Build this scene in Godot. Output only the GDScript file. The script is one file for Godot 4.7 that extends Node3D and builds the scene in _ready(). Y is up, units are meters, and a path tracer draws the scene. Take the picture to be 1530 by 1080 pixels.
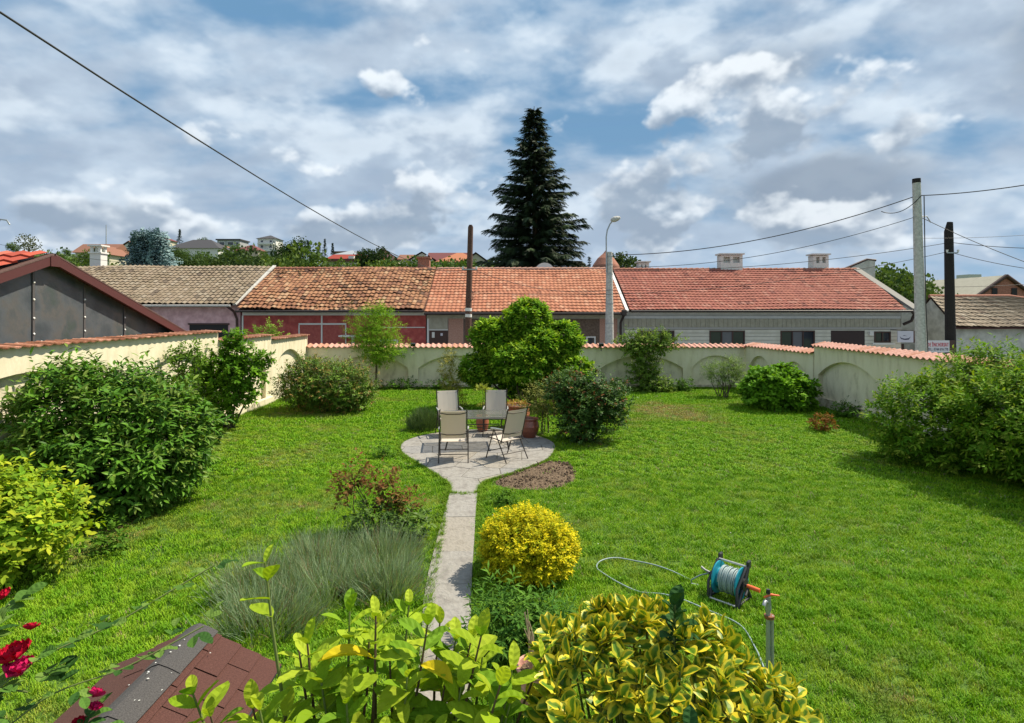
extends Node3D
# A walled garden seen from an upper window: lawn, patio set, shrubs, a row of tiled houses across the street, a hillside behind.
# Units are metres; the garden runs away along -z, x is to the right. D(x, y, d) is the point x to the right, y up, d metres down the garden.

const EYE := 3.1
var rng := RandomNumberGenerator.new()
var M := {}
var used := {}

func _ready() -> void:
	rng.seed = 4711
	set_camera()
	set_sky()
	set_sun()
	make_materials()
	build_ground()
	build_walls()
	build_street_houses()
	build_shed()
	build_right_houses()
	build_hillside()
	build_poles_and_wires()
	build_patio_set()
	build_garden_plants()
	build_foreground()
	build_grass()

func set_camera() -> void:
	var cam := Camera3D.new()
	cam.name = "camera"
	cam.projection = Camera3D.PROJECTION_FRUSTUM
	cam.near = 0.1
	cam.far = 2000.0
	cam.size = 0.1 * 1080.0 / 880.0
	cam.frustum_offset = Vector2(0.1 * 10.0 / 880.0, -0.1 * 77.0 / 880.0)
	cam.position = Vector3(0, EYE, 0)
	add_child(cam)
	cam.current = true

func set_sun() -> void:
	var sun := DirectionalLight3D.new()
	sun.name = "sun"
	sun.light_energy = 1.6
	sun.light_color = Color(1.0, 0.955, 0.87)
	sun.light_angular_distance = 0.5
	sun.shadow_enabled = true
	add_child(sun)
	sun.look_at_from_position(Vector3(0.54, 0.82, -0.22) * 50.0, Vector3.ZERO)

func set_sky() -> void:
	var w := WorldEnvironment.new()
	w.name = "environment"
	var e := Environment.new()
	e.background_mode = Environment.BG_SKY
	var sky := Sky.new()
	var pm := PanoramaSkyMaterial.new()
	pm.panorama = ImageTexture.create_from_image(sky_image())
	sky.sky_material = pm
	e.sky = sky
	e.background_energy_multiplier = 0.88
	e.tonemap_mode = Environment.TONE_MAPPER_LINEAR
	e.tonemap_exposure = 1.42
	e.sdfgi_enabled = true
	e.ssao_enabled = true
	e.ssil_enabled = true
	w.environment = e
	add_child(w)

# --- the sky: broken grey-white cloud sheets over blue, cumulus low down ---
const SW := 4096
const SH := 2048
var sky_rows := []
var n_big: FastNoiseLite
var n_mid: FastNoiseLite
var n_fine: FastNoiseLite
var n_cum: FastNoiseLite

func fbm(seed_: int, freq: float, oct: int, gain := 0.5) -> FastNoiseLite:
	var n := FastNoiseLite.new()
	n.seed = seed_
	n.noise_type = FastNoiseLite.TYPE_SIMPLEX_SMOOTH
	n.frequency = freq
	n.fractal_type = FastNoiseLite.FRACTAL_FBM
	n.fractal_octaves = oct
	n.fractal_gain = gain
	return n

func bump(az: float, el: float, a0: float, e0: float, ra: float, re: float) -> float:
	var u := (az - a0) / ra
	var v := (el - e0) / re
	return exp(-(u * u + v * v))

func sky_row(r: int) -> void:
	var out := PackedByteArray()
	out.resize(SW * 3)
	var el := (0.5 - (r + 0.5) / SH) * PI
	var sy := sin(el)
	var cy := cos(el)
	var eld := rad_to_deg(el)
	var wide := eld > 42.0   # high overhead: fewer distinct columns are needed there
	var step := 4 if wide else 1
	var inv := 1.0 / (sy + 0.30)
	var hor := exp(-eld / 8.0)
	var k := 0
	var i := 0
	while i < SW:
		var az := wrapf((i + 0.5) / SW * TAU, -PI, PI)
		var azd := rad_to_deg(az)
		var dx := sin(az)
		var dz := -cos(az)
		var px := dx * cy * inv * 1.5
		var pz := dz * cy * inv * 2.6
		var wx := n_big.get_noise_2d(px * 2.0 + 7.0, pz * 2.0) * 0.16
		var q1 := n_mid.get_noise_2d(px + wx, pz * 1.15 + wx)                       # cloud sheets
		var q2 := 0.4 * n_fine.get_noise_2d(px * 1.1 + wx, pz * 1.2 - wx) + 0.75 * n_fine.get_noise_3d(dx * 2.6, el * 5.2, dz * 2.6)   # flocculent detail
		var q3 := 0.4 * n_fine.get_noise_2d(px * 1.1 + wx, pz * 1.2 - wx) + 0.75 * n_fine.get_noise_3d(dx * 2.6 + 0.02, el * 5.2 + 0.10, dz * 2.6)  # the same a step towards the sun
		var big := n_big.get_noise_2d(px * 0.42 - 3.0, pz * 0.55 + 9.0)
		# cloud cover of the day: heavy grey masses to the right, blue gaps ahead
		var m1 := bump(azd, eld, 26.0, 10.5, 10.0, 5.0)
		var m2 := bump(azd, eld, 21.0, 22.0, 10.0, 3.4)
		var mass := m1 + 0.75 * m2 + 0.55 * bump(azd, eld, 41.0, 18.0, 5.0, 6.0) + 0.35 * bump(azd, eld, 9.0, 7.0, 7.0, 3.0)
		var gap := 0.95 * bump(azd, eld, 13.0, 17.5, 9.0, 2.6) + 0.45 * bump(azd, eld, 3.5, 14.0, 5.0, 4.5) + 0.55 * bump(azd, eld, -15.0, 18.5, 5.0, 2.5) + 0.75 * bump(azd, eld, -24.0, 25.5, 7.0, 1.8) + 0.55 * bump(azd, eld, 31.0, 24.8, 3.0, 1.0) + 0.5 * bump(azd, eld, 38.0, 13.5, 4.0, 1.5)
		var cover := 0.71 + q1 * 0.55 + q2 * 0.42 + big * 0.25 + mass * 0.30 - gap * 0.66
		var a := smoothstep(0.10, 0.82, cover)
		var shine := (q2 - q3) * 0.9
		var blue := Color(0.125, 0.262, 0.435).lerp(Color(0.30, 0.44, 0.585), clampf(hor * 1.1, 0.0, 1.0))
		var lit := Color(0.51, 0.605, 0.705)
		var grey := Color(0.315, 0.39, 0.49)
		var thick := clampf(0.50 + q1 * 0.35 + big * 0.5 - shine * 0.55 - q2 * 0.34 + mass * 0.42 + 0.10 * smoothstep(0.0, -30.0, azd), 0.0, 1.0)
		var cc := lit.lerp(grey, smoothstep(0.0, 1.0, thick))
		cc = cc.lerp(Color(0.36, 0.465, 0.60), clampf(hor * 0.85, 0.0, 0.7))
		var col := blue.lerp(cc, a * 0.95)
		# a layer of small puffs, and the grey body of the big cloud on the right
		var alto := n_cum.get_noise_3d(dx * 4.2 + 3.0, el * 8.5, dz * 4.2) + 0.28 * n_cum.get_noise_3d(dx * 17.0, el * 30.0, dz * 17.0)
		col = col.lerp(Color(0.65, 0.735, 0.81), 0.72 * smoothstep(0.0, 0.46, alto) * (0.35 + 0.65 * a) * (1.0 - 0.5 * hor))
		col = col.lerp(Color(0.31, 0.39, 0.50), 0.40 * smoothstep(0.0, 0.42, -alto) * a)
		var body := clampf(1.25 * bump(azd, eld, 28.0, 9.6, 8.5, 3.6) + 0.75 * bump(azd, eld, 23.0, 20.5, 9.0, 1.9) + 0.7 * bump(azd, eld, 42.5, 18.0, 3.5, 5.0) + 0.45 * bump(azd, eld, 14.0, 13.0, 6.0, 2.0) + alto * 0.5 - 0.12, 0.0, 1.0)
		col = col.lerp(Color(0.235, 0.295, 0.375), 0.86 * smoothstep(0.1, 0.85, body))
		# cumulus: heaps with a lit upper edge and a grey foot
		if eld < 26.0:
			var c1 := n_cum.get_noise_3d(dx * 4.4, el * 7.5, dz * 4.4)
			var c2 := n_cum.get_noise_3d(dx * 4.4 + 0.05, el * 7.5 + 0.20, dz * 4.4)
			var low := 0.22 * exp(-pow((eld - 6.6) / 2.4, 2.0)) + 0.34 * (bump(azd, eld, -29.0, 7.2, 4.0, 1.7) + bump(azd, eld, -14.5, 7.0, 5.0, 2.0) + bump(azd, eld, -7.0, 7.6, 3.4, 1.8) + bump(azd, eld, -39.0, 7.4, 3.0, 1.0)) + 0.50 * m1 + 0.36 * m2 + 0.30 * bump(azd, eld, 30.0, 14.5, 8.0, 1.6) + 0.40 * bump(azd, eld, 12.5, 9.6, 6.0, 3.2)
			var puff := n_cum.get_noise_3d(dx * 19.0, el * 24.0, dz * 19.0) * 0.20
			var puff2 := n_cum.get_noise_3d(dx * 19.0 + 0.09, el * 24.0 + 0.34, dz * 19.0) * 0.20
			var f := c1 * 0.85 + low + puff
			var f2 := c2 * 0.85 + low + puff2
			var cu := smoothstep(0.27, 0.50, f)
			if cu > 0.0:
				var rim := smoothstep(0.62, 0.34, f)
				var cl := clampf(0.26 + (f - f2) * 1.7 + rim * 0.34 - m1 * 0.12, 0.0, 1.0)
				var cuc := Color(0.25, 0.315, 0.40).lerp(Color(0.80, 0.85, 0.885), smoothstep(0.15, 1.0, cl))
				col = col.lerp(cuc, cu * (0.82 - 0.25 * hor))
		col = col.linear_to_srgb()
		var br := clampi(int(col.r * 255.0 + 0.5), 0, 255)
		var bg := clampi(int(col.g * 255.0 + 0.5), 0, 255)
		var bb := clampi(int(col.b * 255.0 + 0.5), 0, 255)
		var run := mini(step if absf(azd) < 62.0 else 4, SW - i)   # coarser behind the window, the same clouds
		for j in run:
			out[k] = br
			out[k + 1] = bg
			out[k + 2] = bb
			k += 3
		i += run
	sky_rows[r] = out

func sky_image() -> Image:
	n_big = fbm(11, 0.55, 3)
	n_mid = fbm(23, 0.95, 6, 0.52)
	n_fine = fbm(5, 2.3, 6, 0.52)
	n_cum = fbm(37, 1.0, 6, 0.5)
	sky_rows.resize(SH)
	var half := SH / 2
	var job := WorkerThreadPool.add_group_task(sky_row, half)
	WorkerThreadPool.wait_for_group_task_completion(job)
	var foot := PackedByteArray()
	foot.resize(SW * 3)
	for i in SW:
		foot[i * 3] = 105
		foot[i * 3 + 1] = 112
		foot[i * 3 + 2] = 104
	var data := PackedByteArray()
	for r in SH:
		data.append_array(sky_rows[r] if r < half else foot)
	sky_rows.clear()
	return Image.create_from_data(SW, SH, false, Image.FORMAT_RGB8, data)

# ---------------------------------------------------------------- helpers
func D(x: float, y: float, d: float) -> Vector3:
	return Vector3(x, y, -d)

class MB:
	var v := PackedVector3Array()
	var n := PackedVector3Array()
	var c := PackedColorArray()
	var uv := PackedVector2Array()
	var tint := Color.WHITE
	func tri(a: Vector3, b: Vector3, d: Vector3, na: Vector3, nb: Vector3, nd: Vector3) -> void:
		var g := (b - a).cross(d - a)
		if g.dot(na + nb + nd) < 0.0:
			v.append(a); v.append(b); v.append(d)
			n.append(na); n.append(nb); n.append(nd)
		else:
			v.append(a); v.append(d); v.append(b)
			n.append(na); n.append(nd); n.append(nb)
		for k in 3:
			c.append(tint)
			uv.append(Vector2.ZERO)
	func face(a: Vector3, b: Vector3, d: Vector3) -> void:   # counter-clockwise seen from its front
		var g := (b - a).cross(d - a).normalized()
		tri(a, b, d, g, g, g)
	func quad(a: Vector3, b: Vector3, d: Vector3, e: Vector3) -> void:
		face(a, b, d)
		face(a, d, e)
	func box(at: Vector3, size: Vector3, turn := Basis()) -> void:
		var h := size * 0.5
		var p := []
		for i in 8:
			p.append(at + turn * Vector3(h.x if i & 1 else -h.x, h.y if i & 2 else -h.y, h.z if i & 4 else -h.z))
		quad(p[4], p[5], p[7], p[6])
		quad(p[1], p[0], p[2], p[3])
		quad(p[5], p[1], p[3], p[7])
		quad(p[0], p[4], p[6], p[2])
		quad(p[6], p[7], p[3], p[2])
		quad(p[0], p[1], p[5], p[4])
	func bevel_box(at: Vector3, size: Vector3, b: float, turn := Basis()) -> void:
		var h := size * 0.5
		var q := func(x: float, y: float, z: float) -> Vector3: return at + turn * Vector3(x, y, z)
		var X := h.x; var Y := h.y; var Z := h.z
		var x := X - b; var y := Y - b; var z := Z - b
		for s in [-1.0, 1.0]:
			for f in [[q.call(s * X, -y, -z), q.call(s * X, y, -z), q.call(s * X, y, z), q.call(s * X, -y, z)], [q.call(-x, s * Y, -z), q.call(-x, s * Y, z), q.call(x, s * Y, z), q.call(x, s * Y, -z)], [q.call(-x, -y, s * Z), q.call(x, -y, s * Z), q.call(x, y, s * Z), q.call(-x, y, s * Z)]]:
				if s > 0: quad(f[0], f[1], f[2], f[3])
				else: quad(f[3], f[2], f[1], f[0])
			for t in [-1.0, 1.0]:
				var m := (at + turn * Vector3.ZERO)
				for f in [[q.call(s * X, t * y, -z), q.call(s * x, t * Y, -z), q.call(s * x, t * Y, z), q.call(s * X, t * y, z)], [q.call(s * X, -y, t * z), q.call(s * x, -y, t * Z), q.call(s * x, y, t * Z), q.call(s * X, y, t * z)], [q.call(-x, s * Y, t * z), q.call(-x, s * y, t * Z), q.call(x, s * y, t * Z), q.call(x, s * Y, t * z)]]:
					var g: Vector3 = (f[1] - f[0]).cross(f[2] - f[0])
					if g.dot((f[0] + f[2]) * 0.5 - m) > 0.0: quad(f[0], f[1], f[2], f[3])
					else: quad(f[3], f[2], f[1], f[0])
				for u in [-1.0, 1.0]:
					var a1: Vector3 = q.call(s * X, t * y, u * z)
					var b1: Vector3 = q.call(s * x, t * Y, u * z)
					var c1: Vector3 = q.call(s * x, t * y, u * Z)
					var g1 := (b1 - a1).cross(c1 - a1)
					if g1.dot(a1 - m) > 0.0: face(a1, b1, c1)
					else: face(a1, c1, b1)
	func prism(poly: PackedVector2Array, t: Transform3D, depth: float) -> void:   # a polygon in t's xy plane, thickened along +z
		var p := poly
		if Geometry2D.is_polygon_clockwise(p):
			p = p.duplicate()
			p.reverse()
		var idx := Geometry2D.triangulate_polygon(p)
		var up := t.basis.z.normalized()
		for i in range(0, idx.size(), 3):
			var a := Vector3(p[idx[i]].x, p[idx[i]].y, depth)
			var b := Vector3(p[idx[i + 1]].x, p[idx[i + 1]].y, depth)
			var d := Vector3(p[idx[i + 2]].x, p[idx[i + 2]].y, depth)
			tri(t * a, t * b, t * d, up, up, up)
			a.z = 0.0; b.z = 0.0; d.z = 0.0
			tri(t * a, t * b, t * d, -up, -up, -up)
		for i in p.size():
			var a := p[i]
			var b := p[(i + 1) % p.size()]
			var side := (t.basis * Vector3(b.y - a.y, a.x - b.x, 0)).normalized()
			var q0 := t * Vector3(a.x, a.y, 0)
			var q1 := t * Vector3(b.x, b.y, 0)
			var q2 := t * Vector3(b.x, b.y, depth)
			var q3 := t * Vector3(a.x, a.y, depth)
			tri(q0, q1, q2, side, side, side)
			tri(q0, q2, q3, side, side, side)
	func tube(pts: Array, radii: Array, sides := 8, caps := true) -> void:
		var rings := []
		var last := pts.size() - 1
		var ref := Vector3.UP
		for i in pts.size():
			var dir: Vector3 = (pts[mini(i + 1, last)] - pts[maxi(i - 1, 0)]).normalized()
			if absf(dir.dot(ref)) > 0.95:
				ref = Vector3.RIGHT if absf(dir.x) < 0.9 else Vector3.FORWARD
			var s := dir.cross(ref).normalized()
			var u := s.cross(dir)
			ref = u
			var ring := []
			var r: float = radii[mini(i, radii.size() - 1)]
			for k in sides:
				var a := TAU * k / sides
				var o := s * cos(a) + u * sin(a)
				ring.append([pts[i] + o * r, o])
			rings.append(ring)
		for i in last:
			for k in sides:
				var a = rings[i][k]; var b = rings[i][(k + 1) % sides]; var d = rings[i + 1][(k + 1) % sides]; var e = rings[i + 1][k]
				tri(a[0], b[0], d[0], a[1], b[1], d[1])
				tri(a[0], d[0], e[0], a[1], d[1], e[1])
		if caps:
			for end in [0, last]:
				var dir: Vector3 = (pts[0] - pts[1]).normalized() if end == 0 else (pts[last] - pts[last - 1]).normalized()
				for k in sides:
					tri(pts[end], rings[end][k][0], rings[end][(k + 1) % sides][0], dir, dir, dir)
	func lathe(profile: Array, at: Vector3, sides := 20, turn := Basis()) -> void:   # profile of Vector2(radius, height) from the foot up
		for i in profile.size() - 1:
			var p: Vector2 = profile[i]
			var q: Vector2 = profile[i + 1]
			var t := q - p
			var nr := Vector2(t.y, -t.x).normalized()
			for k in sides:
				var a := TAU * k / sides
				var b := TAU * (k + 1) / sides
				var ra := Vector3(cos(a), 0, sin(a))
				var rb := Vector3(cos(b), 0, sin(b))
				var na := turn * (ra * nr.x + Vector3.UP * nr.y)
				var nb := turn * (rb * nr.x + Vector3.UP * nr.y)
				var p0 := at + turn * (ra * p.x + Vector3.UP * p.y)
				var p1 := at + turn * (rb * p.x + Vector3.UP * p.y)
				var q0 := at + turn * (ra * q.x + Vector3.UP * q.y)
				var q1 := at + turn * (rb * q.x + Vector3.UP * q.y)
				if p.x > 1e-5: tri(p0, p1, q1, na, nb, nb)
				if q.x > 1e-5: tri(p0, q1, q0, na, nb, na)
	func mesh() -> ArrayMesh:
		var arr := []
		arr.resize(Mesh.ARRAY_MAX)
		arr[Mesh.ARRAY_VERTEX] = v
		arr[Mesh.ARRAY_NORMAL] = n
		arr[Mesh.ARRAY_COLOR] = c
		arr[Mesh.ARRAY_TEX_UV] = uv
		var m := ArrayMesh.new()
		m.add_surface_from_arrays(Mesh.PRIMITIVE_TRIANGLES, arr)
		return m

func free_name(called: String) -> String:
	var k: int = used.get(called, -1) + 1
	used[called] = k
	return called if k == 0 else "%s_%03d" % [called, k]

func thing(called: String, label: String, category: String, at := Vector3.ZERO, turn := 0.0, group := "") -> Node3D:
	var o := Node3D.new()
	o.name = free_name(called)
	o.position = at
	o.rotation.y = turn
	add_child(o)
	tag(o, label, category, group)
	return o

func tag(o: Node, label: String, category: String, group := "") -> void:
	o.set_meta("label", label)
	o.set_meta("category", category)
	if group:
		o.set_meta("group", group)

func part(called: String, mesh: Mesh, m: Material, parent: Node, at := Transform3D()) -> MeshInstance3D:
	var o := MeshInstance3D.new()
	if parent == self:
		o.name = free_name(called)
	else:
		var key := str(parent.get_instance_id()) + "/" + called
		var k: int = used.get(key, -1) + 1
		used[key] = k
		o.name = called if k == 0 else "%s_%03d" % [called, k]
	o.mesh = mesh
	o.material_override = m
	o.transform = at
	parent.add_child(o)
	return o

func structure(called: String, mesh: Mesh, m: Material, at := Transform3D()) -> MeshInstance3D:
	var o := part(called, mesh, m, self, at)
	o.set_meta("kind", "structure")
	return o

func copy(o: Node3D, at: Vector3, turn: float, label: String, size := 1.0) -> Node3D:
	var r: Node3D = o.duplicate()
	r.name = free_name(str(o.name).get_slice("_0", 0))
	add_child(r)
	r.position = at
	r.rotation.y = turn
	r.scale = Vector3.ONE * size
	r.set_meta("label", label)
	return r

func bx(size: Vector3, at := Vector3.ZERO, turn := Basis()) -> ArrayMesh:
	var m := MB.new()
	m.box(at, size, turn)
	return m.mesh()

func tb(pts: Array, radii: Array, sides := 8) -> ArrayMesh:
	var m := MB.new()
	m.tube(pts, radii, sides)
	return m.mesh()

# ---------------------------------------------------------------- materials
func lin(r: float, g: float, b: float) -> Color:
	return Color(r, g, b).linear_to_srgb()

func plain(called: String, c: Color, rough := 0.8, metal := 0.0) -> StandardMaterial3D:   # c is a linear, real-world base colour
	var m := StandardMaterial3D.new()
	m.resource_name = called
	m.albedo_color = c.linear_to_srgb()
	m.roughness = rough
	m.metallic = metal
	M[called] = m
	return m

func noise_tex(seed_: int, freq: float, oct: int, ramp: Gradient, size := 512, as_normal := false, strength := 4.0) -> NoiseTexture2D:
	var t := NoiseTexture2D.new()
	t.width = size
	t.height = size
	t.seamless = true
	t.noise = fbm(seed_, freq, oct, 0.55)
	t.generate_mipmaps = false
	if as_normal:
		t.as_normal_map = true
		t.bump_strength = strength
	elif ramp:
		t.color_ramp = ramp
	return t

func ramp(cols: Array) -> Gradient:
	var g := Gradient.new()
	g.offsets = PackedFloat32Array(cols.map(func(c): return c[0]))
	g.colors = PackedColorArray(cols.map(func(c): return (c[1] as Color).linear_to_srgb()))
	return g

# a surface mottled between linear colours; the picture repeats every `metres`, a second layer breaks the repeat
func mottled(called: String, cols: Array, metres: float, freq: float, rough := 0.9, bump := 0.0, seed_ := 1, tall := 1.0) -> StandardMaterial3D:
	var m := plain(called, Color.WHITE, rough)
	m.albedo_texture = noise_tex(seed_, freq, 5, ramp(cols))
	m.uv1_triplanar = true
	m.uv1_world_triplanar = true
	m.uv1_scale = Vector3(1.0, 1.0 / tall, 1.0) / metres
	if bump > 0.0:
		m.normal_enabled = true
		m.normal_texture = noise_tex(seed_ + 50, freq * 3.0, 4, null, 512, true, bump)
	return m

func tinted(called: String, rough := 0.85) -> StandardMaterial3D:   # takes its colour from the vertices
	var m := plain(called, Color.WHITE, rough)
	m.vertex_color_use_as_albedo = true
	return m

func leafy(called: String, through: float, rough := 0.5, spec := 0.4) -> StandardMaterial3D:
	var m := tinted(called, rough)
	m.metallic_specular = spec
	m.backlight_enabled = true
	m.backlight = Color(through, through, through * 0.6)
	return m

func make_materials() -> void:
	leafy("leaf", 0.8, 0.6, 0.2)
	leafy("glossy_leaf", 0.6, 0.45, 0.26)
	leafy("needle", 0.25, 0.6, 0.3)
	leafy("grass", 0.65, 0.6, 0.25)
	leafy("petal", 0.6, 0.5, 0.3)
	mottled("bark", [[0.2, Color(0.05, 0.036, 0.025)], [0.5, Color(0.12, 0.09, 0.065)], [0.8, Color(0.2, 0.16, 0.12)]], 0.6, 0.03, 0.95, 6.0, 3)
	plain("twig", Color(0.10, 0.062, 0.035), 0.8)
	plain("green_twig", Color(0.13, 0.17, 0.04), 0.7)
	mottled("soil", [[0.25, Color(0.06, 0.038, 0.022)], [0.5, Color(0.145, 0.098, 0.058)], [0.75, Color(0.24, 0.175, 0.11)]], 0.9, 0.035, 1.0, 10.0, 5)
	mottled("turf", [[0.25, Color(0.05, 0.115, 0.008)], [0.5, Color(0.075, 0.155, 0.010)], [0.75, Color(0.10, 0.185, 0.015)]], 1.1, 0.03, 1.0, 8.0, 6)
	mottled("field", [[0.25, Color(0.03, 0.065, 0.014)], [0.5, Color(0.07, 0.12, 0.025)], [0.8, Color(0.13, 0.16, 0.045)]], 40.0, 0.02, 1.0, 0.0, 7)
	mottled("asphalt", [[0.2, Color(0.035, 0.035, 0.036)], [0.8, Color(0.075, 0.074, 0.07)]], 2.0, 0.05, 0.95, 4.0, 8)
	mottled("flagstone", [[0.2, Color(0.21, 0.197, 0.181)], [0.45, Color(0.252, 0.239, 0.218)], [0.62, Color(0.281, 0.269, 0.248)], [0.85, Color(0.235, 0.223, 0.206)]], 1.7, 0.012, 0.9, 3.0, 9)
	mottled("flagstone_warm", [[0.2, Color(0.221, 0.201, 0.168)], [0.5, Color(0.283, 0.258, 0.221)], [0.85, Color(0.246, 0.226, 0.193)]], 1.9, 0.014, 0.9, 3.0, 10)
	mottled("flagstone_grey", [[0.2, Color(0.189, 0.184, 0.18)], [0.5, Color(0.248, 0.241, 0.232)], [0.85, Color(0.216, 0.21, 0.203)]], 1.5, 0.013, 0.9, 3.0, 12)
	mottled("mortar", [[0.2, Color(0.10, 0.092, 0.075)], [0.8, Color(0.19, 0.175, 0.145)]], 0.7, 0.04, 1.0, 6.0, 11)
	mottled("wall_cream", [[0.12, Color(0.594, 0.535, 0.373)], [0.34, Color(0.693, 0.631, 0.451)], [0.55, Color(0.726, 0.663, 0.48)], [0.8, Color(0.748, 0.684, 0.509)]], 1.9, 0.010, 0.92, 0.7, 13, 4.0)
	mottled("wall_recess", [[0.14, Color(0.55, 0.493, 0.349)], [0.36, Color(0.682, 0.62, 0.456)], [0.6, Color(0.732, 0.668, 0.495)], [0.8, Color(0.759, 0.694, 0.524)]], 2.1, 0.011, 0.92, 0.7, 14, 2.0)
	mottled("plinth", [[0.2, Color(0.396, 0.318, 0.213)], [0.45, Color(0.55, 0.488, 0.359)], [0.75, Color(0.682, 0.625, 0.485)]], 1.8, 0.014, 0.95, 3.0, 15)
	mottled("coping_clay", [[0.2, Color(0.34, 0.15, 0.09)], [0.5, Color(0.47, 0.215, 0.14)], [0.8, Color(0.55, 0.30, 0.22)]], 0.8, 0.02, 0.85, 2.0, 16)
	mottled("coping_clay_pale", [[0.2, Color(0.42, 0.20, 0.15)], [0.5, Color(0.54, 0.28, 0.215)], [0.8, Color(0.62, 0.38, 0.31)]], 0.8, 0.02, 0.85, 2.0, 17)
	mottled("coping_brown", [[0.2, Color(0.184, 0.0646, 0.0306)], [0.5, Color(0.272, 0.106, 0.0544)], [0.8, Color(0.313, 0.15, 0.0888)]], 0.8, 0.02, 0.85, 2.0, 18)
	tinted("roof_tile", 0.9)
	plain("gutter_dark", Color(0.035, 0.024, 0.022), 0.5)
	plain("void", Color(0.012, 0.011, 0.012), 0.7)
	var g := plain("window_glass", Color(0.03, 0.035, 0.045), 0.08)
	g.metallic_specular = 0.6
	mottled("render_pink", [[0.2, Color(0.583, 0.348, 0.365)], [0.6, Color(0.713, 0.445, 0.462)], [0.85, Color(0.778, 0.518, 0.535)]], 3.0, 0.012, 0.95, 1.0, 20)
	mottled("render_red", [[0.2, Color(0.325, 0.0625, 0.0562)], [0.6, Color(0.425, 0.0875, 0.075)], [0.85, Color(0.463, 0.125, 0.106)]], 3.0, 0.012, 0.95, 1.0, 21)
	mottled("render_grey", [[0.2, Color(0.40, 0.40, 0.35)], [0.55, Color(0.52, 0.52, 0.46)], [0.85, Color(0.59, 0.59, 0.53)]], 3.4, 0.010, 0.95, 1.5, 22)
	mottled("siding", [[0.2, Color(0.585, 0.565, 0.47)], [0.8, Color(0.655, 0.635, 0.545)]], 2.6, 0.008, 0.85, 0.0, 23)
	mottled("siding_pale", [[0.2, Color(0.56, 0.575, 0.59)], [0.8, Color(0.63, 0.645, 0.66)]], 2.6, 0.008, 0.8, 0.0, 24)
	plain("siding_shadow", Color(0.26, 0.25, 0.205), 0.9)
	mottled("siding_olive", [[0.2, Color(0.34, 0.325, 0.255)], [0.8, Color(0.42, 0.40, 0.32)]], 2.2, 0.01, 0.85, 0.0, 25)
	plain("trim_white", Color(0.68, 0.67, 0.64), 0.7)
	plain("trim_grey", Color(0.42, 0.41, 0.39), 0.7)
	plain("dark_brown", Color(0.06, 0.028, 0.022), 0.6)
	plain("red_brown", Color(0.085, 0.022, 0.021), 0.6)
	mottled("brick", [[0.2, Color(0.24, 0.09, 0.06)], [0.5, Color(0.36, 0.15, 0.10)], [0.8, Color(0.42, 0.22, 0.16)]], 1.1, 0.03, 0.95, 3.0, 26)
	mottled("brick_pale", [[0.2, Color(0.36, 0.19, 0.14)], [0.5, Color(0.45, 0.25, 0.19)], [0.8, Color(0.50, 0.31, 0.25)]], 1.1, 0.03, 0.95, 2.0, 27)
	mottled("concrete", [[0.2, Color(0.374, 0.369, 0.341)], [0.6, Color(0.517, 0.512, 0.484)], [0.85, Color(0.594, 0.583, 0.55)]], 1.6, 0.02, 0.9, 0.6, 28)
	mottled("pole_wood", [[0.2, Color(0.05, 0.025, 0.018)], [0.5, Color(0.105, 0.055, 0.04)], [0.8, Color(0.16, 0.09, 0.065)]], 0.9, 0.03, 0.95, 5.0, 29)
	mottled("tarred_wood", [[0.2, Color(0.010, 0.008, 0.008)], [0.8, Color(0.03, 0.024, 0.022)]], 0.8, 0.03, 0.9, 4.0, 30)
	plain("wire", Color(0.02, 0.02, 0.022), 0.6)
	plain("chair_frame", Color(0.035, 0.028, 0.024), 0.42, 0.3)
	var sl := plain("sling", Color(0.60, 0.56, 0.50), 0.85)
	sl.backlight_enabled = true
	sl.backlight = Color(0.75, 0.68, 0.58)
	plain("pale_metal", Color(0.55, 0.55, 0.53), 0.4, 0.6)
	mottled("terracotta", [[0.2, Color(0.30, 0.085, 0.04)], [0.6, Color(0.40, 0.13, 0.065)], [0.85, Color(0.48, 0.20, 0.12)]], 0.5, 0.02, 0.7, 1.0, 31)
	var gz := mottled("glazed_pot", [[0.2, Color(0.19, 0.052, 0.03)], [0.6, Color(0.26, 0.075, 0.04)], [0.85, Color(0.33, 0.12, 0.07)]], 0.5, 0.02, 0.32, 0.0, 32)
	gz.clearcoat_enabled = true
	gz.clearcoat = 0.5
	mottled("felt_red", [[0.2, Color(0.0613, 0.0226, 0.0169)], [0.5, Color(0.0897, 0.0339, 0.0255)], [0.8, Color(0.118, 0.0495, 0.0377)]], 0.35, 0.06, 0.95, 6.0, 33)
	mottled("felt_grey", [[0.2, Color(0.0428, 0.0404, 0.0404)], [0.5, Color(0.0704, 0.0661, 0.0649)], [0.8, Color(0.104, 0.0978, 0.0952)]], 0.3, 0.06, 0.95, 6.0, 34)
	plain("black_plastic", Color(0.02, 0.022, 0.026), 0.45)
	plain("grey_plastic", Color(0.30, 0.31, 0.33), 0.45)
	plain("teal_plastic", Color(0.012, 0.26, 0.36), 0.4)
	plain("orange_plastic", Color(0.72, 0.13, 0.03), 0.5)
	plain("hose_grey", Color(0.27, 0.35, 0.36), 0.5)
	plain("galvanised", Color(0.36, 0.38, 0.39), 0.42, 0.55)
	plain("old_brass", Color(0.25, 0.10, 0.05), 0.5, 0.4)
	plain("petal_white", Color(0.8, 0.8, 0.76), 0.7)
	plain("sign_white", Color(0.62, 0.60, 0.66), 0.6)
	plain("sign_red", Color(0.45, 0.02, 0.05), 0.6)
	mottled("plain_red", [[0.2, Color(0.32, 0.065, 0.055)], [0.8, Color(0.40, 0.10, 0.08)]], 2.0, 0.02, 0.8, 0.0, 35)
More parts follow.
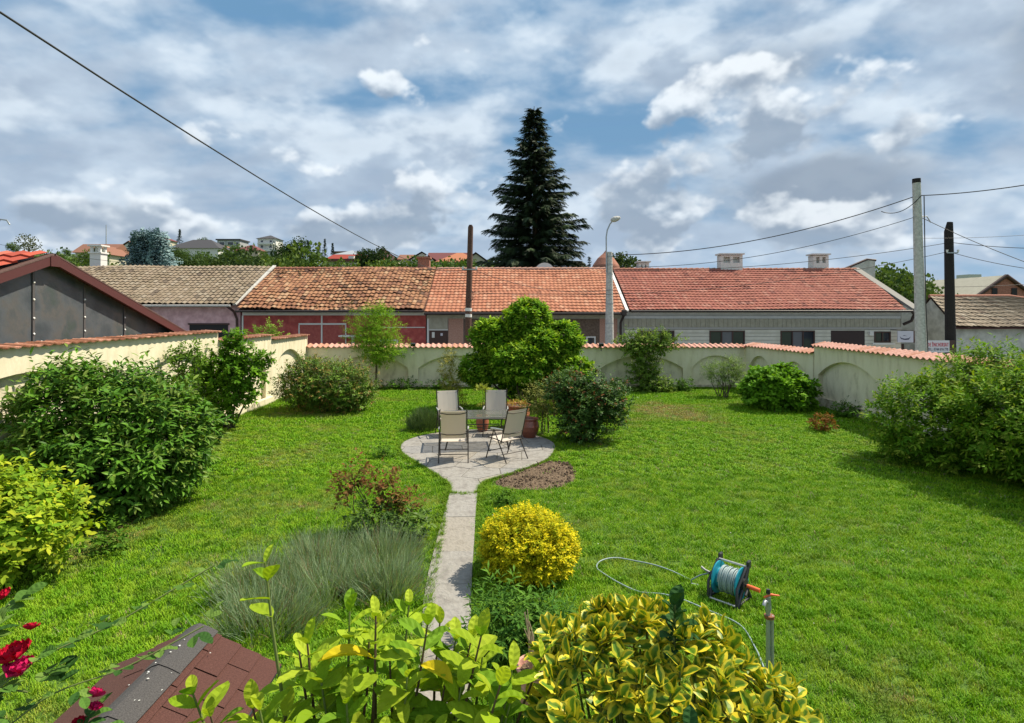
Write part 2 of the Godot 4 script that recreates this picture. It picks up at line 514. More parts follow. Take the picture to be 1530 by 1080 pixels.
	mottled("brown_panel", [[0.2, Color(0.10, 0.065, 0.045)], [0.8, Color(0.17, 0.12, 0.09)]], 1.6, 0.02, 0.8, 0.0, 36)
	plain("garage_brown", Color(0.035, 0.018, 0.016), 0.6)
	var ss := mottled("shed_sheet", [[0.2, Color(0.055, 0.068, 0.078)], [0.42, Color(0.085, 0.097, 0.108)], [0.62, Color(0.10, 0.10, 0.098)], [0.72, Color(0.075, 0.085, 0.09)], [0.9, Color(0.055, 0.075, 0.068)]], 4.0, 0.006, 0.30, 0.6, 37)
	ss.metallic_specular = 0.55
	plain("shed_seam", Color(0.09, 0.085, 0.085), 0.5)
	mottled("shed_flashing", [[0.2, Color(0.084, 0.042, 0.0357)], [0.8, Color(0.143, 0.084, 0.0714)]], 0.6, 0.03, 0.7, 0.0, 38)
	var tg := plain("table_glass", Color(0.16, 0.155, 0.135), 0.22)
	tg.transparency = BaseMaterial3D.TRANSPARENCY_ALPHA
	tg.albedo_color.a = 0.30
	plain("table_rim", Color(0.30, 0.29, 0.26), 0.4, 0.4)
	plain("dry_stalk", Color(0.36, 0.28, 0.18), 0.85)
	plain("verge_grey", Color(0.24, 0.23, 0.21), 0.9)
	plain("curtain", Color(0.13, 0.13, 0.145), 0.3)
	plain("sign_ink", Color(0.06, 0.06, 0.10), 0.6)

# ---------------------------------------------------------------- ground, paving
const FLAT := Basis(Vector3(1, 0, 0), Vector3(0, 0, -1), Vector3(0, 1, 0))   # plan (x, metres down the garden) laid on the ground

func plan(list: Array) -> PackedVector2Array:
	var p := PackedVector2Array()
	for q in list:
		p.append(Vector2(q[0], q[1]))
	return p

var patio_plan := PackedVector2Array()
var path_plan := PackedVector2Array()
var soil_plan := PackedVector2Array()

func rounded(p: PackedVector2Array, times := 2) -> PackedVector2Array:
	for t in times:
		var q := PackedVector2Array()
		for i in p.size():
			var a := p[i]
			var b := p[(i + 1) % p.size()]
			q.append(a.lerp(b, 0.25))
			q.append(a.lerp(b, 0.75))
		p = q
	return p

func build_ground() -> void:
	var g := MB.new()
	g.box(D(0, -1.0, 200), Vector3(1400, 1.0, 900))
	structure("ground", g.mesh(), M.field)
	var lawn := MB.new()
	lawn.prism(plan([[-7.9, -6.0], [10.2, -6.0], [10.2, 19.2], [9.5, 23.4], [-7.9, 23.4]]), Transform3D(FLAT, Vector3(0, -0.5, 0)), 0.5)
	structure("lawn", lawn.mesh(), M.turf)
	structure("street", bx(Vector3(90, 0.06, 6.0), D(0, -0.47, 28.3)), M.asphalt)
	structure("pavement", bx(Vector3(90, 0.18, 1.6), D(0, -0.41, 32.1)), M.concrete)
	structure("pavement", bx(Vector3(90, 0.18, 1.2), D(0, -0.41, 24.7)), M.concrete)

	patio_plan = rounded(plan([[-2.39, 13.31], [-2.36, 13.95], [-1.91, 14.65], [-0.95, 15.2], [0.09, 15.05], [0.78, 14.5], [1.18, 13.64], [1.04, 12.69], [0.82, 12.02], [0.19, 11.23], [-0.22, 10.78], [-0.42, 10.5], [-0.465, 10.15], [-0.47, 9.9], [-0.93, 9.9], [-0.94, 10.15], [-1.0, 10.5], [-1.24, 10.96], [-1.84, 12.02], [-2.2, 12.6]]), 2)
	path_plan = plan([[-0.47, 9.92], [-0.46, 9.19], [-0.42, 8.0], [-0.39, 6.87], [-0.36, 6.2], [-0.3, 5.08], [-0.22, 4.0], [-0.15, 2.4], [-0.62, 2.4], [-0.68, 4.0], [-0.76, 5.2], [-0.87, 6.3], [-0.9, 6.87], [-0.92, 8.09], [-0.93, 9.4], [-0.93, 9.92]])
	soil_plan = rounded(plan([[-0.30, 10.55], [0.19, 11.15], [0.88, 12.10], [1.27, 11.9], [1.36, 11.2], [1.22, 10.5], [0.8, 10.15], [0.2, 10.1]]), 2)

	var bed := MB.new()
	bed.prism(patio_plan, Transform3D(FLAT, Vector3(0, 0.002, 0)), 0.022)
	var patio := structure("patio", bed.mesh(), M.mortar)
	var seeds: Array[Vector2] = []
	for j in 8:
		for i in 7:
			seeds.append(Vector2(-2.6 + i * 0.62 + (0.3 if j % 2 else 0.0) + rng.randf_range(-0.21, 0.21), 10.4 + j * 0.66 + rng.randf_range(-0.22, 0.22)))
	var stones := [M.flagstone, M.flagstone, M.flagstone_warm, M.flagstone_grey]
	for k in seeds.size():
		var cell := [patio_plan]
		for o in seeds.size():
			if o == k or cell.is_empty() or seeds[o].distance_to(seeds[k]) > 2.2:
				continue
			var mid := (seeds[o] + seeds[k]) * 0.5
			var dir := (seeds[k] - seeds[o]).normalized()
			var t := dir.orthogonal() * 12.0
			cell = Geometry2D.intersect_polygons(cell[0], PackedVector2Array([mid - t, mid + t, mid + t + dir * 12.0, mid - t + dir * 12.0]))
		if cell.is_empty():
			continue
		for q in Geometry2D.offset_polygon(cell[0], -0.008, Geometry2D.JOIN_MITER):
			if q.size() < 3:
				continue
			var s := MB.new()
			s.prism(q, Transform3D(FLAT, Vector3(0, 0.01, 0)), 0.020 + rng.randf_range(0.0, 0.004))
			part("flagstone", s.mesh(), stones[rng.randi() % 4], patio)

	var pb := MB.new()
	pb.prism(path_plan, Transform3D(FLAT, Vector3(0, 0.002, 0)), 0.016)
	var path := structure("garden_path", pb.mesh(), M.mortar)
	var cuts := [2.4, 3.45, 4.5, 5.45, 6.6, 7.5, 8.75, 9.93]
	for k in cuts.size() - 1:
		var tilt := rng.randf_range(-0.05, 0.05)
		var bandp := PackedVector2Array([Vector2(-2, cuts[k] + 0.004 - tilt), Vector2(1, cuts[k] + 0.004 + tilt), Vector2(1, cuts[k + 1] - 0.004), Vector2(-2, cuts[k + 1] - 0.004)])
		for q in Geometry2D.intersect_polygons(path_plan, bandp):
			var s := MB.new()
			s.prism(q, Transform3D(FLAT, Vector3(0, 0.008, 0)), 0.018 + rng.randf_range(0.0, 0.008))
			part("slab", s.mesh(), stones[k % 3], path)

	# the dug patch beside the patio, with clods
	var sb := MB.new()
	var c := Vector2(0.62, 11.0)
	for i in soil_plan.size():
		var a := soil_plan[i]
		var b := soil_plan[(i + 1) % soil_plan.size()]
		var pa := [D(a.x, 0.006, a.y)]
		var pbb := [D(b.x, 0.006, b.y)]
		for f in [0.7, 0.35]:
			var qa: Vector2 = c.lerp(a, f)
			var qb: Vector2 = c.lerp(b, f)
			pa.append(D(qa.x, 0.035 + 0.02 * sin(qa.x * 9.0) * cos(qa.y * 7.0), qa.y))
			pbb.append(D(qb.x, 0.035 + 0.02 * sin(qb.x * 9.0) * cos(qb.y * 7.0), qb.y))
		for k in 2:
			sb.quad(pa[k], pbb[k], pbb[k + 1], pa[k + 1])
		sb.face(pa[2], pbb[2], D(c.x, 0.05, c.y))
	structure("soil_bed", sb.mesh(), M.soil)
	var clod := MB.new()
	clod.lathe([Vector2(0, -0.4), Vector2(0.8, -0.2), Vector2(1.0, 0.25), Vector2(0.55, 0.7), Vector2(0, 0.8)], Vector3.ZERO, 6)
	var buf := PackedFloat32Array()
	for i in 1500:
		var p := Vector2(rng.randf_range(-0.4, 1.5), rng.randf_range(9.95, 12.2))
		if not Geometry2D.is_point_in_polygon(p, soil_plan):
			continue
		var s := 0.006 + 0.024 * pow(rng.randf(), 3.0)
		put(buf, Basis.from_euler(Vector3(rng.randf() * 3, rng.randf() * 6, rng.randf() * 3)).scaled(Vector3.ONE * s), D(p.x, 0.04, p.y), Color.WHITE.lerp(Color(0.5, 0.45, 0.4), rng.randf()))
	var sm: StandardMaterial3D = tinted("clod", 1.0)
	sm.albedo_color = Color(0.15, 0.105, 0.07).linear_to_srgb()
	var cl := instances("soil_clods", clod.mesh(), sm, buf, self)
	cl.set_meta("label", "brown clods of dug earth lying beside the patio")
	cl.set_meta("category", "soil")

func put(buf: PackedFloat32Array, b: Basis, o: Vector3, c: Color) -> void:
	buf.append_array(PackedFloat32Array([b.x.x, b.y.x, b.z.x, o.x, b.x.y, b.y.y, b.z.y, o.y, b.x.z, b.y.z, b.z.z, o.z, c.r, c.g, c.b, 1.0]))

func instances(called: String, mesh: Mesh, m: Material, buf: PackedFloat32Array, parent: Node) -> MultiMeshInstance3D:
	var mm := MultiMesh.new()
	mm.transform_format = MultiMesh.TRANSFORM_3D
	mm.use_colors = true
	mm.mesh = mesh
	mm.instance_count = buf.size() / 16
	mm.buffer = buf
	var o := MultiMeshInstance3D.new()
	if parent == self:
		o.name = free_name(called)
	else:
		o.name = called
	o.multimesh = mm
	o.material_override = m
	o.set_meta("kind", "stuff")
	parent.add_child(o, true)
	return o

# ---------------------------------------------------------------- garden walls
func coping_tile_mesh(w: float, seed_: int, rise := 0.125, roll := 0.028) -> ArrayMesh:   # one roll tile lying across the wall, falling towards the garden
	var r := RandomNumberGenerator.new()
	r.seed = seed_
	var m := MB.new()
	var n := 6
	var lift := r.randf_range(-0.006, 0.006)
	for i in n:
		var pts := []
		for k in 2:
			var u := float(i + k) / n
			var y := roll * cos(u * TAU - 0.9)
			pts.append([Vector3((u - 0.5) * w * 1.06, rise + y, -0.36), Vector3((u - 0.5) * w * 1.06, 0.02 + y + lift, 0.105), Vector3((u - 0.5) * w * 1.06, -0.002 + y + lift, 0.10)])
		m.quad(pts[0][1], pts[1][1], pts[1][0], pts[0][0])
		m.quad(pts[0][2], pts[1][2], pts[1][1], pts[0][1])
		m.quad(pts[0][0] - Vector3(0, 0.02, 0), pts[1][0] - Vector3(0, 0.02, 0), pts[1][2], pts[0][2])
	return m.mesh()

func garden_wall(called: String, label: String, at: Vector3, turn: float, length: float, height: float, arches: Array, clay: Array, plinth_h := 0.0, rise := 0.125, roll := 0.028) -> Node3D:
	var o := thing(called, label, "garden wall", at, turn)
	part("wall_core", bx(Vector3(length, height + 0.5, 0.15), Vector3(length / 2, height / 2 - 0.25, -0.205)), M.wall_recess, o)
	var p := PackedVector2Array([Vector2(0, -0.5)])
	for a in arches:   # [from, to, springing height, crown height]
		var w: float = (a[1] - a[0]) / 2.0
		var h: float = a[3] - a[2]
		var rad := (w * w + h * h) / (2.0 * h)
		var cx: float = (a[0] + a[1]) / 2.0
		var cy: float = a[3] - rad
		p.append(Vector2(a[0], -0.5))
		var half := asin(clampf(w / rad, -1, 1))
		for k in 15:
			var t := -half + 2.0 * half * k / 14.0
			p.append(Vector2(cx + rad * sin(t), cy + rad * cos(t)))
		p.append(Vector2(a[1], -0.5))
		if plinth_h > 0.0:
			var pl := MB.new()
			pl.prism(PackedVector2Array([Vector2(a[0] + 0.002, -0.5), Vector2(a[1] - 0.002, -0.5), Vector2(a[1] - 0.002, plinth_h * 0.96), Vector2(a[0] + 0.002, plinth_h)]), Transform3D(Basis(), Vector3(0, 0, -0.132)), 0.10)
			part("plinth", pl.mesh(), M.plinth, o)
	p.append(Vector2(length, -0.5))
	p.append(Vector2(length, height))
	p.append(Vector2(0, height))
	var f := MB.new()
	f.prism(p, Transform3D(Basis(), Vector3(0, 0, -0.13)), 0.13)
	part("wall_face", f.mesh(), M.wall_cream, o)
	var n := int(round(length / 0.215))
	var w := length / n
	var shapes := [coping_tile_mesh(w, 1, rise, roll), coping_tile_mesh(w, 2, rise, roll), coping_tile_mesh(w, 3, rise, roll)]
	for i in n:
		part("coping_tile", shapes[rng.randi() % 3], M[clay[rng.randi() % clay.size()]], o, Transform3D(Basis(Vector3.UP, rng.randf_range(-0.015, 0.015)), Vector3((i + 0.5) * w, height + rng.randf_range(0, 0.006), 0)))
	return o

func build_walls() -> void:
	var pink := ["coping_clay", "coping_clay_pale", "coping_clay_pale"]
	var brown := ["coping_brown", "coping_brown", "coping_clay"]
	garden_wall("garden_wall", "long sunlit cream garden wall on the left under the brown tile coping, its highest stretch", D(-7.85, 0, 3.0), PI / 2, 13.1, 2.50, [[0.6, 3.9, 1.5, 2.06], [4.4, 9.2, 1.45, 2.08], [9.8, 12.75, 1.5, 2.05]], brown, 0.0, 0.045, 0.013)
	var b := garden_wall("garden_wall", "middle step of the sunlit cream wall on the left, behind the tall slender shrub", D(-7.85, 0, 16.11), PI / 2, 3.65, 2.25, [[0.45, 3.2, 1.15, 1.75]], brown, 0.0, 0.045, 0.013)
	part("footing", bx(Vector3(3.6, 0.5, 0.16), Vector3(1.82, -0.02, 0.08)), M.wall_cream, b)
	garden_wall("garden_wall", "lowest step of the sunlit left wall, with one arch, meeting the back wall", D(-7.85, 0, 19.77), PI / 2, 3.6, 2.10, [[0.35, 2.95, 1.15, 1.68]], brown, 0.0, 0.045, 0.013)
	garden_wall("garden_wall", "shaded back garden wall with a row of wide arched recesses and pink tile coping", D(-7.845, 0, 23.3), 0, 17.32, 1.62, [[1.02, 4.0, 0.80, 1.30], [4.4, 7.4, 0.80, 1.30], [7.95, 11.1, 0.80, 1.30], [11.63, 14.87, 0.80, 1.30], [15.23, 17.1, 0.80, 1.30]], pink, 0.14)
	garden_wall("garden_wall", "short slanting garden wall with two narrow arches at the right back corner", D(9.48, 0, 23.3), -atan2(4.1, 0.56), 4.13, 1.68, [[0.32, 1.72, 0.85, 1.36], [2.4, 3.8, 0.85, 1.33]], pink, 0.14)
	garden_wall("garden_wall", "taller shaded garden wall on the right with a big arch above a pale plinth", D(10.06, 0, 19.2), -PI / 2, 15.2, 1.93, [[0.25, 3.45, 1.01, 1.55], [4.1, 7.4, 1.01, 1.55], [8.0, 11.3, 1.01, 1.55]], pink, 0.30)
	for q in [[-3.62, "small black floodlight on the back wall coping beside the small leafy tree"], [3.76, "small black floodlight on the back wall coping right of the big round tree"]]:
		var l := thing("wall_lamp", q[1], "floodlight", D(q[0], 1.62, 23.25), 0, "floodlights on the back wall")
		part("bracket", bx(Vector3(0.03, 0.22, 0.03), Vector3(0, -0.02, 0.13)), M.black_plastic, l)
		var h := MB.new()
		h.bevel_box(Vector3(0, 0.12, 0.16), Vector3(0.19, 0.13, 0.10), 0.015, Basis(Vector3.RIGHT, 0.4))
		part("housing", h.mesh(), M.black_plastic, l)

# ---------------------------------------------------------------- tiled roofs
# rows of tiles on the slope from the eave line to the ridge line; mess 0 = new, 1 = old and slipped
func tile_slope(m: MB, el: float, er: float, rl: float, rr: float, ey: float, ed: float, ry: float, rd: float, rows: int, w: float, wave: float, cols: Array, mess: float, stagger := 0.0) -> void:
	var up := Vector3(0, ed - rd, -(ry - ey)).cross(Vector3.RIGHT)
	up = Vector3(0, absf(rd - ed), absf(ry - ey)).normalized()
	for i in rows:
		var s0 := float(i) / rows
		var s1 := float(i + 1.18) / rows
		var x0 := lerpf(el, rl, s0)
		var x1 := lerpf(er, rr, s0)
		var n := int(round((x1 - x0) / w))
		var drop := 0.0
		for j in n:
			var a := x0 + (x1 - x0) * (j + stagger * (i % 2)) / n
			var b := x0 + (x1 - x0) * (j + 1 + stagger * (i % 2)) / n
			var skew := (lerpf(el, rl, s1) - lerpf(el, rl, s0)) * (1.0 - float(j) / n) + (lerpf(er, rr, s1) - lerpf(er, rr, s0)) * float(j) / n
			drop = rng.randfn(0, 0.045) * mess
			var lift := absf(rng.randfn(0, 0.02)) * mess
			var pick: float = rng.randf()
			var c: Color = cols[0]
			var acc := 0.0
			for q in cols.size() / 2:
				acc += cols[q * 2 + 1]
				if pick <= acc:
					c = cols[q * 2]
					break
			m.tint = c * rng.randf_range(0.92, 1.07)
			var seg := 4 if wave > 0.0 else 1
			for k in seg:
				var top := []
				for e in 2:
					var u := float(k + e) / seg
					var x := lerpf(a, b, u)
					var h := wave * sin(u * TAU) + (0.018 + 0.03 * mess) * (sin(x * 0.83 + i * 0.21) + sin(x * 0.37 - i * 0.33 + 1.7) + 1.7)
					var lo := Vector3(x, lerpf(ey, ry, s0), -lerpf(ed, rd, s0)) + up * (0.055 + h + lift) + Vector3(0, -drop * 0.5, drop * 0.8)
					var hi := Vector3(x + skew, lerpf(ey, ry, s1), -lerpf(ed, rd, s1)) + up * (0.012 + h)
					top.append([lo, hi, lo - up * 0.035])
				m.quad(top[0][0], top[1][0], top[1][1], top[0][1])
				m.quad(top[0][2], top[1][2], top[1][0], top[0][0])

func roof_body(el: float, er: float, ey: float, ed: float, ry: float, rd: float, bd: float) -> ArrayMesh:   # the closed roof volume under the tiles
	var m := MB.new()
	var a := D(el, ey, ed); var b := D(er, ey, ed); var c := D(er, ry, rd); var d := D(el, ry, rd); var e := D(er, ey, bd); var f := D(el, ey, bd)
	m.quad(a, b, c, d)
	m.quad(e, f, d, c)
	m.face(b, e, c)
	m.face(f, a, d)
	m.quad(a, f, e, b)
	return m.mesh()

func ridge_tiles(o: Node3D, x0: float, x1: float, y: float, d: float, m: Material) -> void:
	var t := MB.new()
	var n := int((x1 - x0) / 0.36)
	for i in n:
		var a := x0 + (x1 - x0) * i / n
		t.tube([Vector3(a, y + 0.005, -d), Vector3(a + (x1 - x0) / n * 1.02, y + 0.03, -d)], [0.105, 0.125], 8)
	var r := part("ridge_tiles", t.mesh(), m, o)
	r.set_meta("kind", "stuff")

func window_in(o: Node3D, x0: float, x1: float, y0: float, y1: float, d: float, frame: Material, lights := 2, deep := 0.12, glass: Material = null) -> Node3D:
	# an opening set into the facade: dark reveal, frame, glass and glazing bars; d is the facade plane
	var w := x1 - x0
	var h := y1 - y0
	var f := MB.new()
	var t := 0.07
	f.box(Vector3(w / 2, h - t / 2, 0), Vector3(w, t, 0.08))
	f.box(Vector3(w / 2, t / 2, 0), Vector3(w, t, 0.08))
	f.box(Vector3(t / 2, h / 2, 0), Vector3(t, h - 2 * t, 0.08))
	f.box(Vector3(w - t / 2, h / 2, 0), Vector3(t, h - 2 * t, 0.08))
	for k in range(1, lights):
		f.box(Vector3(t + (w - 2 * t) * k / lights, h / 2, 0.004), Vector3(t * 0.9, h - 2 * t, 0.07))
	var win := part("window", f.mesh(), frame, o, Transform3D(Basis(), D(x0, y0, d) + Vector3(0, 0, 0.02) - o.position))
	for k in lights:
		var pw := (w - 2 * t) / lights
		part("pane", bx(Vector3(pw, h - 2 * t, 0.01), Vector3(t + pw * (k + 0.5), h / 2, -0.015)), glass if glass else M.window_glass if k != lights / 2 or x1 - x0 < 1.5 else M.curtain, win)
	return win

func holed(x0: float, x1: float, y0: float, y1: float, holes: Array) -> Array:   # a facade rectangle cut into rectangles round its openings [x0, x1, y0, y1]
	var out := []
	var xs := [x0, x1]
	for h in holes:
		for v in [h[0], h[1]]:
			if v > x0 and v < x1 and not v in xs: xs.append(v)
	xs.sort()
	for i in xs.size() - 1:
		var mid: float = (xs[i] + xs[i + 1]) / 2.0
		var spans := [[y0, y1]]
		for h in holes:
			if mid > h[0] and mid < h[1]:
				var nx := []
				for s in spans:
					if h[2] > s[0]: nx.append([s[0], minf(s[1], h[2])])
					if h[3] < s[1]: nx.append([maxf(s[0], h[3]), s[1]])
				spans = nx
		for s in spans:
			if s[1] - s[0] > 0.01: out.append([xs[i], xs[i + 1], s[0], s[1]])
	return out

func gutter(o: Node3D, x0: float, x1: float, y: float, d: float, m: Material) -> void:
	part("gutter", tb([D(x0, y, d), D(x1, y, d)], [0.065], 8), m, o)

func build_street_houses() -> void:
	var F := 33.0
	# 1: pink house under the grey-brown tiles
	var h := thing("tiled_house", "low pink house under grey brown wavy tiles, leftmost of the row behind the shed", "house")
	part("wall", bx(Vector3(13.5, 3.8, 9.6), D(-21.6, 1.45, F + 4.8)), M.render_pink, h)
	part("roof", roof_body(-28.4, -14.8, 3.38, 32.5, 5.86, 38.0, 43.6), M.dark_brown, h)
	var t := MB.new()
	tile_slope(t, -28.4, -14.86, -28.4, -15.06, 3.38, 32.45, 5.86, 38.0, 15, 0.30, 0.035, [Color(0.213, 0.167, 0.117), 0.55, Color(0.176, 0.136, 0.0918), 0.25, Color(0.24, 0.198, 0.147), 0.15, Color(0.107, 0.0819, 0.0596), 0.05], 0.35)
	part("roof_tiles", t.mesh(), M.roof_tile, h).set_meta("kind", "stuff")
	gutter(h, -28.4, -15.1, 3.33, 32.35, M.trim_grey)
	part("downpipe", tb([D(-15.3, 3.3, 32.4), D(-15.05, 3.0, 32.7), D(-14.98, 2.6, 32.88), D(-14.98, -0.4, 32.88)], [0.07], 8), M.dark_brown, h)
	part("doorway", bx(Vector3(2.15, 2.7, 0.06), D(-16.6, 0.92, F - 0.005)), M.void, h)
	part("door_frame", bx(Vector3(2.3, 0.09, 0.1), D(-16.6, 2.315, F - 0.02)), M.dark_brown, h)
	part("verge", bx(Vector3(0.2, 0.09, 6.2), Vector3(-14.93, 4.68, -35.3), Basis(Vector3.RIGHT, atan2(2.48, 5.5))), M.concrete, h)

	# its white chimney, with an open capped top
	var c := MB.new()
	c.box(D(-27.2, 5.9, 39.4), Vector3(0.72, 2.0, 0.66))
	for k in 4:
		c.box(D(-27.2 + (0.27 if k & 1 else -0.27), 7.12, 39.4 + (0.24 if k & 2 else -0.24)), Vector3(0.15, 0.42, 0.15))
	c.box(D(-27.2, 6.9, 39.4), Vector3(0.86, 0.1, 0.8))
	var cst := part("chimney", c.mesh(), M.trim_white, h)
	part("chimney_cap", bx(Vector3(0.94, 0.1, 0.86), D(-27.2, 7.38, 39.4)), M.trim_white, cst)

	# 2: red house under the mossy orange tiles
	h = thing("tiled_house", "red fronted house under old mossy orange tiles with slipped rows", "house")
	part("wall", bx(Vector3(10.3, 3.55, 9.6), D(-9.6, 1.28, F + 4.8)), M.render_red, h)
	part("roof", roof_body(-14.75, -4.45, 3.06, 32.5, 5.72, 38.0, 43.6), M.dark_brown, h)
	t = MB.new()
	tile_slope(t, -14.72, -4.46, -14.95, -4.46, 3.06, 32.4, 5.72, 38.0, 15, 0.26, 0.022, [Color(0.29, 0.141, 0.0704), 0.46, Color(0.238, 0.106, 0.0528), 0.24, Color(0.334, 0.202, 0.114), 0.14, Color(0.176, 0.0748, 0.0396), 0.11, Color(0.088, 0.044, 0.0264), 0.05], 1.0, 0.0)
	part("roof_tiles", t.mesh(), M.roof_tile, h).set_meta("kind", "stuff")
	var moss := PackedFloat32Array()   # cushions of moss and dead leaves on the old tiles
	var cushion := MB.new()
	cushion.lathe([Vector2(1, 0), Vector2(0.75, 0.4), Vector2(0, 0.6)], Vector3.ZERO, 6)
	for i in 520:
		var s := pow(rng.randf(), 1.3)
		var x := rng.randf_range(-14.6, -4.6)
		if rng.randf() > 0.35 + 0.65 * absf(sin(x * 1.3 + s * 4.0)):
			continue
		put(moss, Basis(Vector3.RIGHT, 0.45).scaled(Vector3(rng.randf_range(0.03, 0.10), 0.06, rng.randf_range(0.03, 0.07))), Vector3(x, lerpf(3.14, 5.76, s), -lerpf(32.4, 37.95, s) + 0.02), Color(0.075, 0.04, 0.02).lerp(Color(0.10, 0.075, 0.02), rng.randf()))
	instances("moss", cushion.mesh(), M.roof_tile, moss, h)
	ridge_tiles(h, -14.9, -4.5, 5.74, 38.0, M.brick)
	gutter(h, -14.8, -4.5, 3.03, 32.28, M.gutter_dark)
	var band := func(o: Node3D, called: String, x0: float, x1: float, y0: float, y1: float, out: float, m: Material) -> void:
		part(called, bx(Vector3(x1 - x0, y1 - y0, 0.06), D((x0 + x1) / 2, (y0 + y1) / 2, F - out)), m, o)
	band.call(h, "lintel", -14.7, -4.5, 2.80, 3.0, 0.03, M.trim_white)
	band.call(h, "corner_strip", -14.74, -14.66, -0.4, 2.79, 0.02, M.trim_white)
	band.call(h, "door_leaf", -11.5, -10.32, -0.4, 2.26, 0.008, M.plain_red)
	band.call(h, "door_leaf", -10.22, -8.97, -0.4, 2.26, 0.008, M.plain_red)
	band.call(h, "trim", -11.56, -8.9, 2.27, 2.36, 0.025, M.trim_white)
	band.call(h, "trim", -10.31, -10.23, -0.4, 2.79, 0.03, M.trim_white)
	band.call(h, "trim", -11.57, -11.51, -0.4, 2.26, 0.025, M.trim_white)
	band.call(h, "trim", -8.96, -8.90, -0.4, 2.26, 0.025, M.trim_white)
	part("awning", bx(Vector3(1.1, 0.08, 0.7), D(-8.6, 1.66, F - 0.36)), M.trim_white, h)
	band.call(h, "trim", -8.6, -8.45, -0.4, 1.6, 0.03, M.trim_white)
	var shop := window_in(h, -7.9, -6.0, -0.2, 1.45, F - 0.03, M.trim_white, 2)
	band.call(h, "string_course", -7.0, -4.5, 2.10, 2.15, 0.02, M.trim_white)
	var ch := MB.new()
	ch.box(D(-5.3, 5.9, 38.5), Vector3(0.75, 1.1, 0.6))
	ch.box(D(-5.3, 6.5, 38.5), Vector3(0.9, 0.12, 0.75))
	part("chimney", ch.mesh(), M.brick, h)

	# 3: the house with brick piers under the newer orange tiles
	h = thing("tiled_house", "house with brick piers and brown shop panels under bright orange tiles, behind the wooden pole", "house")
	part("wall", bx(Vector3(11.1, 3.4, 9.6), D(1.2, 1.2, F + 4.85)), M.render_grey, h)
	part("roof", roof_body(-4.4, 6.75, 2.93, 32.5, 5.70, 38.0, 43.6), M.dark_brown, h)
	t = MB.new()
	tile_slope(t, -4.44, 6.62, -4.44, 6.85, 2.95, 32.38, 5.70, 38.0, 16, 0.24, 0.015, [Color(0.387, 0.158, 0.0889), 0.6, Color(0.341, 0.128, 0.0697), 0.25, Color(0.426, 0.209, 0.128), 0.12, Color(0.232, 0.0852, 0.0465), 0.03], 0.12)
	part("roof_tiles", t.mesh(), M.roof_tile, h).set_meta("kind", "stuff")
	ridge_tiles(h, -4.4, 6.8, 5.72, 38.0, M.brick_pale)
	gutter(h, -4.45, 6.5, 2.90, 32.26, M.gutter_dark)
	band.call(h, "lintel", -4.4, 6.4, 2.62, 2.82, 0.03, M.siding_olive)
	band.call(h, "shop_panel", -4.26, -3.22, 2.03, 2.62, 0.02, M.siding_olive)
	band.call(h, "trim", -5.28 + 0.9, -4.27, -0.4, 2.62, 0.035, M.trim_white)
	band.call(h, "trim", -4.26, -3.2, 1.96, 2.02, 0.035, M.trim_white)
	band.call(h, "shop_door", -4.26, -3.22, -0.4, 1.95, 0.02, M.dark_brown)
	band.call(h, "notice", -4.1, -3.95, 1.55, 1.86, 0.055, M.trim_white)
	band.call(h, "notice", -3.62, -3.5, 1.66, 1.8, 0.055, M.sign_white)
	for q in [[-3.18, -2.34], [5.27, 5.72], [5.92, 6.26]]:
		band.call(h, "brick_pier", q[0], q[1], -0.4, 2.62, 0.05, M.brick_pale)
	band.call(h, "shop_panel", -2.3, 1.2, -0.4, 2.6, 0.02, M.brown_panel)
	band.call(h, "shop_panel", 1.25, 5.24, -0.4, 2.6, 0.02, M.brown_panel)
	window_in(h, 4.52, 5.04, 0.9, 1.62, F - 0.06, M.trim_white, 1)
	part("verge", bx(Vector3(0.16, 0.10, 6.2), Vector3(6.72, 4.42, -35.2), Basis(Vector3.RIGHT, atan2(2.78, 5.55))), M.trim_white, h)
	var hop := MB.new()
	hop.bevel_box(D(6.5, 2.95, 32.25), Vector3(0.26, 0.34, 0.24), 0.03)
	hop.tube([D(6.5, 2.8, 32.3), D(6.42, 2.4, 32.8), D(6.42, -0.4, 32.8)], [0.075], 8)
	part("downpipe", hop.mesh(), M.gutter_dark, h)
	# a pale half-round skylight beyond its ridge
	var dome := MB.new()
	for i in 10:
		var a0 := PI * i / 10.0
		var a1 := PI * (i + 1) / 10.0
		var p0 := Vector3(cos(a0) * 0.62, sin(a0) * 0.55, 0)
		var p1 := Vector3(cos(a1) * 0.62, sin(a1) * 0.55, 0)
		var base := D(2.58, 5.65, 38.6)
		dome.tri(base + p0, base + p1, base + p1 + Vector3(0, 0, -1.2), p0, p1, p1)
		dome.tri(base + p0, base + p1 + Vector3(0, 0, -1.2), base + p0 + Vector3(0, 0, -1.2), p0, p1, p0)
		dome.face(base, base + p0, base + p1)
	part("skylight", dome.mesh(), M.trim_white, h)

	# 4: the siding-clad house under red-brown tiles
	h = thing("tiled_house", "long pale siding clad house under red brown tiles with white chimneys, right end of row", "house")
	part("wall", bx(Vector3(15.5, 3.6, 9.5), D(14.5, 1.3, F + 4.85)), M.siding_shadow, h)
	part("roof", roof_body(6.85, 22.2, 3.06, 32.5, 5.66, 38.0, 43.6), M.dark_brown, h)
	t = MB.new()
	tile_slope(t, 6.85, 22.05, 6.95, 22.7, 3.08, 32.4, 5.66, 38.0, 17, 0.24, 0.016, [Color(0.278, 0.092, 0.0629), 0.6, Color(0.244, 0.074, 0.0518), 0.25, Color(0.318, 0.133, 0.0963), 0.12, Color(0.148, 0.0444, 0.0333), 0.03], 0.10)
	part("roof_tiles", t.mesh(), M.roof_tile, h).set_meta("kind", "stuff")
	ridge_tiles(h, 7.0, 22.6, 5.68, 38.0, M.brick)
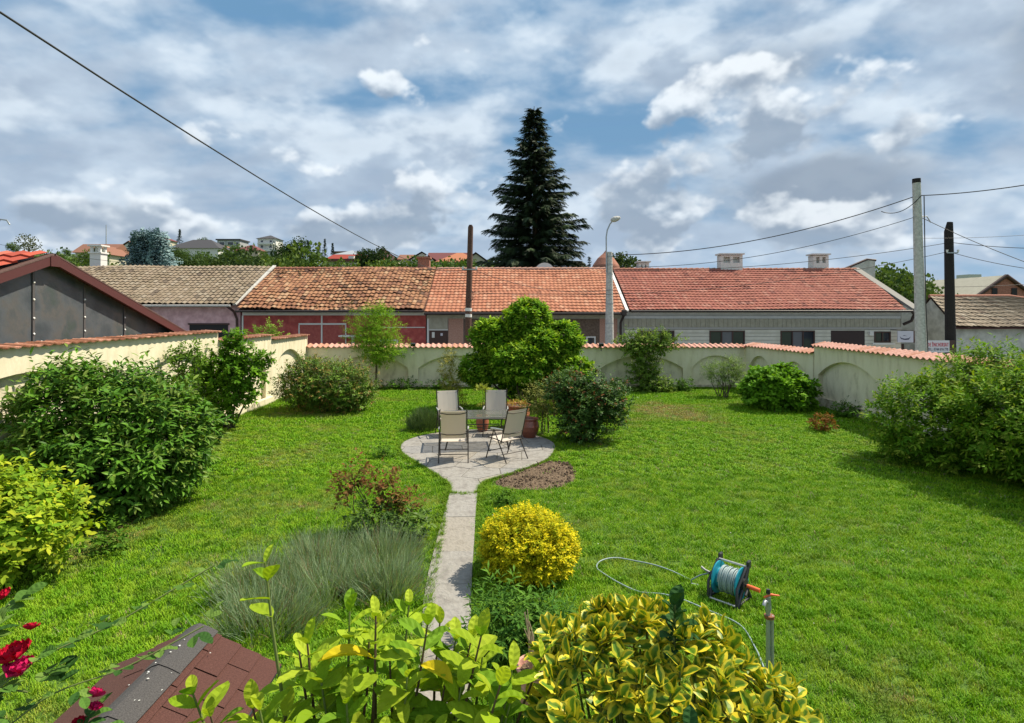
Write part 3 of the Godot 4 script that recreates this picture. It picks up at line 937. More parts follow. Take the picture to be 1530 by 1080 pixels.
	gutter(h, 6.9, 22.3, 3.03, 32.26, M.gutter_dark)
	part("downpipe", tb([D(22.3, 3.0, 32.26), D(22.42, 2.85, 32.3), D(22.4, 2.5, 32.5), D(22.2, 2.3, 32.85)], [0.08], 8), M.gutter_dark, h)
	part("verge", bx(Vector3(0.45, 0.14, 6.3), Vector3(22.65, 4.45, -35.3), Basis(Vector3.RIGHT, atan2(2.6, 5.6))), M.verge_grey, h)
	for k in 2:
		band.call(h, "fascia_board", 6.65, 22.1, 2.62 + k * 0.2, 2.795 + k * 0.2, 0.05, M.siding_pale)
	var vb := bx(Vector3(0.24, 0.46, 0.04))
	for i in 61:
		part("vertical_board", vb, M.siding_olive, h, Transform3D(Basis(), D(6.75 + i * 0.2533, 2.375, F - 0.03 - rng.randf_range(0, 0.008))))
	band.call(h, "ledge", 6.65, 22.15, 2.03, 2.13, 0.07, M.trim_grey)
	var openings := [[7.39, 9.45, 0.6, 1.95], [11.41, 13.39, 0.6, 1.95], [15.38, 17.3, 0.5, 1.95], [18.2, 20.1, -0.5, 1.95], [20.62, 21.54, 1.28, 1.9]]
	for k in 9:
		var y0 := 2.02 - 0.2 * (k + 1)
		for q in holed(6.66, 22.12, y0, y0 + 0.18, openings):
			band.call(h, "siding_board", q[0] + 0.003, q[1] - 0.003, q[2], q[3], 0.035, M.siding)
	for k in 5:
		var q = openings[k]
		if k == 3:
			band.call(h, "garage_door", q[0], q[1], -0.4, 1.95, 0.005, M.garage_brown)
		else:
			window_in(h, q[0], q[1], q[2], q[3], F - 0.035, M.dark_brown, 3 if k < 3 else 2)
	band.call(h, "sill", 20.5, 21.75, 1.16, 1.26, 0.12, M.trim_white)
	part("meter_box", bx(Vector3(0.22, 0.24, 0.12), D(20.42, 1.8, F - 0.12)), M.trim_white, h)
	# chimneys: white, with a cap on short piers
	for q in [[14.55, 1.4, 6.75, 38.2], [20.4, 0.98, 6.75, 38.4], [9.0, 0.68, 6.28, 38.6], [10.2, 0.7, 5.85, 39.4]]:
		c = MB.new()
		var w: float = q[1]
		var top: float = q[2]
		c.box(D(q[0], (5.0 + top - 0.62) / 2, q[3]), Vector3(w, top - 0.62 - 5.0, 0.7))
		for k in 3:
			c.box(D(q[0] - w / 2 + 0.09 + (w - 0.18) * k / 2.0, top - 0.42, q[3]), Vector3(0.18, 0.4, 0.68))
		c.box(D(q[0], top - 0.42, q[3]), Vector3(w * 0.96, 0.4, 0.06))
		c.box(D(q[0], top - 0.18, q[3]), Vector3(w, 0.1, 0.7))
		var stack := part("chimney", c.mesh(), M.trim_white, h)
		part("chimney_cap", bx(Vector3(w + 0.2, 0.09, 0.9), D(q[0], top - 0.05, q[3])), M.trim_white, stack)
	# the projecting sign by its right end
	h = thing("hanging_sign", "small white hanging sign with a dark boat shaped mark on the siding house corner", "sign", D(21.95, 1.36, 32.4))
	part("board", bx(Vector3(0.86, 0.62, 0.05), Vector3(0.05, 0.27, 0)), M.sign_white, h)
	part("edge", bx(Vector3(0.09, 0.64, 0.06), Vector3(0.53, 0.26, 0)), M.red_brown, h)
	part("arm", tb([Vector3(-0.55, 0.62, -0.35), Vector3(0.5, 0.62, 0)], [0.02], 6), M.wire, h)
	var hull := MB.new()
	hull.prism(PackedVector2Array([Vector2(-0.28, 0.30), Vector2(-0.2, 0.14), Vector2(0.0, 0.09), Vector2(0.22, 0.11), Vector2(0.33, 0.28), Vector2(0.22, 0.19), Vector2(0.0, 0.16), Vector2(-0.18, 0.2)]), Transform3D(Basis(), Vector3(0, 0, 0.026)), 0.006)
	hull.prism(PackedVector2Array([Vector2(-0.14, 0.30), Vector2(-0.02, 0.36), Vector2(0.12, 0.30), Vector2(0.0, 0.33)]), Transform3D(Basis(), Vector3(0, 0, 0.026)), 0.006)
	part("mark", hull.mesh(), M.sign_ink, h)

func build_shed() -> void:
	var X := -8.5
	var s := thing("shed", "big shed with dark clear sheet gable and red roof over the left garden wall", "shed")
	var g := func(d: float) -> float: return 4.0 - absf(d - 10.8) * (0.345 if d > 10.8 else 0.34)
	var seams := [6.45, 8.05, 9.3, 10.57, 11.85, 13.1, 14.35, 15.1]
	for k in seams.size() - 1:
		var a: float = seams[k]
		var b: float = seams[k + 1]
		var p := PackedVector2Array([Vector2(a + 0.004, -0.4), Vector2(b - 0.004, -0.4), Vector2(b - 0.004, g.call(b))])
		if a < 10.8 and b > 10.8:
			p.append(Vector2(10.8, g.call(10.8)))
		p.append(Vector2(a + 0.004, g.call(a)))
		var m := MB.new()
		m.prism(p, Transform3D(Basis(Vector3(0, 0, -1), Vector3.UP, Vector3.RIGHT), Vector3(X + 0.008 * (k % 2), 0, 0)), 0.02)
		part("sheet_panel", m.mesh(), M.shed_sheet, s)
	var lath := MB.new()
	for d in seams.slice(1, 7):
		lath.box(Vector3(X + 0.036, (g.call(d) + 1.0) / 2, -d), Vector3(0.012, g.call(d) - 1.05, 0.05))
	part("seam_strips", lath.mesh(), M.shed_seam, s)
	var sc := MB.new()
	sc.lathe([Vector2(0.022, 0), Vector2(0.016, 0.012), Vector2(0, 0.016)], Vector3.ZERO, 6, Basis(Vector3.FORWARD, PI / 2))
	var screw := sc.mesh()
	for d in seams.slice(1, 7):
		for y in [2.65, 2.95, 3.3, 3.6]:
			if y < g.call(d) - 0.2:
				part("screw", screw, M.petal_white, s, Transform3D(Basis(), Vector3(X + 0.045, y + rng.randf_range(-0.03, 0.03), -d)))
	for i in 14:
		part("screw", screw, M.petal_white, s, Transform3D(Basis(), Vector3(X + 0.031, 2.52, -(7.4 + i * 0.56 + rng.randf_range(-0.05, 0.05)))))
	# roof: two slopes running away to the left, boards along the rakes
	var e0 := 6.2
	var e1 := 15.45
	var r := MB.new()
	for q in [[e0, g.call(e0) + 0.02], [e1, g.call(e1) + 0.02]]:
		var a := Vector3(X + 0.21, 4.06, -10.8)
		var b := Vector3(X + 0.21, q[1], -q[0])
		r.quad(a, b, b + Vector3(-13, 0, 0), a + Vector3(-13, 0, 0))
		r.quad(a - Vector3(0, 0.05, 0), b - Vector3(0, 0.05, 0), b + Vector3(-13, -0.05, 0), a + Vector3(-13, -0.05, 0))
	part("roof", r.mesh(), M.dark_brown, s)
	var t := MB.new()
	var cols := [Color(0.40, 0.075, 0.04), 0.6, Color(0.34, 0.055, 0.03), 0.3, Color(0.45, 0.12, 0.075), 0.1]
	tile_slope(t, X - 12.5, X + 0.17, X - 12.5, X + 0.17, g.call(e0) + 0.03, e0, 4.08, 10.8, 13, 0.3, 0.02, cols, 0.05)
	part("roof_tiles", t.mesh(), M.roof_tile, s).set_meta("kind", "stuff")
	for q in [[e0, g.call(e0)], [e1, g.call(e1)]]:
		var a := Vector3(X + 0.22, 4.02, -10.8)
		var b := Vector3(X + 0.22, q[1] - 0.02, -q[0])
		var mid := (a + b) / 2
		var dir := (b - a)
		var zax := dir.normalized()
		var yax := zax.cross(Vector3.RIGHT).normalized()
		if yax.y < 0: yax = -yax
		part("rake_board", bx(Vector3(0.05, 0.15, dir.length() + 0.06), mid, Basis(yax.cross(zax), yax, zax)), M.red_brown, s)
		part("rake_flashing", bx(Vector3(0.16, 0.025, dir.length() + 0.1), mid + yax * 0.092 + Vector3(-0.05, 0, 0), Basis(yax.cross(zax), yax, zax)), M.shed_flashing, s)
	part("rake_cap", bx(Vector3(0.07, 0.19, 0.22), Vector3(X + 0.225, 3.99, -10.8)), M.red_brown, s)

func build_right_houses() -> void:
	var h := thing("low_house", "low grey house with weathered brown tile roof behind the tarred pole", "house")
	var X := 25.0
	var gab := MB.new()
	gab.prism(PackedVector2Array([Vector2(32.9, -0.5), Vector2(36.3, -0.5), Vector2(36.3, 2.25), Vector2(34.6, 3.78), Vector2(32.9, 2.25)]), Transform3D(Basis(Vector3(0, 0, -1), Vector3.UP, Vector3.RIGHT), Vector3(X, 0, 0)), 15.0)
	part("wall", gab.mesh(), M.render_grey, h)
	var t := MB.new()
	tile_slope(t, X - 0.12, X + 14, X - 0.12, X + 4.6, 2.15, 32.55, 3.86, 34.6, 9, 0.3, 0.018, [Color(0.277, 0.221, 0.158), 0.55, Color(0.225, 0.176, 0.124), 0.25, Color(0.323, 0.27, 0.203), 0.15, Color(0.15, 0.105, 0.075), 0.05], 0.5)
	part("roof_tiles", t.mesh(), M.roof_tile, h).set_meta("kind", "stuff")
	var rb := MB.new()
	rb.quad(D(X - 0.1, 2.12, 32.55), D(X + 14, 2.12, 32.55), D(X + 4.6, 3.84, 34.6), D(X - 0.1, 3.84, 34.6))
	rb.quad(D(X - 0.1, 3.84, 34.6), D(X + 4.6, 3.84, 34.6), D(X + 14, 2.0, 36.9), D(X - 0.1, 2.0, 36.9))
	rb.face(D(X + 14, 2.12, 32.55), D(X + 14, 2.0, 36.9), D(X + 4.6, 3.84, 34.6))
	part("roof", rb.mesh(), M.dark_brown, h)
	part("ridge", tb([D(X - 0.1, 3.9, 34.6), D(X + 4.6, 3.9, 34.6), D(X + 13.8, 2.22, 32.7)], [0.11], 8), M.brick, h)
	part("eave_board", bx(Vector3(14.0, 0.10, 0.06), D(X + 6.9, 2.10, 32.62)), M.red_brown, h)
	for x in [X + 1.35, X + 4.1]:
		window_in(h, x, x + 0.95, -0.1, 0.82, 32.86, M.trim_white, 2)
		part("window_hood", bx(Vector3(1.2, 0.07, 0.18), D(x + 0.48, 0.92, 32.8)), M.trim_grey, h)
	h = thing("yard_wall", "plain pale rendered wall joining the siding house and the low grey house", "wall")
	part("wall", bx(Vector3(2.9, 3.9, 0.4), D(23.7, 1.45, 36.0)), M.render_grey, h)
	part("wall_cap", bx(Vector3(3.0, 0.07, 0.5), D(23.7, 3.44, 36.0)), M.brick, h)
	part("gate", bx(Vector3(0.95, 1.9, 0.05), D(22.98 + 0.15, 0.15, 34.9)), M.dark_brown, h)
	part("gate_post", bx(Vector3(0.14, 2.2, 0.14), D(22.5, 0.2, 34.9)), M.trim_white, h)
	# firewall of the next house, a slanting pale gable over the red-brown ridge
	h = thing("firewall", "pale slanting firewall with a dark coping beyond the right end of the red brown roof", "wall")
	var fw := MB.new()
	fw.prism(PackedVector2Array([Vector2(22.8, 3.0), Vector2(25.3, 3.0), Vector2(25.3, 6.45), Vector2(24.8, 6.5), Vector2(22.8, 5.65)]), Transform3D(Basis(), D(0, 0, 40.6)), 0.3)
	part("wall", fw.mesh(), M.render_grey, h)
	part("coping", tb([D(22.7, 5.68, 40.4), D(24.8, 6.56, 40.4), D(25.4, 6.5, 40.4)], [0.09], 6), M.dark_brown, h)
	# far brick gable
	h = thing("brick_house", "old brick gable with two small openings and a dark verge, at the right edge", "house")
	var bg := MB.new()
	bg.prism(PackedVector2Array([Vector2(33.6, -0.5), Vector2(42.6, -0.5), Vector2(42.6, 2.4), Vector2(38.2, 5.62), Vector2(33.6, 2.4)]), Transform3D(Basis(), D(0, 0, 45.3)), 0.3)
	part("gable", bg.mesh(), M.brick, h)
	for x in [37.35, 38.85]:
		part("vent", bx(Vector3(0.4, 0.7, 0.1), D(x, 4.42, 44.99)), M.void, h)
	for q in [[33.3, 2.3], [42.9, 2.3]]:
		part("verge", tb([D(q[0], q[1], 44.9), D(38.2, 5.72, 44.9)], [0.14], 6), M.dark_brown, h)
	var rs := MB.new()
	rs.quad(D(38.2, 5.75, 44.9), D(43.2, 2.2, 44.9), D(43.2, 2.2, 58), D(38.2, 5.75, 58))
	rs.quad(D(33.2, 2.2, 44.9), D(38.2, 5.75, 44.9), D(38.2, 5.75, 58), D(33.2, 2.2, 58))
	part("roof", rs.mesh(), M.siding_olive, h)
	h = thing("apartment_block", "tiny pale apartment block far off between the tarred pole and the brick gable", "building", D(236, 0, 300))
	part("wall", bx(Vector3(6.5, 22, 8), Vector3(0, 10, 0)), M.render_grey, h)
	for i in 2:
		for j in 3:
			part("window", bx(Vector3(1.4, 1.2, 0.1), Vector3(-1.6 + i * 3.0, 12.5 + j * 3.0, 4.05)), M.window_glass, h)

# ---------------------------------------------------------------- the hillside
var crest := [[-400, 20], [-260, 22], [-190, 23], [-139, 22], [-105, 20.5], [-76, 19], [-39, 15.5], [-14, 13], [36, 9], [100, 5], [200, 3], [500, 2]]

func hill(x: float, d: float) -> float:
	var k := x * 220.0 / maxf(d, 120.0)
	var c: float = crest[0][1]
	for i in crest.size() - 1:
		if k >= crest[i][0] and k <= crest[i + 1][0]:
			c = lerpf(crest[i][1], crest[i + 1][1], (k - crest[i][0]) / (crest[i + 1][0] - crest[i][0]))
	return -0.5 + (c + 0.5) * pow(clampf((d - 40.0) / 165.0, 0.0, 1.0), 0.7) - maxf(0.0, d - 230.0) * 0.05

func leaf_cluster(seed_: int, n: int, size: float, spread: float) -> ArrayMesh:   # a sprig: leaf-sized faces round one point
	var r := RandomNumberGenerator.new()
	r.seed = seed_
	var m := MB.new()
	for i in n:
		var o := Vector3(r.randfn(0, 1), r.randfn(0, 1), r.randfn(0, 1)) * spread * 0.5
		var b := Basis.from_euler(Vector3(r.randf() * TAU, r.randf() * TAU, r.randf() * TAU))
		var s := size * r.randf_range(0.7, 1.3)
		var v := r.randf_range(0.75, 1.2)
		m.tint = Color(v, v, v)
		m.quad(o + b * Vector3(-s * 0.45, 0, -s * 0.2), o + b * Vector3(s * 0.1, 0, -s * 0.6), o + b * Vector3(s * 0.5, s * 0.12, s * 0.1), o + b * Vector3(-s * 0.1, 0, s * 0.6))
	return m.mesh()

func ball() -> Vector3:
	var z := rng.randf_range(-1, 1)
	var a := rng.randf() * TAU
	var r := sqrt(1 - z * z)
	return Vector3(r * cos(a), z, r * sin(a))

func far_tree(called: String, label: String, category: String, group: String, at: Vector3, height: float, width: float, kind: String, ca: Color, cb: Color, n := 200) -> Node3D:
	var o := thing(called, label, category, at, 0, group)
	var buf := PackedFloat32Array()
	if kind == "round":
		part("trunk", tb([Vector3(0, -1.5, 0), Vector3(0.1, height * 0.6, 0)], [width * 0.05, width * 0.02], 6), M.bark, o)
		var lobes := []
		for i in 6:
			lobes.append([Vector3(rng.randf_range(-0.26, 0.26) * width, height * rng.randf_range(0.38, 0.76), rng.randf_range(-0.26, 0.26) * width), width * rng.randf_range(0.22, 0.34)])
		for i in n:
			var l = lobes[rng.randi() % 6]
			var p := ball() * (1.0 - 0.4 * pow(rng.randf(), 2.0))
			put(buf, Basis.from_euler(Vector3(rng.randf() * 6, rng.randf() * 6, 0)).scaled(Vector3.ONE * rng.randf_range(0.7, 1.3)), l[0] + p * l[1] * Vector3(1, 0.85, 1), ca.lerp(cb, rng.randf()))
		instances("crown", leaf_cluster(rng.randi(), 12, minf(width * 0.055, 0.24), width * 0.10), M.leaf, buf, o)
	else:
		part("trunk", tb([Vector3(0, -1.0, 0), Vector3(0, height * 0.95, 0)], [width * 0.06, 0.03], 6), M.bark, o)
		for i in n:
			var t := pow(rng.randf(), 0.8)
			var a := rng.randf() * TAU
			var wr := width * 0.5 * ((1.0 - t) * 0.95 + 0.06) if kind == "conifer" else width * 0.5 * sin(clampf(t * 1.05 + 0.12, 0, 1) * PI)
			wr *= (0.72 + 0.28 * sin(t * 40.0 + a * 2.0)) * sqrt(rng.randf_range(0.3, 1.0))
			put(buf, Basis.from_euler(Vector3(rng.randf() * 0.8, a, 0)).scaled(Vector3(1, 0.6, 1) * rng.randf_range(0.7, 1.3)), Vector3(cos(a) * wr, height * (0.04 + 0.95 * t) - wr * 0.18, sin(a) * wr), ca.lerp(cb, rng.randf()))
		instances("crown", leaf_cluster(rng.randi(), 12, minf(width * 0.07, 0.2), width * 0.10), M.needle, buf, o)
	return o

# a hillside house: walls, pitched or hipped or flat roof, windows; ridge along x unless facing is "gable"
func hill_house(label: String, at: Vector3, w: float, wall_h: float, roof_h: float, depth: float, style: String, wall: Material, roof: Material, wins: Array, turn := 0.0) -> Node3D:
	var o := thing("hillside_house", label, "house", at, turn)
	part("wall", bx(Vector3(w, wall_h + 7.0, depth), Vector3(0, wall_h / 2 - 3.5, -depth / 2)), wall, o)
	var m := MB.new()
	var e := 0.5
	var y := wall_h
	var a := Vector3(-w / 2 - e, y, e); var b := Vector3(w / 2 + e, y, e); var c := Vector3(w / 2 + e, y, -depth - e); var d := Vector3(-w / 2 - e, y, -depth - e)
	if style == "gable":
		var f := Vector3(0, y + roof_h, e); var g := Vector3(0, y + roof_h, -depth - e)
		m.quad(a, f, g, d)
		m.quad(f, b, c, g)
		var gb := MB.new()
		gb.prism(PackedVector2Array([Vector2(-w / 2, y), Vector2(w / 2, y), Vector2(0, y + roof_h - 0.25)]), Transform3D(Basis(), Vector3(0, 0, -depth)), depth)
		part("gable", gb.mesh(), wall, o)
	elif style == "side":
		var f := Vector3(-w / 2 - e, y + roof_h, -depth / 2); var g := Vector3(w / 2 + e, y + roof_h, -depth / 2)
		m.quad(a, b, g, f)
		m.quad(c, d, f, g)
		m.face(a, f, d); m.face(b, c, g)
	elif style == "hip":
		var f := Vector3(-w / 2 + depth * 0.45, y + roof_h, -depth / 2); var g := Vector3(w / 2 - depth * 0.45, y + roof_h, -depth / 2)
		if f.x > g.x:
			f.x = 0.0; g.x = 0.0
		m.quad(a, b, g, f); m.quad(c, d, f, g); m.face(d, a, f); m.face(b, c, g)
	elif style == "mansard":
		var k := 1.6
		var f := Vector3(-w / 2 + k, y + roof_h, -k); var g := Vector3(w / 2 - k, y + roof_h, -k); var h2 := Vector3(w / 2 - k, y + roof_h, -depth + k); var i2 := Vector3(-w / 2 + k, y + roof_h, -depth + k)
		m.quad(a, b, g, f); m.quad(b, c, h2, g); m.quad(c, d, i2, h2); m.quad(d, a, f, i2)
		var top := MB.new()
		var p := Vector3(0, y + roof_h + 1.0, -depth / 2)
		for q in [[f, g], [g, h2], [h2, i2], [i2, f]]:
			top.face(q[0] + Vector3.UP * 0.02, q[1] + Vector3.UP * 0.02, p)
		part("upper_roof", top.mesh(), M.zinc, o)
	else:
		m.box(Vector3(0, y + 0.2, -depth / 2), Vector3(w + 0.8, 0.4, depth + 0.8))
	part("roof", m.mesh(), roof, o)
	for q in wins:   # [x, y, width, height]
		var win := part("window", bx(Vector3(q[2], q[3], 0.14), Vector3(q[0], q[1], 0.0)), M.trim_white, o)
		part("pane", bx(Vector3(q[2] - 0.3, q[3] - 0.3, 0.1), Vector3(q[0], q[1], 0.04)), M.window_glass, win)
	return o

func build_hillside() -> void:
	M["zinc"] = plain("zinc", Color(0.33, 0.36, 0.40), 0.6)
	for q in [["hill_roof_brown", Color(0.22, 0.10, 0.065)], ["hill_roof_red", Color(0.33, 0.05, 0.035)], ["hill_roof_orange", Color(0.40, 0.15, 0.075)], ["hill_roof_dark", Color(0.05, 0.05, 0.058)], ["hill_roof_wine", Color(0.15, 0.045, 0.045)], ["hill_wall_cream", Color(0.55, 0.51, 0.38)], ["hill_wall_white", Color(0.64, 0.63, 0.60)], ["hill_wall_grey", Color(0.33, 0.34, 0.35)], ["hill_wall_beige", Color(0.48, 0.40, 0.32)]]:
		plain(q[0], q[1], 0.9)
	var m := MB.new()
	var xs := []
	for i in 45: xs.append(-420.0 + i * 20.0)
	var ds := [46.0, 60.0, 80.0, 100.0, 120.0, 140.0, 160.0, 180.0, 200.0, 220.0, 260.0, 330.0]
	for i in xs.size() - 1:
		for j in ds.size() - 1:
			var p := [xs[i], xs[i + 1]]
			m.quad(D(p[0], hill(p[0], ds[j]), ds[j]), D(p[1], hill(p[1], ds[j]), ds[j]), D(p[1], hill(p[1], ds[j + 1]), ds[j + 1]), D(p[0], hill(p[0], ds[j + 1]), ds[j + 1]))
	structure("hillside", m.mesh(), M.field)

	hill_house("brown roofed cream house with its long side in view, on the hillside by the mast", D(-77.0, 11.9, 110), 6.6, 1.9, 1.9, 5.5, "side", M.hill_wall_cream, M.hill_roof_brown, [[1.2, 0.9, 0.9, 1.0]])
	hill_house("cream gable end with a brown roof standing before the brown roofed hillside house", D(-73.6, 11.6, 107), 3.4, 1.5, 1.8, 5.0, "gable", M.hill_wall_cream, M.hill_roof_brown, [[0.0, 1.2, 0.8, 0.9]])
	hill_house("little white gabled house under a brown roof just left of the blue spruce", D(-92.5, 16.2, 145), 5.0, 2.0, 1.9, 6.0, "gable", M.hill_wall_white, M.hill_roof_brown, [[0.3, 1.3, 0.8, 0.9]])
	hill_house("dark roofed house with a pale wall on the hill crest above the blue spruce", D(-119.5, 24.6, 200), 8.5, 2.3, 1.9, 7.0, "hip", M.hill_wall_cream, M.hill_roof_wine, [[-2, 1.2, 1.2, 1.0], [1.6, 1.2, 1.2, 1.0]])
	hill_house("long white hall with a dark hipped roof right of the blue spruce", D(-79.5, 15.8, 150), 12.8, 3.0, 2.7, 9.0, "hip", M.hill_wall_white, M.hill_roof_dark, [])
	hill_house("modern grey flat roofed house on the hill crest", D(-94.0, 24.0, 200), 7.6, 2.8, 0.4, 7.0, "flat", M.hill_wall_grey, M.hill_roof_dark, [[-2.2, 1.6, 2.0, 1.4], [0.7, 1.6, 2.2, 1.4], [3.0, 1.2, 1.0, 2.0]])
	hill_house("small grey gabled house below the modern flat roofed one", D(-83.0, 17.5, 172), 4.6, 2.6, 2.0, 6.0, "gable", M.hill_wall_grey, M.hill_roof_brown, [[0, 1.5, 0.9, 1.0]])
	hill_house("low house with a wine red hipped roof beside the small grey gable", D(-77.0, 19.6, 176), 6.5, 1.3, 1.9, 6.0, "hip", M.hill_wall_beige, M.hill_roof_wine, [])
	var villa := hill_house("white three storey villa with balconies on the hill crest", D(-81.0, 23.6, 200), 6.2, 3.7, 1.5, 6.5, "hip", M.hill_wall_white, M.hill_roof_dark, [[-1.6, 2.8, 1.1, 0.9], [1.4, 2.8, 1.1, 0.9], [-1.6, 1.0, 1.1, 1.1], [1.4, 1.0, 1.1, 1.1]])
	part("balcony", bx(Vector3(7.6, 0.7, 1.6), Vector3(0.2, -0.4, 0.8)), M.hill_wall_white, villa)
	part("balcony", bx(Vector3(5.4, 0.5, 1.2), Vector3(0, 1.9, 0.6)), M.hill_wall_white, villa)
	part("garage", bx(Vector3(8.5, 3.0, 4.0), Vector3(-1.0, -2.6, -0.4)), M.hill_wall_grey, villa)
	hill_house("long low pale building on the crest right of the dark conifers", D(-55.5, 21.8, 205), 8.6, 1.3, 0.3, 6.0, "flat", M.hill_wall_beige, M.hill_roof_brown, [[-2.5, 0.7, 1.4, 0.6], [0.4, 0.7, 1.4, 0.6], [2.8, 0.7, 1.2, 0.6]])
	var red := hill_house("wide house with a steep red mansard roof and grey upper roof, mid hillside", D(-29.5, 11.1, 110), 9.2, 1.0, 1.5, 7.0, "mansard", M.hill_wall_white, M.hill_roof_red, [[-2.6, 0.1, 1.0, 0.9], [2.4, 0.1, 1.0, 0.9]])
	part("dormer", bx(Vector3(1.0, 0.8, 1.2), Vector3(0.7, 1.7, -0.6)), M.hill_wall_white, red)
	hill_house("red hipped annex joined to the right side of the red mansard house", D(-24.6, 11.3, 112), 4.5, 1.2, 1.5, 6.0, "hip", M.hill_wall_white, M.hill_roof_red, [])
	hill_house("beige gabled house with a dark roof just right of the red mansard house", D(-24.2, 12.2, 118), 4.0, 1.6, 1.5, 6.0, "gable", M.hill_wall_beige, M.hill_roof_dark, [[0, 1.6, 0.7, 0.8]])
	hill_house("low beige house with a flat dark roof in front of the red mansard house", D(-26.5, 9.3, 98), 7.6, 1.9, 0.3, 5.0, "flat", M.hill_wall_beige, M.hill_roof_wine, [[-2.2, 1.1, 0.9, 0.9], [1.6, 1.1, 0.9, 0.9]])
	hill_house("white gabled house with a grey roof left of the two orange roofs", D(-16.4, 11.3, 116), 4.4, 1.7, 1.6, 6.0, "gable", M.hill_wall_white, M.hill_roof_dark, [[0.2, 1.4, 0.8, 0.9]])
	hill_house("white house with its ridge sideways beside the grey roofed white gable", D(-19.2, 11.2, 118), 3.8, 2.0, 1.2, 5.0, "side", M.hill_wall_white, M.hill_roof_brown, [])
	hill_house("wide house with a dull red roof, the farther of the two orange roofs", D(-11.2, 11.1, 117), 8.0, 1.4, 2.3, 7.0, "side", M.hill_wall_white, M.hill_roof_wine, [])
	hill_house("house with a bright orange hipped roof left of the wooden pole", D(-8.6, 10.4, 108), 7.4, 1.5, 2.0, 7.0, "hip", M.hill_wall_white, M.hill_roof_orange, [[-1.8, 0.8, 1.3, 0.8], [1.4, 0.8, 1.3, 0.8]])
	hill_house("pale gabled house with a wine roof between the wooden pole and the big spruce", D(-4.9, 8.6, 98), 4.6, 2.1, 2.0, 6.5, "gable", M.hill_wall_cream, M.hill_roof_wine, [[0.2, 1.6, 0.8, 0.9]])
	hill_house("small house with an orange gable roof right of the big spruce", D(8.4, 6.4, 72), 1.8, 1.2, 1.0, 4.0, "gable", M.hill_wall_cream, M.hill_roof_orange, [])
	var tw := thing("turret", "small white turret with a red bell shaped roof behind the street lamp", "turret", D(9.9, 0, 58))
	part("drum", tb([Vector3(0, 4, 0), Vector3(0, 7.1, 0)], [1.05], 10), M.hill_wall_white, tw)
	var bell := MB.new()
	bell.lathe([Vector2(1.45, 7.0), Vector2(1.3, 7.5), Vector2(0.8, 8.2), Vector2(0.28, 8.65), Vector2(0.0, 9.0)], Vector3.ZERO, 12)
	part("roof", bell.mesh(), M.brick, tw)
	for a in [-0.5, 0.3]:
		part("window", bx(Vector3(0.4, 0.8, 0.2), Vector3(sin(a) * 1.0, 6.1, cos(a) * 1.0), Basis(Vector3.UP, a)), M.window_glass, tw)
	var mast := thing("mast", "thin grey radio mast on the hill behind the brown roofed house", "mast", D(-135.5, 20, 200))
	part("pole", tb([Vector3(0, 0, 0), Vector3(0, 12.0, 0)], [0.22, 0.12], 5), M.zinc, mast)

	# trees: dark conifers, a column, the blue spruce, then the round green trees between the houses
	far_tree("blue_spruce", "bluish spruce with pale tips behind the grey brown roof", "tree", "", D(-36.2, 2.2, 60), 8.8, 11.0, "conifer", Color(0.10, 0.19, 0.20), Color(0.30, 0.42, 0.43), 3400)
	far_tree("poplar", "slim dark columnar tree standing above the long white hall", "tree", "", D(-110.5, 22.0, 200), 8.6, 2.6, "column", Color(0.018, 0.04, 0.018), Color(0.04, 0.07, 0.03), 160)
	far_tree("leafy_tree", "loose green tree on the crest between the poplar and the modern flat roofed house", "tree", "", D(-102.8, 22.4, 200), 5.6, 4.2, "round", Color(0.05, 0.09, 0.03), Color(0.09, 0.14, 0.045), 120)
	var darks := ["dark conifer nearest the white villa, in the front row", "dark conifer second from the villa on the crest", "low dark conifer in the middle of the crest row", "tallest dark conifer of the crest row right of the villa", "last dark conifer at the right end of the crest row", "dark conifer low on the slope right of the white villa", "lower dark conifer in front of the tallest one"]
	var at_dark := -1
	for q in [[-71.5, 21.5, 202, 5.2], [-67.3, 21.6, 201, 5.8], [-64.5, 21.8, 204, 4.9], [-62.5, 21.8, 204, 6.4], [-59.8, 21.5, 204, 5.2], [-69.5, 19.4, 190, 5.6], [-65.8, 19.4, 190, 5.4]]:
		at_dark += 1
		far_tree("conifer", darks[at_dark], "tree", "dark conifers right of the villa", D(q[0], q[1] - 0.5, q[2]), q[3], 2.7, "conifer", Color(0.012, 0.028, 0.014), Color(0.03, 0.05, 0.025), 130)
	for q in [[9.4, 4.4, 66, 4.8, "taller small conifer next to the street lamp, behind the orange roof"], [8.55, 4.4, 67, 3.6, "shorter small conifer left of its twin behind the orange roof"]]:
		far_tree("conifer", q[4], "tree", "small conifers right of the big spruce", D(q[0], q[1], q[2]), q[3], 1.6, "conifer", Color(0.012, 0.03, 0.018), Color(0.03, 0.05, 0.03), 90)
	far_tree("leafy_tree", "mid green round tree behind the roofs right of the street lamp", "tree", "", D(12.4, 1.5, 60), 8.0, 5.4, "round", Color(0.03, 0.06, 0.02), Color(0.075, 0.12, 0.04), 380)
	far_tree("leafy_tree", "bright green tree behind the tall concrete pole", "tree", "", D(33.4, 0, 50), 7.6, 8.2, "round", Color(0.06, 0.115, 0.03), Color(0.13, 0.2, 0.055), 1500)
	far_tree("leafy_tree", "pair of bare grey green crowns at the far left edge above the red shed roof", "tree", "", D(-81, 10.5, 100), 5.5, 5.0, "round", Color(0.09, 0.11, 0.06), Color(0.15, 0.16, 0.1), 60)
	far_tree("leafy_tree", "big dark green tree right of the beige gabled hillside house", "tree", "", D(-20.4, 6.0, 92), 7.2, 5.6, "round", Color(0.02, 0.045, 0.015), Color(0.05, 0.085, 0.028), 420)
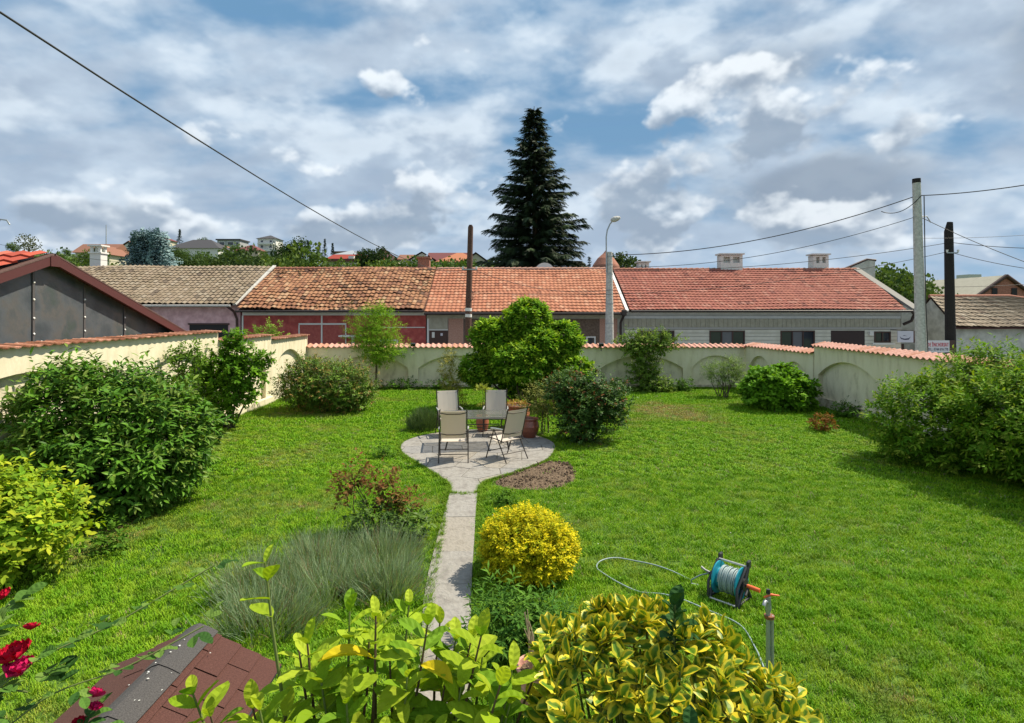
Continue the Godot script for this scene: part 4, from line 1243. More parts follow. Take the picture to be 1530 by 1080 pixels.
	far_tree("leafy_tree", "dark round tree on the slope left of the red mansard house", "tree", "", D(-40.5, 9.6, 112), 6.6, 7.0, "round", Color(0.02, 0.05, 0.016), Color(0.05, 0.09, 0.028), 380)
	far_tree("leafy_tree", "bright green shrubby tree in front of the orange roofed hillside house", "tree", "", D(-13.4, 5.6, 84), 4.2, 4.6, "round", Color(0.06, 0.12, 0.025), Color(0.11, 0.18, 0.04), 240)
	var kinds := []
	var cols := [[Color(0.0562, 0.112, 0.025), Color(0.125, 0.194, 0.0438)], [Color(0.075, 0.144, 0.0312), Color(0.15, 0.213, 0.05)], [Color(0.0375, 0.075, 0.0225), Color(0.0813, 0.125, 0.0375)], [Color(0.0625, 0.125, 0.0275), Color(0.112, 0.188, 0.0438)]]
	var names := ["fresh green round tree", "yellowish round tree", "dark green round tree", "plain green round tree"]
	for k in 4:
		kinds.append(null)
	var told := {}
	var places := [[-0.86, "at the far left"], [-0.70, "left of the brown roofed house"], [-0.62, "by the cream gable"], [-0.52, "by the long white hall"], [-0.44, "below the modern house"], [-0.36, "below the white villa"], [-0.28, "left of the red mansard house"], [-0.20, "right of the red mansard house"], [-0.13, "below the white gable"], [-0.06, "below the orange roofs"], [0.1, "near the big spruce"]]
	for j in 8:
		var d := 58.0 + j * 18.0
		var step := 3.0 + j * 0.6
		var x := -0.90 * d + rng.randf_range(0, 6)
		while x < 0.02 * d:
			var k := rng.randi() % 4
			var p := D(x, hill(x, d) - 0.4, d + rng.randf_range(-5, 5))
			var lim := (0.110 if j > 5 else 0.100) if x / d < -0.33 else (0.086 if j > 5 else 0.078)
			var s := (rng.randf_range(0.074, lim) * d + EYE - p.y) / 5.6   # as tall as the neighbours leave the view open
			if s > 0.4 and s < 1.7 and not (d < 80.0 and absf(x / d + 0.603) < 0.08):
				var where := ""
				for w in places:
					if x / d < w[0] + 0.05:
						where = w[1]
						break
				var label: String = names[k] + " " + where + ["", ", low on the slope", ", lower slope", ", mid slope", ", mid slope", ", upper slope", ", upper slope", ", on the crest"][j]
				if label in told:
					told[label] += 1
					label += [", farther right", ", third from left", ", rightmost of them"][mini(told[label] - 1, 2)]
				else:
					told[label] = 0
				if kinds[k] == null:
					kinds[k] = far_tree("hillside_tree", label, "tree", "round trees on the hillside", p, 6.2, 6.0, "round", cols[k][0], cols[k][1], 230)
					kinds[k].scale = Vector3.ONE * s
				else:
					copy(kinds[k], p, rng.randf() * 6.0, label, s)
			x += step * rng.randf_range(0.75, 1.3)

	build_spruce()

func spray_mesh() -> ArrayMesh:   # one fir spray: a twig with needles on both sides, along +z, hanging a little
	var r := RandomNumberGenerator.new()
	r.seed = 99
	var m := MB.new()
	for i in 11:
		var t := i / 11.0
		var o := Vector3(0, -0.10 * t * t, t)
		for s in [-1.0, 1.0]:
			var l := (1.0 - t) * 0.34 + 0.10
			var tip := o + Vector3(s * l, -0.06 - 0.12 * r.randf(), 0.20 + 0.1 * r.randf())
			var v := r.randf_range(0.8, 1.25)
			m.tint = Color(v, v, v)
			m.face(o + Vector3(0, 0.012, -0.05), o + Vector3(0, 0.0, 0.07), tip)
	m.tint = Color(1.1, 1.1, 1.0)
	m.face(Vector3(-0.05, -0.09, 0.9), Vector3(0.05, -0.09, 0.9), Vector3(0, -0.12, 1.14))
	return m.mesh()

func build_spruce() -> void:
	var o := thing("spruce", "tall dark spruce towering behind the orange tiled roof", "tree", D(2.35, 0, 48))
	var H := 19.7
	part("trunk", tb([Vector3(0, -0.5, 0), Vector3(0.05, H * 0.5, 0), Vector3(0, H, 0)], [0.34, 0.2, 0.02], 8), M.bark, o)
	var limbs := MB.new()
	var buf := PackedFloat32Array()
	var y := 2.2
	while y < H - 0.15:
		var t := y / H
		var reach := 6.7 * pow(1.0 - t, 0.88) * (0.95 + 0.12 * sin(y * 2.1)) + 0.22
		var n := 5 + rng.randi() % 3 + int(3.5 * (1.0 - t))
		var a0 := rng.randf() * TAU
		for k in n:
			var a := a0 + TAU * k / n + rng.randf_range(-0.35, 0.35)
			var L := reach * rng.randf_range(0.70, 1.10)
			var out := Vector3(cos(a), 0, sin(a))
			var rise := lerpf(-0.28, 0.5, t) + rng.randf_range(-0.1, 0.1)
			var pts := []
			for s in 5:
				var u := s / 4.0
				pts.append(Vector3(0, y, 0) + out * (L * u) + Vector3.UP * (L * rise * u - L * 0.24 * u * u + L * 0.17 * u * u * u))
			limbs.tube(pts, [0.05 * (1 - t) + 0.014, 0.03 * (1 - t) + 0.01, 0.015, 0.01, 0.006], 4, false)
			var steps := int(L / 0.17) + 2
			for s in steps:
				var u := 0.10 + 0.9 * s / steps
				if u < 0.25 and rng.randf() < 0.4: continue
				var f := u * 4.0
				var i := mini(int(f), 3)
				var p: Vector3 = pts[i].lerp(pts[i + 1], f - i)
				for side in [-1, 1]:
					var yaw: float = side * rng.randf_range(0.35, 1.05) * (1.0 - 0.45 * u)
					var dir := out.rotated(Vector3.UP, yaw)
					dir.y = rise * 0.5 - rng.randf_range(0.15, 0.75)
					dir = dir.normalized()
					var xa := Vector3.UP.cross(dir).normalized()
					var roll := Basis(dir, rng.randf_range(-0.5, 0.5))
					var size := (0.62 + 0.78 * (1.0 - t)) * rng.randf_range(0.6, 1.15) * (1.0 - 0.35 * u)
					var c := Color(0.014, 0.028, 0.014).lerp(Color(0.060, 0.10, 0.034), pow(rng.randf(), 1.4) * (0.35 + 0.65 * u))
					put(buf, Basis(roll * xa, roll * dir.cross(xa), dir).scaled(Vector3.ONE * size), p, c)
		y += 0.28 + 0.34 * (1.0 - t) * rng.randf_range(0.6, 1.6)
	part("limbs", limbs.mesh(), M.bark, o)
	instances("foliage", spray_mesh(), M.needle, buf, o)

# ---------------------------------------------------------------- poles and wires
func wire(label: String, a: Vector3, b: Vector3, sag: float, r := 0.011) -> void:
	var pts := []
	for i in 25:
		var t := i / 24.0
		pts.append(a.lerp(b, t) - Vector3(0, 4.0 * sag * t * (1.0 - t), 0))
	tag(part("overhead_wire", tb(pts, [r], 5), M.wire, self), label, "wire")

func build_poles_and_wires() -> void:
	var p := thing("wooden_pole", "brown wooden utility pole with two white bands before the orange roof", "utility pole", D(-1.78, -0.5, 27))
	part("shaft", tb([Vector3(0, 0, 0), Vector3(0.19, 7.4, 0), Vector3(0.19, 7.5, 0)], [0.165, 0.12, 0.07], 12), M.pole_wood, p)
	for y in [3.55, 3.27]:
		part("white_band", tb([Vector3(0.09, y, 0), Vector3(0.095, y + 0.14, 0)], [0.155], 12), M.trim_white, p)
	part("crossbar", bx(Vector3(0.7, 0.05, 0.06), Vector3(0.15, 5.45, 0.14)), M.galvanised, p)
	for x in [-0.15, 0.46]:
		part("insulator", tb([Vector3(x, 5.47, 0.14), Vector3(x, 5.58, 0.14)], [0.035, 0.05], 8), M.trim_white, p)
	part("cable_coil", tb([Vector3(0.22, 4.5, 0.14), Vector3(0.31, 4.4, 0.16), Vector3(0.30, 4.1, 0.16), Vector3(0.2, 4.0, 0.14)], [0.02], 6), M.wire, p)

	p = thing("street_lamp", "tapered pale concrete lamp post with a curved steel arm and a hooded lamp", "street lamp", D(5.30, -0.5, 30))
	part("post", tb([Vector3(0, 0, 0), Vector3(0.0, 6.55, 0)], [0.255, 0.15], 10), M.concrete, p)
	for y in [2.9, 3.9, 4.6, 5.4, 5.9, 6.3]:
		part("strap", tb([Vector3(0, y, 0), Vector3(0, y + 0.05, 0)], [0.262 - y * 0.0158], 10), M.galvanised, p)
	part("arm", tb([Vector3(-0.17, 5.5, 0.12), Vector3(-0.18, 7.3, 0.12), Vector3(-0.13, 7.65, 0.13), Vector3(0.0, 7.95, 0.15), Vector3(0.14, 8.12, 0.17)], [0.035], 8), M.galvanised, p)
	var head := MB.new()
	head.lathe([Vector2(0, -0.26), Vector2(0.10, -0.2), Vector2(0.145, -0.05), Vector2(0.13, 0.1), Vector2(0.07, 0.24), Vector2(0, 0.28)], Vector3.ZERO, 12, Basis(Vector3.FORWARD, 1.25))
	part("lamp_head", head.mesh(), M.concrete, p, Transform3D(Basis(), Vector3(0.27, 8.2, 0.18)))

	p = thing("street_lamp", "grey lamp post with a hooked arm at the far left edge above the hillside trees", "street lamp", D(-34.6, -0.5, 40))
	part("post", tb([Vector3(0, 0, 0), Vector3(0.0, 8.6, 0)], [0.2, 0.13], 8), M.concrete, p)
	part("arm", tb([Vector3(0, 8.5, 0), Vector3(0.05, 9.4, 0), Vector3(0.3, 9.75, 0), Vector3(0.75, 9.7, 0), Vector3(0.95, 9.4, 0)], [0.05], 6), M.galvanised, p)
	p = thing("concrete_pole", "tall round grey concrete pole with a dark top, right of the siding house", "utility pole", D(17.70, -0.5, 25))
	part("shaft", tb([Vector3(0, 0, 0), Vector3(-0.25, 9.0, 0)], [0.235, 0.155], 16), M.concrete, p)
	part("top_collar", tb([Vector3(-0.25, 8.99, 0), Vector3(-0.255, 9.17, 0)], [0.162, 0.157], 16), M.tarred_wood, p)
	part("cable", tb([Vector3(-0.05, 8.4, 0.17), Vector3(-0.02, 4.0, 0.22), Vector3(0.1, 1.0, 0.24)], [0.02], 6), M.wire, p)
	part("hook", tb([Vector3(-0.4, 7.55, 0.05), Vector3(0.12, 7.55, 0.1), Vector3(0.28, 7.3, 0.1)], [0.022], 6), M.galvanised, p)
	p = thing("tarred_pole", "black tarred wooden pole with a slanting top beside the concrete pole", "utility pole", D(20.44, -0.5, 27))
	part("shaft", tb([Vector3(0, 0, 0), Vector3(-0.12, 7.2, 0), Vector3(-0.06, 7.62, 0)], [0.235, 0.185, 0.12], 10), M.tarred_wood, p)
	part("crossbar", bx(Vector3(0.5, 0.05, 0.05), Vector3(-0.1, 6.2, 0.2)), M.galvanised, p)
	for x in [-0.34, 0.16]:
		part("insulator", tb([Vector3(x, 6.22, 0.2), Vector3(x, 6.34, 0.2)], [0.035, 0.05], 8), M.trim_white, p)
	var s := thing("rental_sign", "white rental sign with red and dark lettering fixed to the tarred pole", "sign", D(19.6, 1.45, 26.7))
	part("board", bx(Vector3(1.04, 0.54, 0.03)), M.sign_white, s)
	part("backing", bx(Vector3(0.3, 0.56, 0.04), Vector3(0.64, -0.01, -0.02)), M.dark_brown, s)
	var f := SystemFont.new()
	f.font_names = PackedStringArray(["Droid Sans"])
	f.font_weight = 700
	for q in [["DE ÎNCHIRIAT", 0.10, 0.165, M.sign_red, 0.96], ["TEL.: 0744 616 770", -0.13, 0.12, M.sign_ink, 0.92]]:
		var t := TextMesh.new()
		t.text = q[0]
		t.font = f
		t.font_size = 40
		t.depth = 0.1
		t.pixel_size = 0.01
		var b := t.get_aabb()
		var k: float = q[4] / maxf(b.size.x, 0.01)
		part("lettering", t, q[3], s, Transform3D(Basis().scaled(Vector3(k, q[2] / 0.29, 0.05)), Vector3(-b.get_center().x * k, q[1] - b.get_center().y * q[2] / 0.29, 0.018)))

	wire("long black wire sagging from the upper left down to the wooden pole", D(-2.47, 4.57, 2.6), D(-1.65, 5.0, 27), 0.58, 0.0062)
	wire("black wire over the hillside trees from the far left to the wooden pole", D(-36.0, 7.9, 40), D(-1.85, 5.02, 27), 0.9)
	wire("thick upper wire from the street lamp up to the top of the concrete pole", D(5.36, 5.9, 30), D(17.46, 7.95, 25), 0.62, 0.02)
	wire("looped wire slack under the top of the concrete pole", D(16.2, 7.35, 25.4), D(17.5, 7.9, 24.8), 0.32, 0.016)
	wire("thick wire from the top of the concrete pole out past the right edge", D(17.46, 7.95, 25), D(20.5, 7.9, 20), 0.18, 0.02)
	wire("wire from the middle of the street lamp to the hook on the concrete pole", D(5.36, 5.3, 30), D(17.4, 7.05, 25), 0.62, 0.013)
	wire("wire from the street lamp to the upper part of the tarred pole", D(5.36, 5.1, 30), D(20.25, 6.17, 27), 0.36, 0.013)
	wire("low wire crossing the red brown roof from the tarred pole to the wooden pole", D(20.2, 5.75, 27), D(-1.6, 3.9, 27), 0.75, 0.012)
	wire("second low wire crossing the orange roof from the lamp post to the wooden pole", D(5.3, 4.1, 29.8), D(-1.6, 5.0, 27), 0.45, 0.012)
	wire("wire slanting down from the concrete pole to the right edge", D(17.6, 7.05, 25), D(21.6, 4.5, 23), 0.1, 0.014)
	wire("nearly level wire from the upper tarred pole to the right edge", D(20.4, 6.2, 27), D(22.4, 5.5, 23), 0.1, 0.014)
	wire("lower sagging wire from the tarred pole to the right edge", D(20.4, 5.75, 27), D(22.4, 4.5, 23), 0.15, 0.013)
	wire("thin wire passing behind both poles at the right", D(17.6, 6.2, 25.4), D(24.0, 6.4, 24), 0.12, 0.008)
	wire("faint far wire low over the brown tile roof at the right", D(24.0, 4.4, 33), D(33.0, 4.9, 33), 0.15, 0.012)

# ---------------------------------------------------------------- patio furniture and pots
func folding_chair(label: String) -> Node3D:
	# a folding recliner: +z is the way it faces, origin on the ground under the seat
	var o := thing("patio_chair", label, "chair", Vector3.ZERO, 0, "sling chairs round the glass table")
	var r := 0.012
	var w := 0.27
	var lean := func(y: float) -> float: return -0.16 - (y - 0.42) * 0.30
	var seat := MB.new()
	for i in 6:
		var za := 0.24 - i * 0.075
		var zb := 0.24 - (i + 1) * 0.075
		var ya := 0.44 - 0.045 * sin((i) / 6.0 * PI) - i * 0.004
		var yb := 0.44 - 0.045 * sin((i + 1) / 6.0 * PI) - (i + 1) * 0.004
		seat.quad(Vector3(-w + 0.02, ya, za), Vector3(w - 0.02, ya, za), Vector3(w - 0.02, yb, zb), Vector3(-w + 0.02, yb, zb))
		seat.quad(Vector3(-w + 0.02, ya - 0.006, za), Vector3(w - 0.02, ya - 0.006, za), Vector3(w - 0.02, yb - 0.006, zb), Vector3(-w + 0.02, yb - 0.006, zb))
	part("seat", seat.mesh(), M.sling, o)
	var back := MB.new()
	for i in 8:
		var ya := 0.47 + i * 0.0725
		var yb := ya + 0.0725
		for k in 4:
			var xa := -w + 0.02 + (2 * w - 0.04) * k / 4.0
			var xb := -w + 0.02 + (2 * w - 0.04) * (k + 1) / 4.0
			var ca := -0.022 * (1.0 - pow(absf(xa) / w, 2.0))
			var cb := -0.022 * (1.0 - pow(absf(xb) / w, 2.0))
			for t in [0.0, -0.005]:
				back.quad(Vector3(xa, ya, lean.call(ya) + ca + t), Vector3(xb, ya, lean.call(ya) + cb + t), Vector3(xb, yb, lean.call(yb) + cb + t), Vector3(xa, yb, lean.call(yb) + ca + t))
	part("backrest", back.mesh(), M.sling, o)
	for s in [-1.0, 1.0]:
		part("back_rail", tb([Vector3(s * w, 0.36, lean.call(0.36)), Vector3(s * w, 1.07, lean.call(1.07)), Vector3(s * (w - 0.015), 1.085, lean.call(1.085))], [r], 8), M.chair_frame, o)
		part("seat_rail", tb([Vector3(s * w, 0.44, 0.27), Vector3(s * w, 0.43, 0.0), Vector3(s * w, 0.40, -0.22)], [r], 8), M.chair_frame, o)
		part("leg", tb([Vector3(s * (w + 0.025), 0.0, 0.30), Vector3(s * (w + 0.025), 0.60, 0.06), Vector3(s * (w + 0.025), 0.635, 0.03)], [r], 8), M.chair_frame, o)
		part("leg", tb([Vector3(s * (w + 0.025), 0.0, -0.34), Vector3(s * (w + 0.025), 0.60, 0.03)], [r], 8), M.chair_frame, o)
		part("armrest", tb([Vector3(s * (w + 0.025), 0.64, 0.14), Vector3(s * (w + 0.028), 0.65, 0.0), Vector3(s * (w + 0.02), 0.66, -0.22)], [0.018, 0.02, 0.014], 8), M.pale_metal, o)
	for q in [[0.62, 0.48], [0.98, 0.98]]:
		var y: float = 0.55 if q[0] < 0.7 else 0.99
		part("back_bar", tb([Vector3(-w, y + 0.025, lean.call(y) - 0.012), Vector3(-w * 0.5, y, lean.call(y) - 0.03), Vector3(w * 0.5, y, lean.call(y) - 0.03), Vector3(w, y + 0.025, lean.call(y) - 0.012)], [0.009], 6), M.chair_frame, o)
	part("stretcher", tb([Vector3(-w - 0.02, 0.15, 0.24), Vector3(w + 0.02, 0.15, 0.24)], [0.009], 6), M.chair_frame, o)
	part("stretcher", tb([Vector3(-w - 0.02, 0.16, -0.24), Vector3(w + 0.02, 0.16, -0.24)], [0.009], 6), M.chair_frame, o)
	part("front_bar", tb([Vector3(-w, 0.43, 0.27), Vector3(w, 0.43, 0.27)], [r], 8), M.chair_frame, o)
	return o

func pot_mesh(r: float, h: float, belly := 0.15) -> ArrayMesh:
	var m := MB.new()
	m.lathe([Vector2(0, 0), Vector2(r * 0.66, 0), Vector2(r * (0.85 + belly), h * 0.35), Vector2(r * (0.93 + belly), h * 0.58), Vector2(r * 0.9, h * 0.88), Vector2(r * 0.98, h * 0.93), Vector2(r * 1.03, h * 0.97), Vector2(r, h), Vector2(r * 0.88, h * 0.99), Vector2(r * 0.82, h * 0.86), Vector2(0, h * 0.86)], Vector3.ZERO, 28)
	return m.mesh()

func build_patio_set() -> void:
	var top := 0.028
	var a := folding_chair("beige sling chair at the near left of the table, back to the camera")
	a.position = D(-1.06, top, 12.12)
	a.rotation.y = PI + 0.06
	copy(a, D(0.02, top, 12.22), PI + 0.72, "beige sling chair at the near right of the table, turned half sideways")
	var c := copy(a, D(-1.36, top, 14.42), 0.28, "beige sling chair at the far left behind the table, facing the camera")
	var d := copy(a, D(-0.24, top, 14.52), -0.02, "beige sling chair at the far right behind the table, facing the camera")
	var t := thing("patio_table", "glass topped garden table with thin dark legs on the stone patio", "table", D(-0.66, top, 13.38), 0.10)
	var g := MB.new()
	g.bevel_box(Vector3(0, 0.715, 0), Vector3(1.46, 0.008, 0.96), 0.002)
	part("table_top", g.mesh(), M.table_glass, t)
	var f := MB.new()
	for s in [-1.0, 1.0]:
		f.box(Vector3(0, 0.70, s * 0.475), Vector3(1.49, 0.035, 0.02))
		f.box(Vector3(s * 0.735, 0.70, 0), Vector3(0.02, 0.035, 0.93))
	part("frame", f.mesh(), M.table_rim, t)
	for sx in [-1.0, 1.0]:
		for sz in [-1.0, 1.0]:
			part("leg", tb([Vector3(sx * 0.70, 0, sz * 0.44), Vector3(sx * 0.60, 0.40, sz * 0.36), Vector3(sx * 0.66, 0.69, sz * 0.42)], [0.016], 8), M.chair_frame, t)
	for sz in [-1.0, 1.0]:
		part("rail", tb([Vector3(-0.60, 0.40, sz * 0.36), Vector3(0.60, 0.40, sz * 0.36)], [0.012], 6), M.chair_frame, t)
	part("rail", tb([Vector3(-0.60, 0.41, -0.36), Vector3(0.60, 0.41, 0.36)], [0.01], 6), M.chair_frame, t)

	var p := thing("glazed_pot", "bulging glossy red brown pot at the right edge of the patio", "plant pot", D(0.58, top, 14.25))
	part("pot", pot_mesh(0.225, 0.46), M.glazed_pot, p)
	part("soil", tb([Vector3(0, 0.38, 0), Vector3(0, 0.41, 0)], [0.19], 16), M.soil, p)
	p = thing("terracotta_bowl", "wide terracotta planter of dry yellowish growth behind the far right chair", "plant pot", D(0.30, 0, 15.5))
	part("pot", pot_mesh(0.36, 0.62, 0.02), M.terracotta, p)
	part("soil", tb([Vector3(0, 0.55, 0), Vector3(0, 0.585, 0)], [0.31], 16), M.soil, p)
	var buf := PackedFloat32Array()
	for i in 160:
		var q := ball() * 0.28
		put(buf, Basis.from_euler(Vector3(rng.randf() * 6, rng.randf() * 6, 0)).scaled(Vector3.ONE * 0.07), Vector3(q.x, 0.62 + absf(q.y) * 0.25, q.z), Color(0.33, 0.20, 0.05).lerp(Color(0.45, 0.33, 0.09), rng.randf()))
	instances("dry_growth", leaf_mesh(0.5, 0.2), M.leaf, buf, p)
	p = thing("terracotta_pot", "small terracotta pot with a young yellow green sapling behind the table", "potted plant", D(-0.58, 0, 14.95))
	part("pot", pot_mesh(0.17, 0.42, 0.03), M.terracotta, p)
	part("stem", tb([Vector3(0, 0.36, 0), Vector3(0.02, 0.8, 0), Vector3(0.0, 1.15, 0)], [0.012, 0.009, 0.004], 6), M.twig, p)
	buf = PackedFloat32Array()
	for q in [[0.66, 0.10, 34], [1.06, 0.20, 110]]:
		for i in q[2]:
			var dir := ball()
			dir.y = absf(dir.y) * 0.7 - 0.1
			leaf_at(buf, Vector3(0, q[0], 0) + dir * q[1] * rng.randf_range(0.3, 1.0), (dir + Vector3(0, 0.3, 0)).normalized(), rng.randf_range(0.07, 0.12), Color(0.24, 0.30, 0.045).lerp(Color(0.36, 0.38, 0.08), rng.randf()))
	instances("foliage", leaf_mesh(0.4, 0.25), M.leaf, buf, p)

# ---------------------------------------------------------------- plants
func leaf_mesh(wid: float, fold: float, droop := 0.12, rows := 3) -> ArrayMesh:   # one leaf, 1 long along +z, its face up
	var m := MB.new()
	var prev := []
	for i in rows + 1:
		var t := float(i) / rows
		var w := wid * 0.5 * pow(sin(clampf(t * 0.93 + 0.05, 0, 1) * PI), 0.8)
		if i == rows: w = 0.0
		if i == 0: w = wid * 0.04
		var y := -droop * t * t
		var row := [Vector3(-w, y + w * fold, t), Vector3(0, y, t), Vector3(w, y + w * fold, t)]
		if i > 0:
			m.tint = Color(0.94, 0.96, 0.94)
			m.quad(prev[1], prev[0], row[0], row[1])
			m.tint = Color(1.05, 1.03, 1.0)
			m.quad(prev[2], prev[1], row[1], row[2])
		prev = row
	return m.mesh()

func leaf_basis(dir: Vector3, face: Vector3) -> Basis:
	var x := face.cross(dir)
	if x.length() < 0.02:
		x = Vector3.RIGHT.cross(dir)
	x = x.normalized()
	return Basis(x, dir.cross(x), dir)

func leaf_at(buf: PackedFloat32Array, p: Vector3, dir: Vector3, size: float, c: Color) -> void:
	var b := leaf_basis(dir, (Vector3.UP + ball() * 0.7).normalized())
	put(buf, b.scaled(Vector3.ONE * size), p, c)

# a sprig of leaves round an axis; appended to the list of copies
func sprig(buf: PackedFloat32Array, p: Vector3, axis: Vector3, n: int, size: float, length: float, c: Color, young: Color, spread := 1.0) -> void:
	var side := axis.cross(Vector3(0.3, 0.9, 0.2)).normalized()
	var a := rng.randf() * TAU
	var own := rng.randf_range(0.82, 1.2)
	for j in n:
		var t := (j + 0.5) / n
		a += 2.4
		var s := side.rotated(axis, a)
		var open := lerpf(1.3, 0.5, t) * spread
		var dir := axis * cos(open) + s * sin(open) + ball() * 0.22
		dir.y = dir.y * 0.65 - 0.08
		dir = dir.normalized()
		var b := leaf_basis(dir, (Vector3.UP * 0.9 + axis * 0.55 + ball() * 0.5).normalized())
		put(buf, b.scaled(Vector3.ONE * size * rng.randf_range(0.75, 1.2) * (1.0 - 0.25 * t)), p + axis * (length * t), c.lerp(young, t * t) * own * rng.randf_range(0.88, 1.12))

func shrub(called: String, label: String, category: String, at: Vector3, o: Dictionary, group := "") -> Node3D:
	var n := thing(called, label, category, at, 0, group)
	var lobes: Array = o.lobes   # [centre, radii]
	var area := 0.0
	for l in lobes:
		area += l[1].x * l[1].y + l[1].y * l[1].z + l[1].x * l[1].z
	var buf := PackedFloat32Array()
	var nz := fbm(rng.randi() % 9999, 1.3, 2)
	var depth: float = o.get("depth", 0.35)
	var rough: float = o.get("rough", 0.22)
	var upward: float = o.get("up", 0.35)
	var tall: float = o.get("shoots", 0.0)
	for l in lobes:
		var share: float = (l[1].x * l[1].y + l[1].y * l[1].z + l[1].x * l[1].z) / area
		for i in int(o.clumps * share * 0.72):
			var dir := ball()
			var f: float = 1.0 - depth * pow(rng.randf(), 1.6)
			f *= 1.0 + rough * nz.get_noise_3d(dir.x * 1.6 + l[0].x, dir.y * 1.6 + l[0].y, dir.z * 1.6 + l[0].z) * 1.8
			var p: Vector3 = l[0] + dir * l[1] * f
			if p.y < 0.03: continue
			var hidden := false
			for k in lobes:
				if k != l and ((p - k[0]) / k[1]).length() < 0.62:
					hidden = true
			if hidden and rng.randf() < 0.8: continue
			var axis: Vector3 = (dir / l[1].normalized() * 0.6 + dir + Vector3.UP * upward + ball() * 0.45).normalized()
			var shade := rng.randf()
			var c: Color = (o.ca as Color).lerp(o.cb, shade)
			var y: Color = o.get("tip", c) if rng.randf() < o.get("tips", 0.0) else c
			var len: float = o.twig * rng.randf_range(0.7, 1.3)
			if tall > 0.0 and dir.y > 0.25 and rng.randf() < tall:
				len *= 2.4
				axis = (axis + Vector3.UP * 1.2).normalized()
			sprig(buf, p, axis, o.per, o.size * 1.3, len, c, y, o.get("spread", 1.0))
	instances("foliage", o.leaf, o.get("mat", M.leaf), buf, n)
	var st: int = o.get("stems", 5)
	var foot: float = o.get("foot", 0.12)
	for i in st:
		var l = lobes[i % lobes.size()]
		var a := TAU * i / st + rng.randf()
		var b := Vector3(cos(a) * foot, -0.05, sin(a) * foot)
		var e: Vector3 = l[0] + ball() * l[1] * 0.45
		if st == 1:
			e = Vector3(0.03, l[0].y, 0.0)
		var mid := b.lerp(e, 0.5) + Vector3(cos(a), 0.2, sin(a)) * (0.02 if st == 1 else 0.08)
		part("stem", tb([b, mid, e], [o.get("stem_r", 0.02), o.get("stem_r", 0.02) * 0.7, 0.006], 6), o.get("bark", M.bark), n)
	return n

func blades(called: String, label: String, at: Vector3, r: Vector3, n: int, ca: Color, cb: Color, length: float, wid: float, group := "", category := "lavender") -> Node3D:
	# a hummock of upright narrow leaves and flower stalks
	var o := thing(called, label, category, at, 0, group)
	var m := MB.new()
	var prev := []
	for i in 5:
		var t := i / 4.0
		var w := wid * (1.0 - t * 0.8)
		var row := [Vector3(-w, t, 0.16 * t * t), Vector3(w, t, 0.16 * t * t)]
		if i > 0: m.quad(prev[0], prev[1], row[1], row[0])
		prev = row
	var buf := PackedFloat32Array()
	var tufts := []
	if length > 0.25:
		for i in 15:
			var ta := rng.randf() * TAU
			var tq := sqrt(rng.randf()) * 0.9
			tufts.append(Vector2(cos(ta) * r.x * tq, sin(ta) * r.z * tq))
	for i in n:
		var a := rng.randf() * TAU
		var q := sqrt(rng.randf())
		var foot := Vector3(cos(a) * r.x * q, 0, sin(a) * r.z * q)
		if tufts.size() and rng.randf() < 0.8:   # most stalks spring from woody tufts, with gaps between them
			var tf: Vector2 = tufts[rng.randi() % tufts.size()]
			foot = Vector3(tf.x + rng.randfn(0, 0.085), 0, tf.y + rng.randfn(0, 0.085))
			q = clampf(Vector2(foot.x / r.x, foot.z / r.z).length(), 0.0, 1.0)
			a = atan2(foot.z / r.z, foot.x / r.x)
		var dome := sqrt(maxf(0.0, 1.0 - q * q * 0.85))
		var lean := Vector3(cos(a), 0, sin(a)) * (q * 0.75) + Vector3.UP * 1.1 + ball() * (0.28 if tufts.is_empty() else 0.42)
		var dir := lean.normalized()
		var start := foot * (0.78 if tufts.is_empty() else 0.9) + Vector3.UP * (r.y * 0.62 * dome * pow(rng.randf(), 0.8))
		var x := dir.cross(ball()).normalized()
		var c := ca.lerp(cb, rng.randf())
		if tufts.size() and rng.randf() < 0.10: c = Color(0.22, 0.15, 0.09).lerp(Color(0.36, 0.28, 0.18), rng.randf())
		var l := length * rng.randf_range(0.45, 1.15)
		put(buf, Basis(x * length, dir * l, x.cross(dir) * length), start, c)
	instances("foliage", m.mesh(), M.leaf, buf, o)
	for i in 5:
		var a := rng.randf() * TAU
		part("stem", tb([Vector3(cos(a) * 0.05, -0.05, sin(a) * 0.05), Vector3(cos(a) * r.x * 0.4, r.y * 0.5, sin(a) * r.z * 0.4)], [0.012, 0.006], 5), M.twig, o)
	return o

